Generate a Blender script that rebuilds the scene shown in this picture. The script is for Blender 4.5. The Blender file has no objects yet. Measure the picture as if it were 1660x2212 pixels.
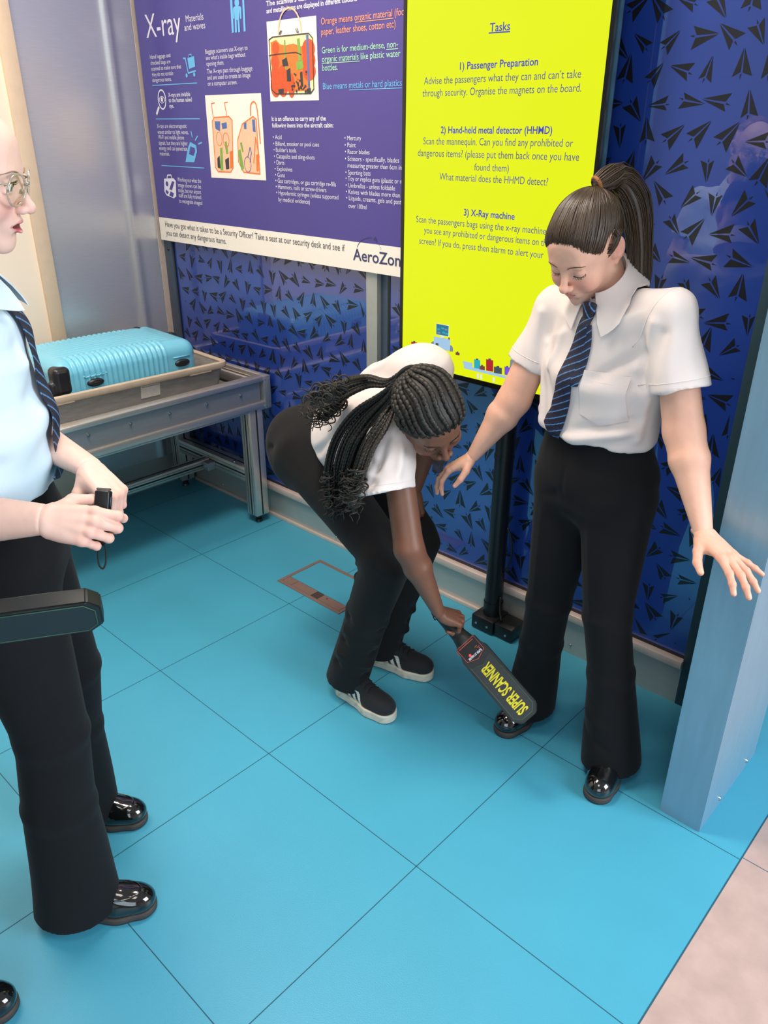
import bpy, bmesh, math, random, time
import numpy as np
from mathutils import Vector, Matrix, noise as mnoise
from mathutils.bvhtree import BVHTree

T0 = time.time()
scene = bpy.context.scene
COL = scene.collection

# ------------------------------------------------------------------ camera
PW, PH = 1660, 2212
FPX, PITCH, YAW, ROLL, CAMH = 1687.19, 0.453186, -0.747688, 0.0043858, 1.72
_cy, _sy, _cp, _sp = math.cos(YAW), math.sin(YAW), math.cos(PITCH), math.sin(PITCH)
c_fwd = Vector((_sy * _cp, _cy * _cp, -_sp))
_r = Vector((_cy, -_sy, 0.0))
_u = _r.cross(c_fwd)
c_right = math.cos(ROLL) * _r + math.sin(ROLL) * _u
c_up = -math.sin(ROLL) * _r + math.cos(ROLL) * _u
CAM = Vector((0, 0, CAMH))
cd = bpy.data.cameras.new('camera')
cd.sensor_fit = 'VERTICAL'
cd.sensor_height = 36.0
cd.sensor_width = 27.0
cd.lens = 36.0 * FPX / PH
cd.clip_start = 0.05
cam = bpy.data.objects.new('camera', cd)
COL.objects.link(cam)
cam.matrix_world = Matrix(((c_right.x, c_up.x, -c_fwd.x, 0), (c_right.y, c_up.y, -c_fwd.y, 0),
                           (c_right.z, c_up.z, -c_fwd.z, CAMH), (0, 0, 0, 1)))
scene.camera = cam


def ray(x, y):
    return (x - PW / 2) * c_right - (y - PH / 2) * c_up + FPX * c_fwd


def on_floor(x, y, z=0.0):          # measured photo point -> world point on a horizontal plane
    d = ray(x, y)
    return CAM + d * ((z - CAMH) / d.z)


def on_y(x, y, Y):                  # ... on a plane parallel to the back wall
    d = ray(x, y)
    return CAM + d * (Y / d.y)


# ------------------------------------------------------------------ world, lamps, exposure
scene.view_settings.view_transform = 'Standard'
scene.view_settings.look = 'None'
scene.view_settings.gamma = 1.0
scene.view_settings.use_curve_mapping = False
scene.view_settings.exposure = 0.06
try:
    scene.cycles.use_denoising = True
    scene.cycles.max_bounces = 8
    scene.cycles.diffuse_bounces = 4
    scene.cycles.glossy_bounces = 4
    scene.cycles.caustics_reflective = False
    scene.cycles.caustics_refractive = False
    scene.cycles.sample_clamp_indirect = 6.0
except Exception:
    pass

world = bpy.data.worlds.new('world')
scene.world = world
world.use_nodes = True
wn = world.node_tree
wn.nodes.clear()
w_out = wn.nodes.new('ShaderNodeOutputWorld')
w_bg = wn.nodes.new('ShaderNodeBackground')
w_tc = wn.nodes.new('ShaderNodeTexCoord')
w_sep = wn.nodes.new('ShaderNodeSeparateXYZ')
w_rmp = wn.nodes.new('ShaderNodeValToRGB')
wn.links.new(w_tc.outputs['Generated'], w_sep.inputs[0])
w_map = wn.nodes.new('ShaderNodeMapRange')
w_map.inputs['From Min'].default_value = -1
w_map.inputs['From Max'].default_value = 1
wn.links.new(w_sep.outputs['Z'], w_map.inputs['Value'])
wn.links.new(w_map.outputs[0], w_rmp.inputs[0])
w_rmp.color_ramp.elements[0].position = 0.40
w_rmp.color_ramp.elements[0].color = (0.10, 0.13, 0.16, 1)
w_rmp.color_ramp.elements[1].position = 0.85
w_rmp.color_ramp.elements[1].color = (0.42, 0.41, 0.42, 1)
_e = w_rmp.color_ramp.elements.new(0.55)
_e.color = (0.26, 0.29, 0.33, 1)
w_bg.inputs['Strength'].default_value = 0.80
wn.links.new(w_rmp.outputs[0], w_bg.inputs[0])
wn.links.new(w_bg.outputs[0], w_out.inputs[0])


def area_light(name, loc, aim, w, h, power, color):
    ld = bpy.data.lights.new(name, 'AREA')
    ld.shape = 'RECTANGLE'
    ld.size, ld.size_y, ld.energy, ld.color = w, h, power, color
    o = bpy.data.objects.new(name, ld)
    COL.objects.link(o)
    o.location = loc
    o.rotation_euler = (Vector(aim) - Vector(loc)).to_track_quat('-Z', 'Y').to_euler()
    return o


# warm ceiling lamps, cool daylight from the windows behind the photographer and to the right
area_light('ceiling_lamp', (-1.75, 1.15, 3.3), (-1.70, 1.25, 0), 0.5, 0.9, 50, (1.0, 0.88, 0.76))
area_light('ceiling_lamp', (-2.9, 0.5, 3.3), (-2.9, 0.7, 0), 0.6, 1.2, 34, (1.0, 0.84, 0.70))
area_light('ceiling_lamp', (-0.2, 0.1, 3.3), (-0.4, 0.5, 0), 0.8, 0.8, 14, (1.0, 0.92, 0.84))
area_light('window_daylight', (1.6, -2.2, 2.0), (-1.2, 1.3, 0.7), 2.4, 2.2, 60, (0.72, 0.88, 1.0))
area_light('window_daylight', (2.6, 2.2, 2.2), (-0.3, 1.6, 0.3), 1.8, 2.0, 170, (0.82, 0.92, 1.0))

# ------------------------------------------------------------------ materials


def lin(c):
    return tuple(((v / 255.0) / 12.92 if v / 255.0 <= 0.04045 else ((v / 255.0 + 0.055) / 1.055) ** 2.4) for v in c)


MATS = {}


def mat(name, rgb, rough=0.5, metal=0.0, coat=0.0, coat_rough=0.03, vary=0.06, vscale=30.0, bump=0.0, bscale=200.0,
        emit=0.0, spec=0.5, sheen=0.0, attr=False, sss=0.0, stretch=None, rvary=0.0, coat_ior=1.5, glow=False):
    """procedural principled material: noise-varied colour, optional bump / brushed stretch / vertex colour"""
    if name in MATS:
        return MATS[name]
    m = bpy.data.materials.new(name)
    m.use_nodes = True
    nt = m.node_tree
    b = nt.nodes['Principled BSDF']
    col = lin(rgb)
    tc = nt.nodes.new('ShaderNodeTexCoord')
    src = tc.outputs['Object']
    if stretch:
        mp = nt.nodes.new('ShaderNodeMapping')
        mp.inputs['Scale'].default_value = stretch
        nt.links.new(src, mp.inputs[0])
        src = mp.outputs[0]
    nz = nt.nodes.new('ShaderNodeTexNoise')
    nz.inputs['Scale'].default_value = vscale
    nz.inputs['Detail'].default_value = 4
    nt.links.new(src, nz.inputs['Vector'])
    mr = nt.nodes.new('ShaderNodeMapRange')
    mr.inputs['From Min'].default_value = 0.3
    mr.inputs['From Max'].default_value = 0.7
    mr.inputs['To Min'].default_value = 1 - vary
    mr.inputs['To Max'].default_value = 1 + vary
    nt.links.new(nz.outputs[0], mr.inputs['Value'])
    mx = nt.nodes.new('ShaderNodeMix')
    mx.data_type = 'RGBA'
    mx.blend_type = 'MULTIPLY'
    mx.inputs[0].default_value = 1.0
    if attr:
        at = nt.nodes.new('ShaderNodeVertexColor')
        at.layer_name = 'paint'
        nt.links.new(at.outputs['Color'], mx.inputs[6])
    else:
        mx.inputs[6].default_value = (*col, 1)
    nt.links.new(mr.outputs[0], mx.inputs[7])
    if glow:
        b.inputs['Base Color'].default_value = (0.01, 0.01, 0.01, 1)
    else:
        nt.links.new(mx.outputs[2], b.inputs['Base Color'])
    b.inputs['Roughness'].default_value = rough
    if rvary:
        mr2 = nt.nodes.new('ShaderNodeMapRange')
        mr2.inputs['From Min'].default_value = 0.3
        mr2.inputs['From Max'].default_value = 0.7
        mr2.inputs['To Min'].default_value = rough - rvary
        mr2.inputs['To Max'].default_value = rough + rvary
        nt.links.new(nz.outputs[0], mr2.inputs['Value'])
        nt.links.new(mr2.outputs[0], b.inputs['Roughness'])
    b.inputs['Metallic'].default_value = metal
    b.inputs['Specular IOR Level'].default_value = spec
    b.inputs['Coat Weight'].default_value = coat
    b.inputs['Coat Roughness'].default_value = coat_rough
    b.inputs['Coat IOR'].default_value = coat_ior
    if sheen:
        b.inputs['Sheen Weight'].default_value = sheen
        b.inputs['Sheen Roughness'].default_value = 0.5
    if sss:
        b.inputs['Subsurface Weight'].default_value = sss
        b.inputs['Subsurface Radius'].default_value = (0.012, 0.005, 0.003)
        b.inputs['Subsurface Scale'].default_value = 1.0
    if emit:
        nt.links.new(mx.outputs[2], b.inputs['Emission Color'])
        b.inputs['Emission Strength'].default_value = emit
    if bump:
        n2 = nt.nodes.new('ShaderNodeTexNoise')
        n2.inputs['Scale'].default_value = bscale
        n2.inputs['Detail'].default_value = 3
        nt.links.new(src if stretch else tc.outputs['Object'], n2.inputs['Vector'])
        bp = nt.nodes.new('ShaderNodeBump')
        bp.inputs['Strength'].default_value = bump
        bp.inputs['Distance'].default_value = 0.002
        nt.links.new(n2.outputs[0], bp.inputs['Height'])
        nt.links.new(bp.outputs[0], b.inputs['Normal'])
    MATS[name] = m
    return m


# ------------------------------------------------------------------ objects


def link(name, me, mats, parent=None, smooth=True, matrix=None):
    o = bpy.data.objects.new(name, me)
    COL.objects.link(o)
    if not isinstance(mats, (list, tuple)):
        mats = [mats]
    for m in mats:
        me.materials.append(m)
    if smooth and len(me.polygons):
        me.polygons.foreach_set('use_smooth', [True] * len(me.polygons))
    if parent is not None:
        o.parent = parent
        o.matrix_parent_inverse = Matrix.Translation(-parent.location) if parent.parent is None and not PARENT_LOCAL else Matrix()
    return o


PARENT_LOCAL = False


def thing(name, label, cat, loc=(0, 0, 0), group=None):
    o = bpy.data.objects.new(name, None)
    COL.objects.link(o)
    o.empty_display_size = 0.05
    o.location = loc
    return tag(o, label, cat, group)


def tag(o, label, cat, group=None):
    o['label'] = label
    o['category'] = cat
    if group:
        o['group'] = group
    return o


def struct(o):
    o['kind'] = 'structure'
    return o


def finish(bm, name, mats, parent=None, smooth=False, angle=None):
    me = bpy.data.meshes.new(name)
    bmesh.ops.recalc_face_normals(bm, faces=bm.faces)
    bm.to_mesh(me)
    bm.free()
    o = link(name, me, mats, parent, smooth)
    if angle:
        me.set_sharp_from_angle(angle=math.radians(angle))
    return o


def add_box(bm, lo, hi, bevel=0.0, seg=2, M=None, mi=0):
    r = bmesh.ops.create_cube(bm, size=1.0)
    vs = r['verts']
    c = [(lo[i] + hi[i]) / 2 for i in range(3)]
    s = [abs(hi[i] - lo[i]) for i in range(3)]
    for v in vs:
        v.co = Vector((v.co.x * s[0] + c[0], v.co.y * s[1] + c[1], v.co.z * s[2] + c[2]))
    fs = set(f for v in vs for f in v.link_faces)
    if bevel:
        es = list(set(e for v in vs for e in v.link_edges))
        r = bmesh.ops.bevel(bm, geom=es, offset=bevel, segments=seg, affect='EDGES', profile=0.5)
        fs = set(r['faces']) | set(f for f in fs if f.is_valid)
        vs = list(set(v for f in fs for v in f.verts))
    for f in fs:
        f.material_index = mi
    if M is not None:
        for v in vs:
            v.co = M @ v.co
    return vs


def box(name, lo, hi, m, parent=None, bevel=0.0, seg=2, M=None):
    bm = bmesh.new()
    add_box(bm, lo, hi, bevel, seg, M)
    return finish(bm, name, m, parent, smooth=bevel > 0, angle=40 if bevel > 0 else None)


def add_cyl(bm, a, b, r, r2=None, seg=20, cap=True):
    a, b = Vector(a), Vector(b)
    d = b - a
    q = d.to_track_quat('Z', 'Y').to_matrix()
    r2 = r if r2 is None else r2
    ra, rb = [], []
    for i in range(seg):
        t = 2 * math.pi * i / seg
        o = q @ Vector((math.cos(t), math.sin(t), 0))
        ra.append(bm.verts.new(a + o * r))
        rb.append(bm.verts.new(b + o * r2))
    for i in range(seg):
        j = (i + 1) % seg
        bm.faces.new((ra[i], ra[j], rb[j], rb[i]))
    if cap:
        bm.faces.new(ra[::-1])
        bm.faces.new(rb)
    return ra + rb


def cyl(name, a, b, r, m, parent=None, r2=None, seg=20):
    bm = bmesh.new()
    add_cyl(bm, a, b, r, r2, seg)
    return finish(bm, name, m, parent, smooth=True, angle=40)


def add_tube(bm, pts, rad, seg=6, cap=True, flat=1.0, up=None):
    """swept tube through points; rad scalar or list; flat squashes the second axis"""
    pts = [Vector(p) for p in pts]
    n = len(pts)
    if not isinstance(rad, (list, tuple, np.ndarray)):
        rad = [rad] * n
    rings = []
    prev = None
    for i in range(n):
        t = (pts[min(i + 1, n - 1)] - pts[max(i - 1, 0)])
        if t.length < 1e-9:
            t = Vector((0, 0, 1))
        t.normalize()
        if prev is None:
            ref = up if up is not None else (Vector((0, 0, 1)) if abs(t.z) < 0.9 else Vector((1, 0, 0)))
            nrm = (ref - t * ref.dot(t)).normalized()
        else:
            nrm = prev - t * prev.dot(t)
            if nrm.length < 1e-6:
                nrm = t.orthogonal()
            nrm.normalize()
        prev = nrm
        bn = t.cross(nrm)
        rings.append([bm.verts.new(pts[i] + (nrm * math.cos(2 * math.pi * k / seg) * flat + bn * math.sin(2 * math.pi * k / seg)) * rad[i]) for k in range(seg)])
    for i in range(n - 1):
        for k in range(seg):
            j = (k + 1) % seg
            bm.faces.new((rings[i][k], rings[i][j], rings[i + 1][j], rings[i + 1][k]))
    if cap:
        bm.faces.new(rings[0][::-1])
        bm.faces.new(rings[-1])


def tube(name, pts, rad, m, parent=None, seg=8, flat=1.0, up=None):
    bm = bmesh.new()
    add_tube(bm, pts, rad, seg, True, flat, up)
    return finish(bm, name, m, parent, smooth=True)


def smooth_path(pts, n=8):
    """Catmull-Rom through points"""
    P = [Vector(p) for p in pts]
    out = []
    for i in range(len(P) - 1):
        p0, p1, p2, p3 = P[max(i - 1, 0)], P[i], P[i + 1], P[min(i + 2, len(P) - 1)]
        for k in range(n):
            t = k / n
            out.append(0.5 * ((2 * p1) + (p2 - p0) * t + (2 * p0 - 5 * p1 + 4 * p2 - p3) * t * t + (3 * p1 - p0 - 3 * p2 + p3) * t ** 3))
    out.append(P[-1])
    return out


def pydata(name, verts, faces, m, parent=None, smooth=True, paint=None):
    me = bpy.data.meshes.new(name)
    me.from_pydata([tuple(v) for v in verts], [], faces)
    me.update()
    return link(name, me, m, parent, smooth)


# ================================================================== the room
M_floor = mat('blue_floor_sheet', (72, 163, 191), rough=0.38, vary=0.035, vscale=3.0, bump=0.25, bscale=420, spec=0.4)
M_seam = mat('floor_seam', (28, 84, 104), rough=0.7)
M_pink = mat('pink_floor', (186, 160, 152), rough=0.55, vary=0.10, vscale=14, bump=0.1, bscale=300)
M_alu = mat('brushed_aluminium', (176, 176, 172), rough=0.34, metal=1.0, vary=0.06, vscale=30, stretch=(60, 2, 2))
M_steel = mat('brushed_steel_sheet', (206, 208, 212), rough=0.30, metal=0.6, vary=0.05, vscale=12, stretch=(1, 1, 40), bump=0.03, bscale=90)
M_kick = mat('kick_plate_aluminium', (190, 190, 184), rough=0.42, metal=0.55, vary=0.05, vscale=10, stretch=(1, 1, 30))
M_ledge = mat('ledge_aluminium', (222, 202, 190), rough=0.45, metal=0.35, vary=0.05)
M_beige = mat('beige_frame', (214, 190, 162), rough=0.5, vary=0.03)
M_cream = mat('cream_wall', (244, 226, 204), rough=0.7, vary=0.02, vscale=4)
M_post = mat('grey_post', (182, 182, 174), rough=0.45, metal=0.25, vary=0.04)
M_slate = mat('slate_strip', (84, 98, 116), rough=0.4, metal=0.5, vary=0.06)
M_dark = mat('dark_frame', (26, 30, 32), rough=0.4)
M_glass_blue = mat('blue_printed_glass', (28, 60, 146), rough=0.35, coat=1.0, coat_rough=0.012, coat_ior=1.9, vary=0.10, vscale=2.2)
M_glass_plane = mat('dark_printed_glass', (15, 18, 26), rough=0.4, coat=0.25, coat_rough=0.02, vary=0.15, vscale=9)
M_fin = mat('brushed_fin_metal', (132, 166, 186), rough=0.36, metal=0.4, vary=0.05, vscale=9, stretch=(6, 6, 0.7), bump=0.02, bscale=60)
M_screw = mat('bright_screw', (200, 202, 204), rough=0.2, metal=1.0)
M_black = mat('black_plastic', (16, 17, 19), rough=0.35, vary=0.1)
M_blackm = mat('black_powder_coat', (15, 16, 19), rough=0.38, vary=0.1, bump=0.05, bscale=900)

WY = 2.20          # face of the back wall
TS = 0.5994        # floor module
OX, OY = -1.5034, 1.1049
BX = -0.294        # edge of the blue floor


def floor_patch(name, x0, x1, y0, y1, m):
    bm = bmesh.new()
    add_box(bm, (x0, y0, -0.06), (x1, y1, 0.0))
    return struct(finish(bm, name, m))


floor = floor_patch('floor', -4.2, BX, -4.6, 3.6, M_floor)
floor_patch('floor', BX, 3.4, -4.6, 4.2, M_pink)
# seams between the floor sheets: hairline strips of the floor itself
bm = bmesh.new()
SW = 0.0011
for i in range(-4, 3):
    x = OX + i * TS
    if x < BX - 0.05:
        add_box(bm, (x - SW, -1.2, -0.004), (x + SW, 2.19, 0.0004))
for j in range(-3, 2):
    y = OY + j * TS
    add_box(bm, (-4.0, y - SW, -0.004), (BX, y + SW, 0.0004))
add_box(bm, (BX - 0.0018, -1.2, -0.004), (BX + 0.0018, 3.6, 0.0005))
for y in (1.715,):
    add_box(bm, (BX, y - 0.001, -0.004), (1.2, y + 0.001, 0.0004))
seams = finish(bm, 'trim_1', M_seam)
struct(seams)

# ---- back wall: two printed glass panels with a paper dart pattern
random.seed(11)


def glass_panel(name, x0, x1, z0, z1, seed, sc=1.0):
    rnd = random.Random(seed)
    bm = bmesh.new()
    add_box(bm, (x0, WY, z0), (x1, WY + 0.02, z1), mi=0)
    step = 0.073 * sc
    nx = int((x1 - x0) / step) + 1
    nz = int((z1 - z0) / step) + 1
    for j in range(nz):
        for i in range(nx):
            cx = x0 + (i + 0.5 + (0.5 if j % 2 else 0.0) * 0.9) * step + rnd.uniform(-0.1, 0.1) * step
            cz = z0 + (j + 0.5) * step + rnd.uniform(-0.12, 0.12) * step
            a = rnd.choice((0, 1, 2, 3, 4, 5, 6, 7)) * math.pi / 4 + rnd.uniform(-0.25, 0.25)
            s = step * rnd.uniform(0.46, 0.60)
            wd = rnd.uniform(0.75, 1.05)
            ca, sa = math.cos(a), math.sin(a)
            tris = [((0.0, 1.0), (-0.62 * wd, -0.50), (-0.13, -0.30)),
                    ((0.05, 0.97), (0.0, -0.36), (0.56 * wd, -0.62)),
                    ((-0.16, -0.42), (-0.05, -0.44), (-0.16, -0.72))]
            for t in tris:
                vs = []
                ok = True
                for (px, pz) in t:
                    qx, qz = cx + (px * ca - pz * sa) * s, cz + (px * sa + pz * ca) * s
                    if not (x0 + 0.002 < qx < x1 - 0.002 and z0 + 0.002 < qz < z1 - 0.002):
                        ok = False
                    vs.append((qx, WY - 0.0006, qz))
                if not ok:
                    continue
                f = bm.faces.new([bm.verts.new(v) for v in vs])
                f.material_index = 1
    o = finish(bm, name, [M_glass_blue, M_glass_plane])
    return struct(o)


glass_panel('wall_back', -3.427, -2.122, 0.184, 2.75, 3)
glass_panel('wall_back', -2.012, -0.696, 0.184, 2.75, 8, 1.02)
# posts, frames, ledge and kick plate along the back wall
tn = [1]


def trim(lo, hi, m, bevel=0.0):
    tn[0] += 1
    return struct(box('trim_%d' % tn[0], lo, hi, m, bevel=bevel))


trim((-2.122, WY - 0.018, 0.174), (-2.064, WY + 0.04, 2.75), M_post, 0.002)
trim((-2.064, WY + 0.004, 0.174), (-2.024, WY + 0.04, 2.75), M_slate)
trim((-2.024, WY - 0.002, 0.174), (-2.012, WY + 0.04, 2.75), M_dark)
trim((-3.497, WY - 0.012, 0.0), (-3.434, WY + 0.04, 2.75), M_slate, 0.002)
trim((-3.434, WY - 0.003, 0.174), (-3.427, WY + 0.04, 2.75), M_dark)
trim((-3.434, WY - 0.002, 0.174), (-0.696, WY + 0.02, 0.1839), M_dark)
trim((-3.434, WY - 0.028, 0.146), (-0.694, WY + 0.02, 0.174), M_ledge, 0.002)
trim((-3.434, WY - 0.022, 0.0), (-2.0, WY - 0.010, 0.016), M_ledge, 0.001)
trim((-2.0, WY - 0.022, 0.0), (-1.30, WY - 0.010, 0.016), M_ledge, 0.001)
kick = struct(box('baseboard_back', (-3.434, WY - 0.010, 0.0), (-0.694, WY + 0.02, 0.146), M_kick))
bm = bmesh.new()
for x in (-3.2, -2.86, -2.33, -1.75, -1.1):
    add_cyl(bm, (x, WY - 0.010, 0.036), (x, WY - 0.014, 0.036), 0.006, 0.004, 12)
finish(bm, 'screw', M_screw, kick, True, 30)
bm = bmesh.new()
add_cyl(bm, (-3.463, WY - 0.012, 1.205), (-3.463, WY - 0.017, 1.205), 0.009, 0.006, 14)
add_cyl(bm, (-3.463, WY - 0.012, 0.42), (-3.463, WY - 0.017, 0.42), 0.009, 0.006, 14)
sc_o = finish(bm, 'trim_20', M_dark)
struct(sc_o)
# frame strip and the free-standing fin wall on the right
trim((-0.696, WY - 0.012, 0.0), (-0.600, WY + 0.04, 2.75), mat('green_grey_strip', (52, 78, 88), rough=0.45, metal=0.3), 0.001)
bm = bmesh.new()
add_box(bm, (-0.526, 1.717, 0.0), (-0.412, 2.16, 2.75), 0.0)
es = [e for e in bm.edges if abs(e.verts[0].co.x - e.verts[1].co.x) < 1e-6 and abs(e.verts[0].co.y - e.verts[1].co.y) < 1e-6
      and e.verts[0].co.y > 2.0 and e.verts[0].co.x > -0.45]
bmesh.ops.bevel(bm, geom=es, offset=0.03, segments=6, affect='EDGES')
es = [e for e in bm.edges if e.verts[0].co.y < 1.72 and e.verts[1].co.y < 1.72 and abs(e.verts[0].co.z - e.verts[1].co.z) > 1]
bmesh.ops.bevel(bm, geom=es, offset=0.0015, segments=2, affect='EDGES')
fin = struct(finish(bm, 'wall_right', M_fin, None, True, 30))
struct(box('wall_right', (-0.600, 2.16, 0.0), (-0.44, 2.24, 2.75), M_slate))
bm = bmesh.new()
for (y, z) in ((1.848, 0.026), (2.05, 0.026)):
    add_cyl(bm, (-0.4125, y, z), (-0.4085, y, z), 0.0075, 0.0055, 14)
finish(bm, 'screw', M_screw, fin, True, 30)

# ---- left wall: steel sheet, beige frame, cream wall towards the camera
LX = -3.50
ys = np.concatenate([np.linspace(1.622, 1.95, 5), np.linspace(1.955, 2.11, 40), np.linspace(2.115, 2.165, 3)])
prof = [(LX + 0.010 * math.exp(-((y - 2.035) / 0.024) ** 2), y) for y in ys]
pv, pf = [], []
for x, y in prof:
    pv += [(x, y, 0.16), (x, y, 2.75), (LX - 0.03, y, 0.16), (LX - 0.03, y, 2.75)]
for i in range(len(prof) - 1):
    a = i * 4
    pf += [(a, a + 4, a + 5, a + 1), (a, a + 2, a + 6, a + 4), (a + 1, a + 5, a + 7, a + 3)]
steel = pydata('wall_left', pv, pf, M_steel)      # steel sheet; added ridge stands for a bend, shaped to catch a bright streak
steel.data.set_sharp_from_angle(angle=math.radians(40))
struct(steel)
trim((LX - 0.04, 2.16, 0.0), (LX + 0.002, 2.188, 2.75), M_ledge)
trim((LX - 0.05, 1.560, 0.0), (LX + 0.012, 1.622, 2.75), M_beige, 0.003)
struct(box('wall_left', (LX - 0.06, -1.2, 0.0), (LX - 0.008, 1.56, 2.75), M_cream))
struct(box('baseboard_left', (LX - 0.03, 1.625, 0.0), (LX - 0.004, 2.188, 0.158), M_kick))

# ---- the rest of the hall: pale far walls behind and to the right
M_hall = mat('pale_hall_wall', (206, 200, 196), rough=0.8, vary=0.03, vscale=2)
struct(box('wall_far', (3.4, -4.6, 0.0), (3.5, 4.2, 3.6), M_hall))
struct(box('wall_front', (-4.4, -4.7, 0.0), (3.5, -4.6, 3.6), M_hall))

# ---- floor box with a brown frame and lid
fb = thing('floor_socket_box', 'brown framed floor socket box with blue lid beside the bending girl’s shoes', 'floor box', (-2.09, 1.91, 0))
M_brown = mat('brown_plastic_frame', (128, 104, 94), rough=0.5, vary=0.05)
bm = bmesh.new()
x0, x1, y0, y1 = -2.275, -1.90, 1.787, 2.035
w = 0.016
zt = 0.0035
add_box(bm, (x0, y0, 0.0), (x1, y0 + w, zt), 0.0008, 1)
add_box(bm, (x0, y1 - w, 0.0), (x1, y1, zt), 0.0008, 1)
add_box(bm, (x0, y0 + w, 0.0), (x0 + w, y1 - w, zt), 0.0008, 1)
add_box(bm, (x1 - w, y0 + w, 0.0), (x1, y1 - w, zt), 0.0008, 1)
finish(bm, 'frame', M_brown, fb)
box('lid', (x0 + w + 0.001, y0 + 0.062, 0.0), (x1 - w - 0.001, y1 - w - 0.001, 0.0025), M_floor, fb)
bm = bmesh.new()
add_box(bm, (x0 + w + 0.001, y0 + w + 0.001, 0.0), (x0 + 0.07, y0 + 0.060, 0.0026))
add_box(bm, (x0 + 0.072, y0 + w + 0.001, 0.0), (x0 + 0.19, y0 + 0.060, 0.0026))
add_box(bm, (x0 + 0.232, y0 + w + 0.001, 0.0), (x1 - w - 0.002, y0 + 0.060, 0.0026))
finish(bm, 'cable_flap', M_brown, fb)
box('handle', (x0 + 0.192, y0 + w + 0.001, 0.0), (x0 + 0.230, y0 + 0.060, 0.0020), mat('dark_brown_plastic', (70, 56, 52), rough=0.5), fb)
cyl('screw', (x0 + 0.26, y0 + 0.045, 0.0026), (x0 + 0.26, y0 + 0.045, 0.0036), 0.004, M_screw, fb, seg=12)
# ================================================================== flat printing helpers (on planes parallel to the back wall)
def text_mesh(body, bold=0.0):
    cu = bpy.data.curves.new('lettering', 'FONT')
    cu.body = body
    cu.size = 1.0
    cu.offset = bold
    cu.resolution_u = 3
    o = bpy.data.objects.new('lettering', cu)
    COL.objects.link(o)
    dg = bpy.context.evaluated_depsgraph_get()
    dg.update()
    me = bpy.data.meshes.new_from_object(o.evaluated_get(dg))
    n = len(me.vertices)
    co = np.empty(n * 3)
    me.vertices.foreach_get('co', co)
    co = co.reshape(-1, 3)
    faces = [tuple(p.vertices) for p in me.polygons]
    bpy.data.objects.remove(o)
    bpy.data.curves.remove(cu)
    bpy.data.meshes.remove(me)
    return co, faces


def px_on(Y):
    def f(x, y):
        p = on_y(x, y, Y)
        return p.x, p.z
    return f


class Print:
    """collects flat shapes printed on one plane y = Y"""

    def __init__(self, Y):
        self.Y = Y
        self.f = px_on(Y)
        self.v, self.fc, self.mi = [], [], []
        self.lift = 0.0

    def text(self, body, a, b, cap, bold=0.0, mi=0, level=True):
        """baseline from photo point a to b, capital height in photo pixels at a"""
        co, faces = text_mesh(body, bold)
        xa, za = self.f(*a)
        xb, zb = self.f(*b)
        _, zc = self.f(a[0], a[1] - cap)
        z0 = (za + zb) / 2
        w = co[:, 0].max() - co[:, 0].min()
        sx = (xb - xa) / w
        sz = (zc - za) / 0.70
        base = len(self.v)
        x0 = co[:, 0].min()
        for c in co:
            self.v.append((xa + (c[0] - x0) * sx, self.Y - self.lift, z0 + c[1] * sz))
        for f in faces:
            self.fc.append(tuple(base + i for i in f))
            self.mi.append(mi)

    def poly(self, pts, mi=0, world=False):
        base = len(self.v)
        self.lift += 0.000018          # overprinted shapes never share one plane
        for p in pts:
            x, z = p if world else self.f(*p)
            self.v.append((x, self.Y - self.lift, z))
        self.fc.append(tuple(range(base, base + len(pts))))
        self.mi.append(mi)

    def line(self, pts, w, mi=0, closed=False, world=False):
        P = [Vector(p if world else self.f(*p)) for p in pts]
        if closed:
            P = P + [P[0]]
        for i in range(len(P) - 1):
            a, b = P[i], P[i + 1]
            d = b - a
            if d.length < 1e-7:
                continue
            n = Vector((-d.y, d.x)).normalized() * w / 2
            e = d.normalized() * w * 0.25
            self.poly([tuple(a - n - e), tuple(b - n + e), tuple(b + n + e), tuple(a + n - e)], mi, True)

    def disc(self, c, r, mi=0, n=16, ry=None):
        x, z = self.f(*c)
        ry = r if ry is None else ry
        self.poly([(x + r * math.cos(2 * math.pi * k / n), z + ry * math.sin(2 * math.pi * k / n)) for k in range(n)], mi, True)

    def rrect(self, x0, z0, x1, z1, r, mi=0, n=4):
        pts = []
        for (cx, cz, a0) in ((x1 - r, z1 - r, 0), (x0 + r, z1 - r, 90), (x0 + r, z0 + r, 180), (x1 - r, z0 + r, 270)):
            for k in range(n + 1):
                t = math.radians(a0 + 90 * k / n)
                pts.append((cx + r * math.cos(t), cz + r * math.sin(t)))
        self.poly(pts, mi, True)

    def build(self, name, mats, parent, label=None):
        me = bpy.data.meshes.new(name)
        me.from_pydata(self.v, [], self.fc)
        mats = mats if isinstance(mats, (list, tuple)) else [mats]
        o = link(name, me, mats, parent, smooth=False)
        me.polygons.foreach_set('material_index', self.mi)
        bm = bmesh.new()
        bm.from_mesh(me)
        for f in bm.faces:
            f.normal_update()
            if f.normal.y > 0:
                f.normal_flip()
        bm.to_mesh(me)
        bm.free()
        if label:
            o['label'] = label
        return o


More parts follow.
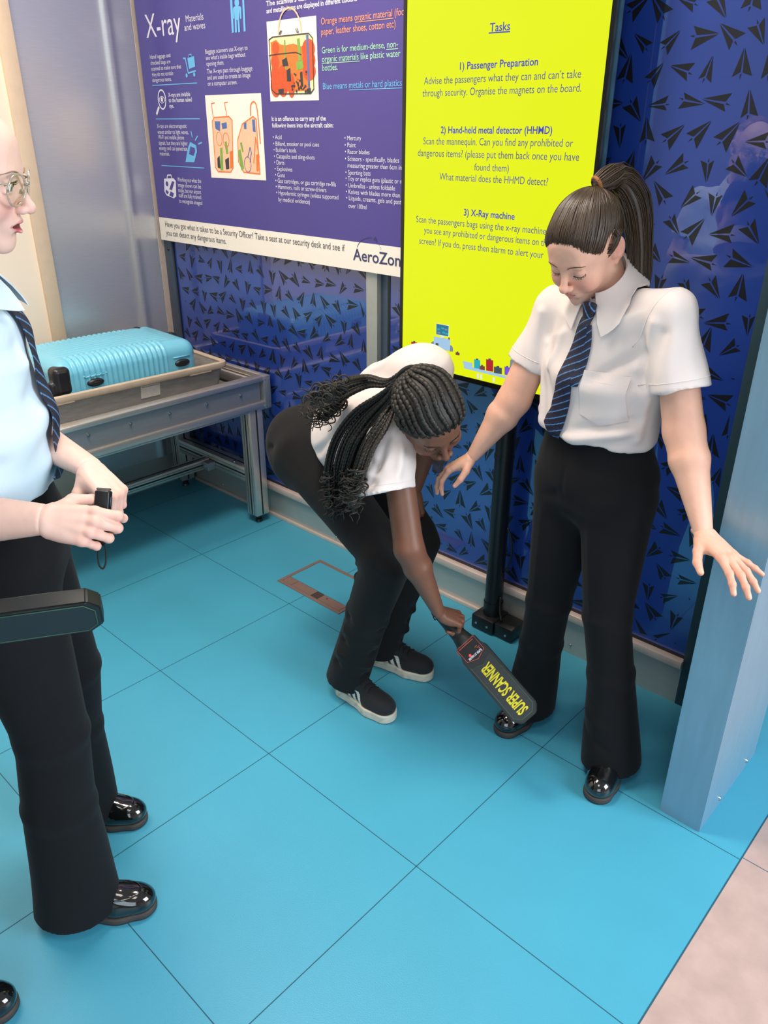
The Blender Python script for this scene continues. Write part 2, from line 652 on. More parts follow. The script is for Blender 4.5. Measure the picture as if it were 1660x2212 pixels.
# ================================================================== information board on the left half of the back wall
M_b_purple = mat('purple_print', (76, 66, 142), rough=0.32, vary=0.02, vscale=3)
M_b_white = mat('white_print', (250, 240, 226), rough=0.4, vary=0.01)
M_b_lines = mat('pale_lettering', (226, 224, 236), rough=0.4, vary=0.01)
M_b_blue = mat('sky_blue_print', (106, 184, 232), rough=0.4, vary=0.01)
M_b_orange = mat('orange_lettering', (248, 160, 118), rough=0.4, vary=0.01)
M_b_green = mat('pale_green_lettering', (166, 222, 184), rough=0.4, vary=0.01)
M_b_dkgrey = mat('grey_lettering', (84, 82, 92), rough=0.4, vary=0.01)
M_b_navy = mat('navy_lettering', (56, 62, 104), rough=0.4, vary=0.01)
M_x_or = mat('xray_orange', (238, 122, 52), rough=0.4, vary=0.12, vscale=60)
M_x_lt = mat('xray_pale_orange', (246, 196, 160), rough=0.4, vary=0.05, vscale=60)
M_x_red = mat('xray_red_orange', (214, 84, 40), rough=0.4, vary=0.1, vscale=60)
M_x_bk = mat('xray_dark', (48, 52, 58), rough=0.4, vary=0.1)
M_x_gr = mat('xray_green', (128, 170, 74), rough=0.4, vary=0.1)
M_x_bl = mat('xray_blue', (84, 108, 170), rough=0.4, vary=0.1)
M_x_ylw = mat('xray_yellow', (246, 232, 170), rough=0.4, vary=0.04)

BY = 2.168
bx0, bz0 = on_y(349, 517.5, BY).x, on_y(349, 517.5, BY).z
bz1 = 2.62
bx1 = -1.60
strip_top = on_y(345, 469, BY).z
board = thing('information_board', 'purple and white wall board about X-rays with bag scan pictures and lists', 'board', ((bx0 + bx1) / 2, BY, bz0))
box('backing_panel', (bx0, BY, bz0), (bx1, BY + 0.012, bz1), M_b_purple, board)
box('white_strip', (bx0, BY - 0.0006, bz0), (bx1, BY + 0.0006, strip_top), M_b_white, board)
for x in (-3.462, -2.10):
    box('standoff', (x - 0.012, BY + 0.012, bz0 + 0.06), (x + 0.012, WY - 0.011, bz0 + 0.10), M_alu, board)

p = Print(BY - 0.0012)
p.text('X-ray', (317, 81), (392.5, 73.5), 52)
p.build('title_lettering', M_b_lines, board)
p = Print(BY - 0.0012)
p.text('Materials', (402, 47), (440, 43), 15)
p.text('and waves', (399, 66), (444, 61.5), 15)
p.build('subtitle_lettering', M_b_lines, board)


def para(name, lines, cap, m, bold=0.0):
    q = Print(BY - 0.0012)
    for t, x0_, y0_, x1_, y1_ in lines:
        q.text(t, (x0_, y0_), (x1_, y1_), cap, bold)
    return q.build(name, m, board)


para('paragraph_lettering', [('Hand luggage and', 324.5, 127, 368.6, 123.6), ('checked bags are', 326, 140, 368.6, 137),
     ('scanned to make sure that', 327.5, 152, 392, 148.5), ('they do not contain', 329, 165, 374.5, 162.3),
     ('dangerous items.', 329.6, 177, 371, 175.3)], 9, M_b_lines)
para('paragraph_lettering', [('X-rays are invisible', 364, 209.6, 411.3, 207), ('to the human naked', 365, 221, 415, 219),
     ('eye.', 366.5, 233, 376, 232.5)], 9, M_b_lines, 0.012)
para('paragraph_lettering', [('X-rays are electromagnetic', 339.8, 276.5, 403.7, 276.5), ('waves similar to light waves,', 341, 289, 407.7, 290),
     ('Wi-Fi and mobile phone', 342.6, 301, 398, 301), ('signals, but they are higher', 343.7, 313, 406, 313.7),
     ('energy and can penetrate', 344.8, 324.2, 404.8, 325.3), ('materials.', 346, 336, 367, 336)], 9, M_b_lines)
para('paragraph_lettering', [('Working out what the', 383.8, 393, 435, 394.3), ('image shows can be', 385, 404.5, 434.5, 406.6),
     ('tricky, but our airport', 385.7, 415.7, 434.8, 418.5), ('staff are fully trained', 386.7, 426.5, 435, 430),
     ('to recognise images!', 387.5, 438, 437.7, 442.8)], 9, M_b_lines)
para('paragraph_lettering', [('Baggage scanners use X-rays to', 444, 115.7, 535.3, 108.4), ('see what\u2019s inside bags without', 445.3, 129, 530.6, 122.9),
     ('opening them.', 446.4, 142.4, 484.3, 139.5), ('The X-rays pass through baggage', 447.8, 158, 545.8, 153.3),
     ('and are used to create an image', 448.5, 171.7, 541.4, 167.3), ('on a computer screen.', 449.3, 185, 513, 182.2)], 10, M_b_lines)
para('heading_lettering', [('The scanners can detect', 575.4, 11.2, 700, -3), ('and metallic items are displayed in different colours.', 576, 27.4, 771.6, 3.4)], 11, M_b_lines, 0.02)
para('heading_lettering', [('It is an offence to carry any of the', 587.5, 260.7, 704.4, 260.7), ('following items into the aircraft cabin:', 588.3, 274.7, 720.6, 276)], 9.5, M_b_lines, 0.02)
para('list_lettering', [('\u2022 Acid', 590, 300.5, 608.8, 300.8), ('\u2022 Billiard, snooker or pool cues', 590.8, 314.5, 689.5, 317),
     ('\u2022 Builder\u2019s tools', 591.7, 328, 640.4, 329.6), ('\u2022 Catapults and sling-shots', 592.5, 341.7, 680, 344.8),
     ('\u2022 Darts', 593, 355.1, 614.7, 356), ('\u2022 Explosives', 594, 368.9, 631.8, 370.6), ('\u2022 Guns', 594.8, 381.8, 616, 383.2),
     ('\u2022 Gas cartridges, or gas cartridge re-fills', 595.6, 394.7, 726.2, 402.8), ('\u2022 Hammers, nails or screw-drivers', 596.4, 407.8, 705.5, 414.8),
     ('\u2022 Hypodermic syringes (unless supported', 597.3, 420.5, 731.5, 430.8), ('by medical evidence)', 602, 435.3, 669.9, 440.4)], 9.5, M_b_lines)
para('list_lettering', [('\u2022 Mercury', 744.7, 302.7, 780.6, 303.3), ('\u2022 Paint', 745, 317.6, 768.8, 318.4), ('\u2022 Razor blades', 745.6, 332.2, 798.8, 333.6),
     ('\u2022 Scissors - specifically, blades', 745.8, 347.6, 862.7, 351), ('measuring greater than 6cm in', 751.4, 361.9, 868, 366.5),
     ('\u2022 Sporting bats', 746.7, 377, 801, 379.2), ('\u2022 Toy or replica guns (plastic or metal)', 747, 390.5, 888, 397.4),
     ('\u2022 Umbrellas - unless foldable', 747.2, 405.6, 853.8, 410.6), ('\u2022 Knives with blades more than 6cm', 747.8, 419.6, 884, 427),
     ('\u2022 Liquids, creams, gels and pastes', 748.4, 433.3, 876, 440.6), ('over 100ml', 753.4, 449.6, 792.6, 451.8)], 10, M_b_lines)
q = Print(BY - 0.0012)
q.text('Orange means organic material (food,', (694, 53.8), (884, 30.5), 15)
q.text('paper, leather shoes, cotton etc)', (694.3, 75.7), (855, 58.9), 15)
q.line([(767.7, 48.2), (850, 39.2)], 0.002)
q.build('orange_lettering', M_b_orange, board)
q = Print(BY - 0.0012)
q.text('Green is for medium-dense, non-', (695.7, 113.5), (860, 103.7), 14)
q.text('organic materials like plastic water', (696.2, 134), (865.2, 122.5), 14)
q.text('bottles.', (696.8, 152.8), (730, 151.4), 14)
q.line([(835, 107), (860, 105)], 0.002)
q.line([(696.2, 137), (777, 131.8)], 0.002)
q.build('green_lettering', M_b_green, board)
q = Print(BY - 0.0012)
q.text('Blue means metals or hard plastics', (698.2, 192.8), (868.5, 185.8), 14)
q.line([(755, 194.4), (868.5, 189.8)], 0.002)
q.build('blue_lettering', M_b_blue, board)
q = Print(BY - 0.0012)
q.line([(329.6, 184.7), (425.4, 179.3)], 0.0035)
q.line([(337, 257), (432, 256.6)], 0.0035)
q.line([(349, 357.5), (441, 363)], 0.0035)
q.build('divider_line', M_b_blue, board)
q = Print(BY - 0.0016)
q.text('Have you got what is takes to be a Security Officer? Take a seat at our security desk and see if', (357.8, 490.8), (745, 541.5), 12)
q.text('you can detect any dangerous items.', (359.6, 509), (489.4, 526), 12)
q.build('strip_lettering', M_b_dkgrey, board)
q = Print(BY - 0.0016)
q.text('AeroZone', (763.2, 562), (880, 577), 25, 0.012)
arc = [(772, 534), (774.5, 527), (780, 520.5), (787, 516), (795, 513.3), (803, 513.5)]
q.line(arc, 0.0022)
for c in ((814, 523), (817, 526.5), (819.5, 530.5), (821.8, 534.5), (823.3, 538)):
    q.disc(c, 0.0016)
q.poly([(810.8, 510.5), (806.2, 517.5), (809, 518.5)])
q.poly([(811.2, 511), (809.8, 519), (814.8, 523)])
q.build('logo', M_b_navy, board)

# --- pictograms
q = Print(BY - 0.0012)
q.poly([(497, -2), (502, -2.5), (505.5, 70), (501.3, 71.5)])
q.poly([(523.5, -5), (527.5, -5.5), (531, 67.5), (526.8, 68.5)])
q.disc((511.8, 6), 0.014)
q.poly([(506.5, 14), (519, 13), (521.5, 17), (522, 40), (519, 41), (517.5, 22), (517, 39), (519, 69), (515, 70), (513.3, 43), (511.3, 43), (512, 70), (508, 70.3), (507.4, 40), (507.2, 22), (506.7, 41), (504.3, 40), (503.5, 18)])
q.build('person_pictogram', M_b_blue, board)
q = Print(BY - 0.0012)
q.line([(396, 126), (400.5, 126), (407, 158), (423, 153)], 0.006)
q.poly([(405, 125.5), (419.5, 121), (422, 144), (408.5, 149)])
q.line([(408, 123.5), (408.5, 118.5), (413, 117), (414, 121.5)], 0.003)
q.disc((403.5, 163), 0.0075)
q.disc((420, 161), 0.0075)
q.build('trolley_pictogram', M_b_blue, board)
q = Print(BY - 0.0012)
cx, cz = q.f(350.2, 215)
q.line([(cx + 0.029 * math.cos(t / 20 * math.tau), cz + 0.037 * math.sin(t / 20 * math.tau)) for t in range(20)], 0.006, 0, True, True)
q.line([(343.5, 232), (339, 246)], 0.012)
q.line([(cx + 0.022 * math.cos(math.radians(t)), cz - 0.006 + 0.018 * math.sin(math.radians(t))) for t in range(0, 181, 20)], 0.003, 0, False, True)
q.line([(cx + 0.022 * math.cos(math.radians(t)), cz + 0.004 + 0.018 * math.sin(math.radians(t))) for t in range(180, 361, 20)], 0.003, 0, False, True)
q.disc((350.2, 215), 0.009)
q.build('magnifier_pictogram', M_b_lines, board)
q = Print(BY - 0.0012)
q.poly([(411, 306.5), (424, 314), (426, 327), (420, 350.5), (401, 350), (406, 320)])
q.lift = 0.0003
q.poly([(411.5, 316), (421, 320), (422, 327), (418.5, 337), (408.5, 333)], 1)
q.lift = 0.0
q.line([(413, 284), (415.5, 296)], 0.006)
q.line([(427, 294), (422, 303)], 0.006)
q.line([(436, 308), (429, 311)], 0.006)
q.build('phone_pictogram', [M_b_blue, M_b_purple], board)
q = Print(BY - 0.0012)
q.poly([(354.5, 386), (375, 385), (380, 391), (381, 424), (376, 428.5), (360, 422), (355.5, 414)])
q.line([(361, 385), (362, 378.5), (369.5, 378), (371.5, 384.5)], 0.005)
q.lift = 0.0003
q.disc((361, 397), 0.011, 1)
q.poly([(372, 391), (377, 393), (372, 411), (366, 409)], 1)
q.poly([(359, 409), (365, 415), (362, 420), (358, 415)], 1)
q.poly([(369, 413), (376, 418), (374, 426), (366, 422)], 1)
q.build('bag_pictogram', [M_b_lines, M_b_purple], board)

# --- scan pictures
q = Print(BY - 0.0012)
q.poly([(443, 206), (564, 201), (575.4, 390), (457, 383.5)])
q.lift = 0.0004
q.poly([(459, 262), (463, 254), (495, 252), (502, 260), (504, 363), (499, 372), (472, 371), (466, 362)], 1)
q.line([(459, 262), (463, 254), (495, 252), (502, 260), (504, 363), (499, 372), (472, 371), (466, 362)], 0.005, 2, True)
q.line([(461, 253), (457, 224), (464, 222)], 0.004, 2)
q.line([(491, 252), (485, 222), (492, 221)], 0.004, 2)
q.poly([(514, 302), (524, 268), (547, 252), (554, 258), (562, 376), (527, 372), (516, 350)], 1)
q.line([(514, 302), (524, 268), (547, 252), (554, 258), (562, 376), (527, 372), (516, 350)], 0.005, 2, True)
q.line(smooth_path([(542.0, 250.0, 0), (542.0, 228.0, 0), (549.0, 220.0, 0), (556.0, 236.0, 0), (563.0, 310.0, 0)], 4) and
       [tuple(v)[:2] for v in smooth_path([(542.0, 250.0, 0), (542.0, 228.0, 0), (549.0, 220.0, 0), (556.0, 236.0, 0), (563.0, 310.0, 0)], 4)], 0.006, 2)
q.lift = 0.0008
for pts, mi_ in ([[(464, 262), (476, 262), (476, 284), (466, 278)], 4], [[(479, 266), (490, 264), (491, 277), (481, 279)], 4],
                 [[(527, 266), (533, 264), (533, 279), (528, 279)], 4], [[(545, 258), (551, 258), (553, 286), (547, 284)], 4],
                 [[(476, 320), (481, 318), (483, 368), (477, 368)], 5], [[(486, 306), (490, 305), (494, 332), (489, 333)], 5],
                 [[(514, 326), (520, 322), (528, 364), (522, 368)], 5], [[(519, 309), (523, 307), (527, 328), (524, 329)], 5],
                 [[(470, 342), (475, 336), (477, 364), (471, 362)], 3], [[(487, 345), (495, 340), (496, 365), (489, 366)], 3],
                 [[(554, 334), (559, 333), (560, 370), (555, 370)], 2], [[(497, 328), (503, 325), (504, 362), (498, 364)], 2]):
    q.poly(pts, mi_)
for c, r_ in (((474, 300), 0.02), ((489, 302), 0.02), ((536, 355), 0.022)):
    x_, z_ = q.f(*c)
    q.line([(x_ + r_ * math.cos(t / 14 * math.tau), z_ + r_ * 1.3 * math.sin(t / 14 * math.tau)) for t in range(14)], 0.0022, 2 if c[0] < 500 else 4, True, True)
q.line([(536, 340), (541, 318), (544, 330), (541, 350)], 0.004, 4)
q.line([(549, 352), (553, 296), (561, 340)], 0.004, 2)
q.build('case_scan_picture', [M_b_white, M_x_lt, M_x_or, M_x_bk, M_x_bl, M_x_gr], board)

q = Print(BY - 0.0012)
q.poly([(576, 47), (683.3, 33.6), (689.5, 216.4), (584.7, 219.2)])
q.lift = 0.0004
q.poly([(582, 86), (590, 80), (668, 72), (679, 82), (681, 192), (672, 202), (598, 203), (589, 194)], 1)
q.lift = 0.0007
q.poly([(585, 92), (597, 86), (606, 96), (618, 98), (634, 94), (650, 100), (664, 100), (674, 96), (677, 126), (676, 162), (668, 164), (669, 196), (600, 199), (590, 190)], 2)
q.lift = 0.0010
for c, rx, rz in (((596, 162), 0.026, 0.030), ((611, 161), 0.026, 0.030), ((596, 187), 0.028, 0.036), ((612, 186), 0.028, 0.036), ((595, 134), 0.024, 0.024),
                  ((667, 106), 0.034, 0.032), ((668, 130), 0.034, 0.032), ((669, 154), 0.034, 0.030), ((630, 185), 0.02, 0.04), ((596, 104), 0.02, 0.02)):
    q.disc(c, rx, 3, 18, rz)
q.lift = 0.0013
for pts, mi_ in ([[(642, 84), (648, 82), (652, 130), (646, 132)], 5], [[(614, 86), (617, 86), (620, 150), (617, 150)], 5],
                 [[(662, 76), (667, 75), (671, 196), (667, 198)], 6], [[(640, 134), (655, 130), (656, 148), (642, 152)], 5],
                 [[(610, 130), (620, 124), (624, 142), (612, 144)], 4], [[(620, 152), (628, 146), (630, 176), (621, 176)], 4],
                 [[(649, 156), (654, 154), (656, 186), (651, 190)], 4], [[(602, 193), (614, 191), (614, 201), (603, 202)], 4],
                 [[(663, 192), (672, 190), (673, 200), (664, 201)], 4]):
    q.poly(pts, mi_)
for k in range(26):
    rr = random.Random(k)
    q.disc((rr.uniform(628, 664), rr.uniform(155, 200)), rr.uniform(0.002, 0.006), 4, 7)
q.line([(582, 86), (590, 80), (668, 72), (676, 82), (679, 192), (672, 202), (598, 203), (588, 194)], 0.0035, 4, True)
q.line([(582, 120), (600, 117), (640, 113), (652, 118)], 0.003, 4)
x_, z_ = q.f(627, 70)
q.line([(x_ + 0.062 * math.cos(math.radians(t)), z_ + 0.075 * math.sin(math.radians(t))) for t in range(0, 181, 15)], 0.006, 7, False, True)
q.line([(608, 66), (604, 73), (606, 74), (610, 67)], 0.003, 4)
q.line([(640, 62), (643, 70), (646, 69), (643, 61)], 0.003, 4)
q.build('satchel_scan_picture', [M_b_white, M_x_ylw, M_x_or, M_x_red, M_x_bk, M_x_gr, M_x_bl, M_x_lt], board)

# ================================================================== upright screen on a pole stand
SY = 2.06
sx0, sx1 = on_y(875, 400, SY).x, on_y(1284.5, 370, SY).x
sz0 = on_y(1078, 831, SY).z
sz1 = sz0 + 1.215
M_scr_y = mat('lit_yellow_screen', (232, 244, 0), rough=0.25, vary=0.012, vscale=2.5, emit=0.95, spec=0.2, glow=True)
M_scr_t = mat('lit_indigo_lettering', (86, 92, 150), rough=0.3, vary=0.01, emit=0.9, glow=True, spec=0.2)
M_scr_b = mat('lit_blue_lettering', (66, 72, 186), rough=0.3, vary=0.01, emit=0.9, glow=True, spec=0.2)
screen = thing('display_screen', 'tall black-framed screen on a pole showing yellow Tasks instructions', 'screen', (-1.44, 2.10, 0))
BZ = 0.0125
bm = bmesh.new()
add_box(bm, (sx0 - BZ, SY - 0.003, sz0 - BZ - 0.004), (sx0, SY + 0.03, sz1 + BZ))
add_box(bm, (sx1, SY - 0.003, sz0 - BZ - 0.004), (sx1 + BZ, SY + 0.03, sz1 + BZ))
add_box(bm, (sx0, SY - 0.003, sz0 - BZ - 0.004), (sx1, SY + 0.03, sz0))
add_box(bm, (sx0, SY - 0.003, sz1), (sx1, SY + 0.03, sz1 + BZ))
finish(bm, 'bezel', mat('black_gloss_bezel', (14, 15, 14), rough=0.22), screen)
box('display_panel', (sx0, SY, sz0), (sx1, SY + 0.02, sz1), M_scr_y, screen)
box('back_cover', (sx0 - 0.006, SY + 0.03, sz0 - 0.008), (sx1 + 0.006, SY + 0.048, sz1 + 0.006), M_black, screen)
box('side_strip', (sx1 + BZ, SY + 0.012, sz0 - BZ), (sx1 + BZ + 0.003, SY + 0.028, sz1 + BZ), mat('grey_blue_metal', (86, 128, 142), rough=0.35, metal=0.8), screen)


def scr(name, lines, cap, bold, m):
    q = Print(SY - 0.0006)
    for t, x0_, y0_, x1_, y1_ in lines:
        q.text(t, (x0_, y0_), (x1_, y1_), cap, bold)
    return q.build(name, m, screen)


q = Print(SY - 0.0006)
q.text('Tasks', (1058.4, 68.2), (1102, 65.6), 19, 0.012)
q.line([(1057, 71.5), (1102, 68.2)], 0.0032)
q.build('heading_lettering', M_scr_b, screen)
scr('heading_lettering', [('1) Passenger Preparation', 993.9, 150.4, 1162.5, 141)], 16, 0.016, M_scr_b)
scr('heading_lettering', [('2) Hand-held metal detector (HHMD)', 952.5, 287.6, 1193, 289.4)], 15, 0.016, M_scr_b)
scr('heading_lettering', [('3) X-Ray machine', 1002.3, 466, 1112, 474.2)], 14.5, 0.016, M_scr_b)
scr('task_lettering', [('Advise the passengers what they can and can\u2019t take', 916.4, 182, 1255.3, 168.5), ('through security. Organise the magnets on the board.', 912.9, 208.2, 1256, 198.8)], 16, 0.0, M_scr_t)
scr('task_lettering', [('Scan the mannequin. Can you find any prohibited or', 915, 312.3, 1238, 317), ('dangerous items? (please put them back once you have', 903, 337.7, 1251.2, 347),
    ('found them)', 1024.8, 368.7, 1099.4, 370.5), ('What material does the HHMD detect?', 949.6, 389, 1183.9, 400.5)], 15.5, 0.0, M_scr_t)
scr('task_lettering', [('Scan the passengers bags using the x-ray machine. Can', 899.6, 478.6, 1214, 511.4), ('you see any prohibited or dangerous items on the', 916.4, 504, 1188, 532),
    ('screen? If you do, press then alarm to alert your', 906, 525.5, 1174, 559)], 14, 0.0, M_scr_t)


def lit(n, c):
    return mat(n, c, rough=0.3, vary=0.02, emit=0.9, glow=True, spec=0.2)


LA = [lit('lit_white', (232, 238, 240)), lit('lit_teal', (42, 120, 150)), lit('lit_red', (178, 34, 44)), lit('lit_maroon', (128, 60, 58)),
      lit('lit_slate', (66, 82, 96)), lit('lit_violet', (122, 86, 214)), lit('lit_pale_blue', (168, 206, 236)), lit('lit_grey', (130, 140, 160)), lit('lit_cyan', (40, 176, 190))]


def art(x, y):
    return (860 + x / 5.5333, 680 + y / 5.5333)


def artp(q, pts, mi_):
    q.poly([art(*t) for t in pts], mi_)


q = Print(SY - 0.0006)
artp(q, [(80, 440), (400, 490), (400, 515), (80, 470)], 6)
artp(q, [(790, 600), (1290, 730), (1290, 762), (790, 640)], 6)
for x in (945, 985, 1135):
    y = 640 + (x - 790) * 0.25
    artp(q, [(x, y + 20), (x + 22, y + 25), (x + 22, y + 85), (x, y + 80)], 0)
artp(q, [(400, 330), (420, 316), (440, 316), (440, 420), (400, 420)], 7)
artp(q, [(620, 360), (645, 370), (660, 400), (660, 440), (620, 440)], 7)
artp(q, [(1345, 540), (1370, 520), (1420, 510), (1420, 700), (1330, 700)], 7)
artp(q, [(775, 550), (895, 578), (890, 625), (785, 600)], 6)
q.build('conveyor_drawing', LA, screen)
q = Print(SY - 0.0009)
artp(q, [(430, 258), (628, 292), (622, 430), (430, 420)], 6)
artp(q, [(458, 100), (612, 128), (608, 264), (456, 236)], 0)
q.lift = 0.0003
artp(q, [(462, 106), (608, 134), (604, 258), (460, 232)], 1)
artp(q, [(510, 245), (545, 251), (545, 272), (510, 266)], 0)
for k, (x, y, c) in enumerate(((470, 160, 8), (520, 150, 8), (560, 165, 7), (475, 200, 7), (530, 200, 8), (570, 215, 8))):
    artp(q, [(x, y), (x + 34, y + 6), (x + 34, y + 26), (x, y + 20)], c)
artp(q, [(606, 270), (622, 273), (620, 298), (604, 295)], 2)
artp(q, [(452, 335), (486, 341), (486, 372), (452, 366)], 4)
artp(q, [(1395, 470), (1450, 480), (1450, 600), (1385, 590)], 0)
q.build('machine_drawing', LA, screen)


def lug(parts_):
    q = Print(SY - 0.0012)
    for pts, c in parts_:
        artp(q, pts, c)
    return q


def suitc(q, x0_, y0_, x1_, y1_, c, sl=0.18):
    d = (x1_ - x0_) * sl
    artp(q, [(x0_, y0_), (x1_, y0_ + d), (x1_, y1_ + d), (x0_, y1_)], c)
    xm, w_ = (x0_ + x1_) / 2, (x1_ - x0_) * 0.18
    artp(q, [(xm - w_, y0_ - 8), (xm + w_, y0_ - 6), (xm + w_, y0_ + d), (xm - w_, y0_ + d * 0.5)], 4)


for nm, a_ in (('brown_case_drawing', (95, 388, 150, 440, 3)), ('red_case_drawing', (160, 320, 230, 452, 2)), ('slate_case_drawing', (242, 400, 320, 452, 4)),
               ('violet_case_drawing', (348, 404, 400, 440, 5)), ('brown_case_drawing', (690, 446, 738, 478, 3)), ('teal_case_drawing', (912, 530, 985, 636, 8)),
               ('brown_case_drawing', (975, 606, 1040, 652, 3)), ('red_case_drawing', (1055, 530, 1140, 666, 2)), ('slate_case_drawing', (1148, 618, 1244, 694, 4)),
               ('violet_case_drawing', (1275, 618, 1340, 716, 5))):
    q = Print(SY - 0.0012)
    suitc(q, *a_)
    q.build(nm, LA, screen)

# pole, collar, foot and cable
PX, PY = on_y(1052, 1348, 2.105).x, 2.139
bm = bmesh.new()
add_cyl(bm, (PX, PY, 0.035), (PX, PY, 1.45), 0.0335, seg=28)
finish(bm, 'pole', M_blackm, screen, True, 40)
for z0_, z1_, r_ in ((0.70, 0.714, 0.036), (0.05, 0.115, 0.037)):
    bm = bmesh.new()
    add_cyl(bm, (PX, PY, z0_), (PX, PY, z1_), r_, seg=28)
    finish(bm, 'pole_ring', M_black, screen, True, 40)
bm = bmesh.new()
add_box(bm, (PX - 0.055, PY - 0.060, 0.003), (PX + 0.045, PY + 0.045, 0.062), 0.006, 2)
add_box(bm, (PX + 0.045, PY - 0.052, 0.004), (PX + 0.125, PY + 0.04, 0.060), 0.005, 2)
finish(bm, 'foot', M_black, screen, True, 40)
bm = bmesh.new()
for (x, z) in ((PX - 0.03, 0.032), (PX + 0.02, 0.034), (PX + 0.10, 0.03)):
    add_cyl(bm, (x, PY - 0.059 if x < PX + 0.04 else PY - 0.052, z), (x, PY - 0.064 if x < PX + 0.04 else PY - 0.057, z), 0.005, seg=10)
finish(bm, 'bolt', M_screw, screen, True)
box('mount_bracket', (PX - 0.09, SY + 0.048, sz0 + 0.25), (PX + 0.09, PY - 0.02, sz0 + 0.5), M_black, screen)
cbl = smooth_path([(PX + 0.036, PY, 0.44), (PX + 0.055, PY, 0.40), (PX + 0.064, PY - 0.002, 0.35), (PX + 0.058, PY - 0.002, 0.30), (PX + 0.036, PY, 0.25)], 6)
tube('cable', cbl, 0.0035, M_black, screen)
cbl = smooth_path([(PX + 0.037, PY - 0.01, 0.15), (PX + 0.045, PY - 0.02, 0.10), (PX + 0.062, PY - 0.03, 0.066)], 6)
tube('cable', cbl, 0.004, M_black, screen)
# ================================================================== implicit surfaces -> smooth meshes
class Grid:
    def __init__(self, lo, hi, res):
        self.lo = np.array(lo, np.float32)
        self.res = float(res)
        self.n = np.maximum(2, np.ceil((np.array(hi) - np.array(lo)) / res).astype(int) + 1)
        self.f = np.full(self.n, 1.0, np.float32)

    def block(self, lo, hi):
        a = np.clip(np.floor((np.array(lo) - self.lo) / self.res).astype(int), 0, self.n)
        b = np.clip(np.ceil((np.array(hi) - self.lo) / self.res).astype(int) + 1, 0, self.n)
        if np.any(b - a < 1):
            return None, None
        ax = [self.lo[i] + np.arange(a[i], b[i], dtype=np.float32) * self.res for i in range(3)]
        return (slice(a[0], b[0]), slice(a[1], b[1]), slice(a[2], b[2])), \
            (ax[0][:, None, None], ax[1][None, :, None], ax[2][None, None, :])

    def op(self, prim, k=0.0, mode='u'):
        fn, lo, hi = prim
        pad = 2.6 * k + 3 * self.res
        sl, P = self.block(np.array(lo) - pad, np.array(hi) + pad)
        if sl is None:
            return self
        d = fn(*P)
        g = self.f[sl]
        if mode == 'u':
            if k > 0:
                h = np.clip(0.5 + 0.5 * (g - d) / k, 0, 1)
                self.f[sl] = g + (d - g) * h - k * h * (1 - h)
            else:
                self.f[sl] = np.minimum(g, d)
        elif mode == 's':
            if k > 0:
                h = np.clip(0.5 - 0.5 * (g + d) / k, 0, 1)
                self.f[sl] = g + (-d - g) * h + k * h * (1 - h)
            else:
                self.f[sl] = np.maximum(g, -d)
        return self

    def u(self, prim, k=0.0):
        return self.op(prim, k, 'u')

    def s(self, prim, k=0.0):
        return self.op(prim, k, 's')

    def full(self):
        return tuple((self.lo[i] + np.arange(self.n[i], dtype=np.float32) * self.res).reshape([-1 if j == i else 1 for j in range(3)]) for i in range(3))

    def cut(self, point, normal, k=0.0):
        """keep the side the normal points away from"""
        X, Y, Z = self.full()
        d = (X - point[0]) * normal[0] + (Y - point[1]) * normal[1] + (Z - point[2]) * normal[2]
        self.f = np.maximum(self.f, d) if k <= 0 else -smin_np(-self.f, -d, k)
        return self

    def mesh(self):
        """surface nets: verts (n,3), quads list"""
        f = self.f
        f[0], f[-1], f[:, 0], f[:, -1], f[:, :, 0], f[:, :, -1] = 1, 1, 1, 1, 1, 1
        ins = f < 0
        n = np.array(f.shape)
        cn = n - 1
        st = np.array([cn[1] * cn[2], cn[2], 1])
        keys, pts, quads = [], [], []
        for ax in range(3):
            sa = [slice(None)] * 3
            sb = [slice(None)] * 3
            sa[ax] = slice(0, -1)
            sb[ax] = slice(1, None)
            A, B = ins[tuple(sa)], ins[tuple(sb)]
            idx = np.argwhere(A != B)
            if len(idx) == 0:
                continue
            i2 = idx.copy()
            i2[:, ax] += 1
            fa = f[tuple(idx.T)]
            fb = f[tuple(i2.T)]
            t = fa / (fa - fb)
            P = idx.astype(np.float64)
            P[:, ax] += t
            flip = ins[tuple(idx.T)]
            o1, o2 = (ax + 1) % 3, (ax + 2) % 3
            cells = []
            for (d1, d2) in ((0, 0), (1, 0), (1, 1), (0, 1)):
                c = idx.copy()
                c[:, o1] -= d1
                c[:, o2] -= d2
                cells.append(c @ st)
                keys.append(c @ st)
                pts.append(P)
            q = np.stack(cells, 1)
            q[~flip] = q[~flip][:, ::-1]
            quads.append(q)
        if not keys:
            return np.zeros((0, 3)), np.zeros((0, 4), int)
        keys = np.concatenate(keys)
        pts = np.concatenate(pts)
        uq, inv = np.unique(keys, return_inverse=True)
        cnt = np.bincount(inv)
        V = np.stack([np.bincount(inv, pts[:, i]) / cnt for i in range(3)], 1)
        V = V * self.res + self.lo
        Q = np.searchsorted(uq, np.concatenate(quads))
        return V, Q


def smin_np(a, b, k):
    h = np.clip(0.5 + 0.5 * (b - a) / k, 0, 1)
    return b + (a - b) * h - k * h * (1 - h)


def A3(p):
    return np.array([p[0], p[1], p[2]], np.float32)


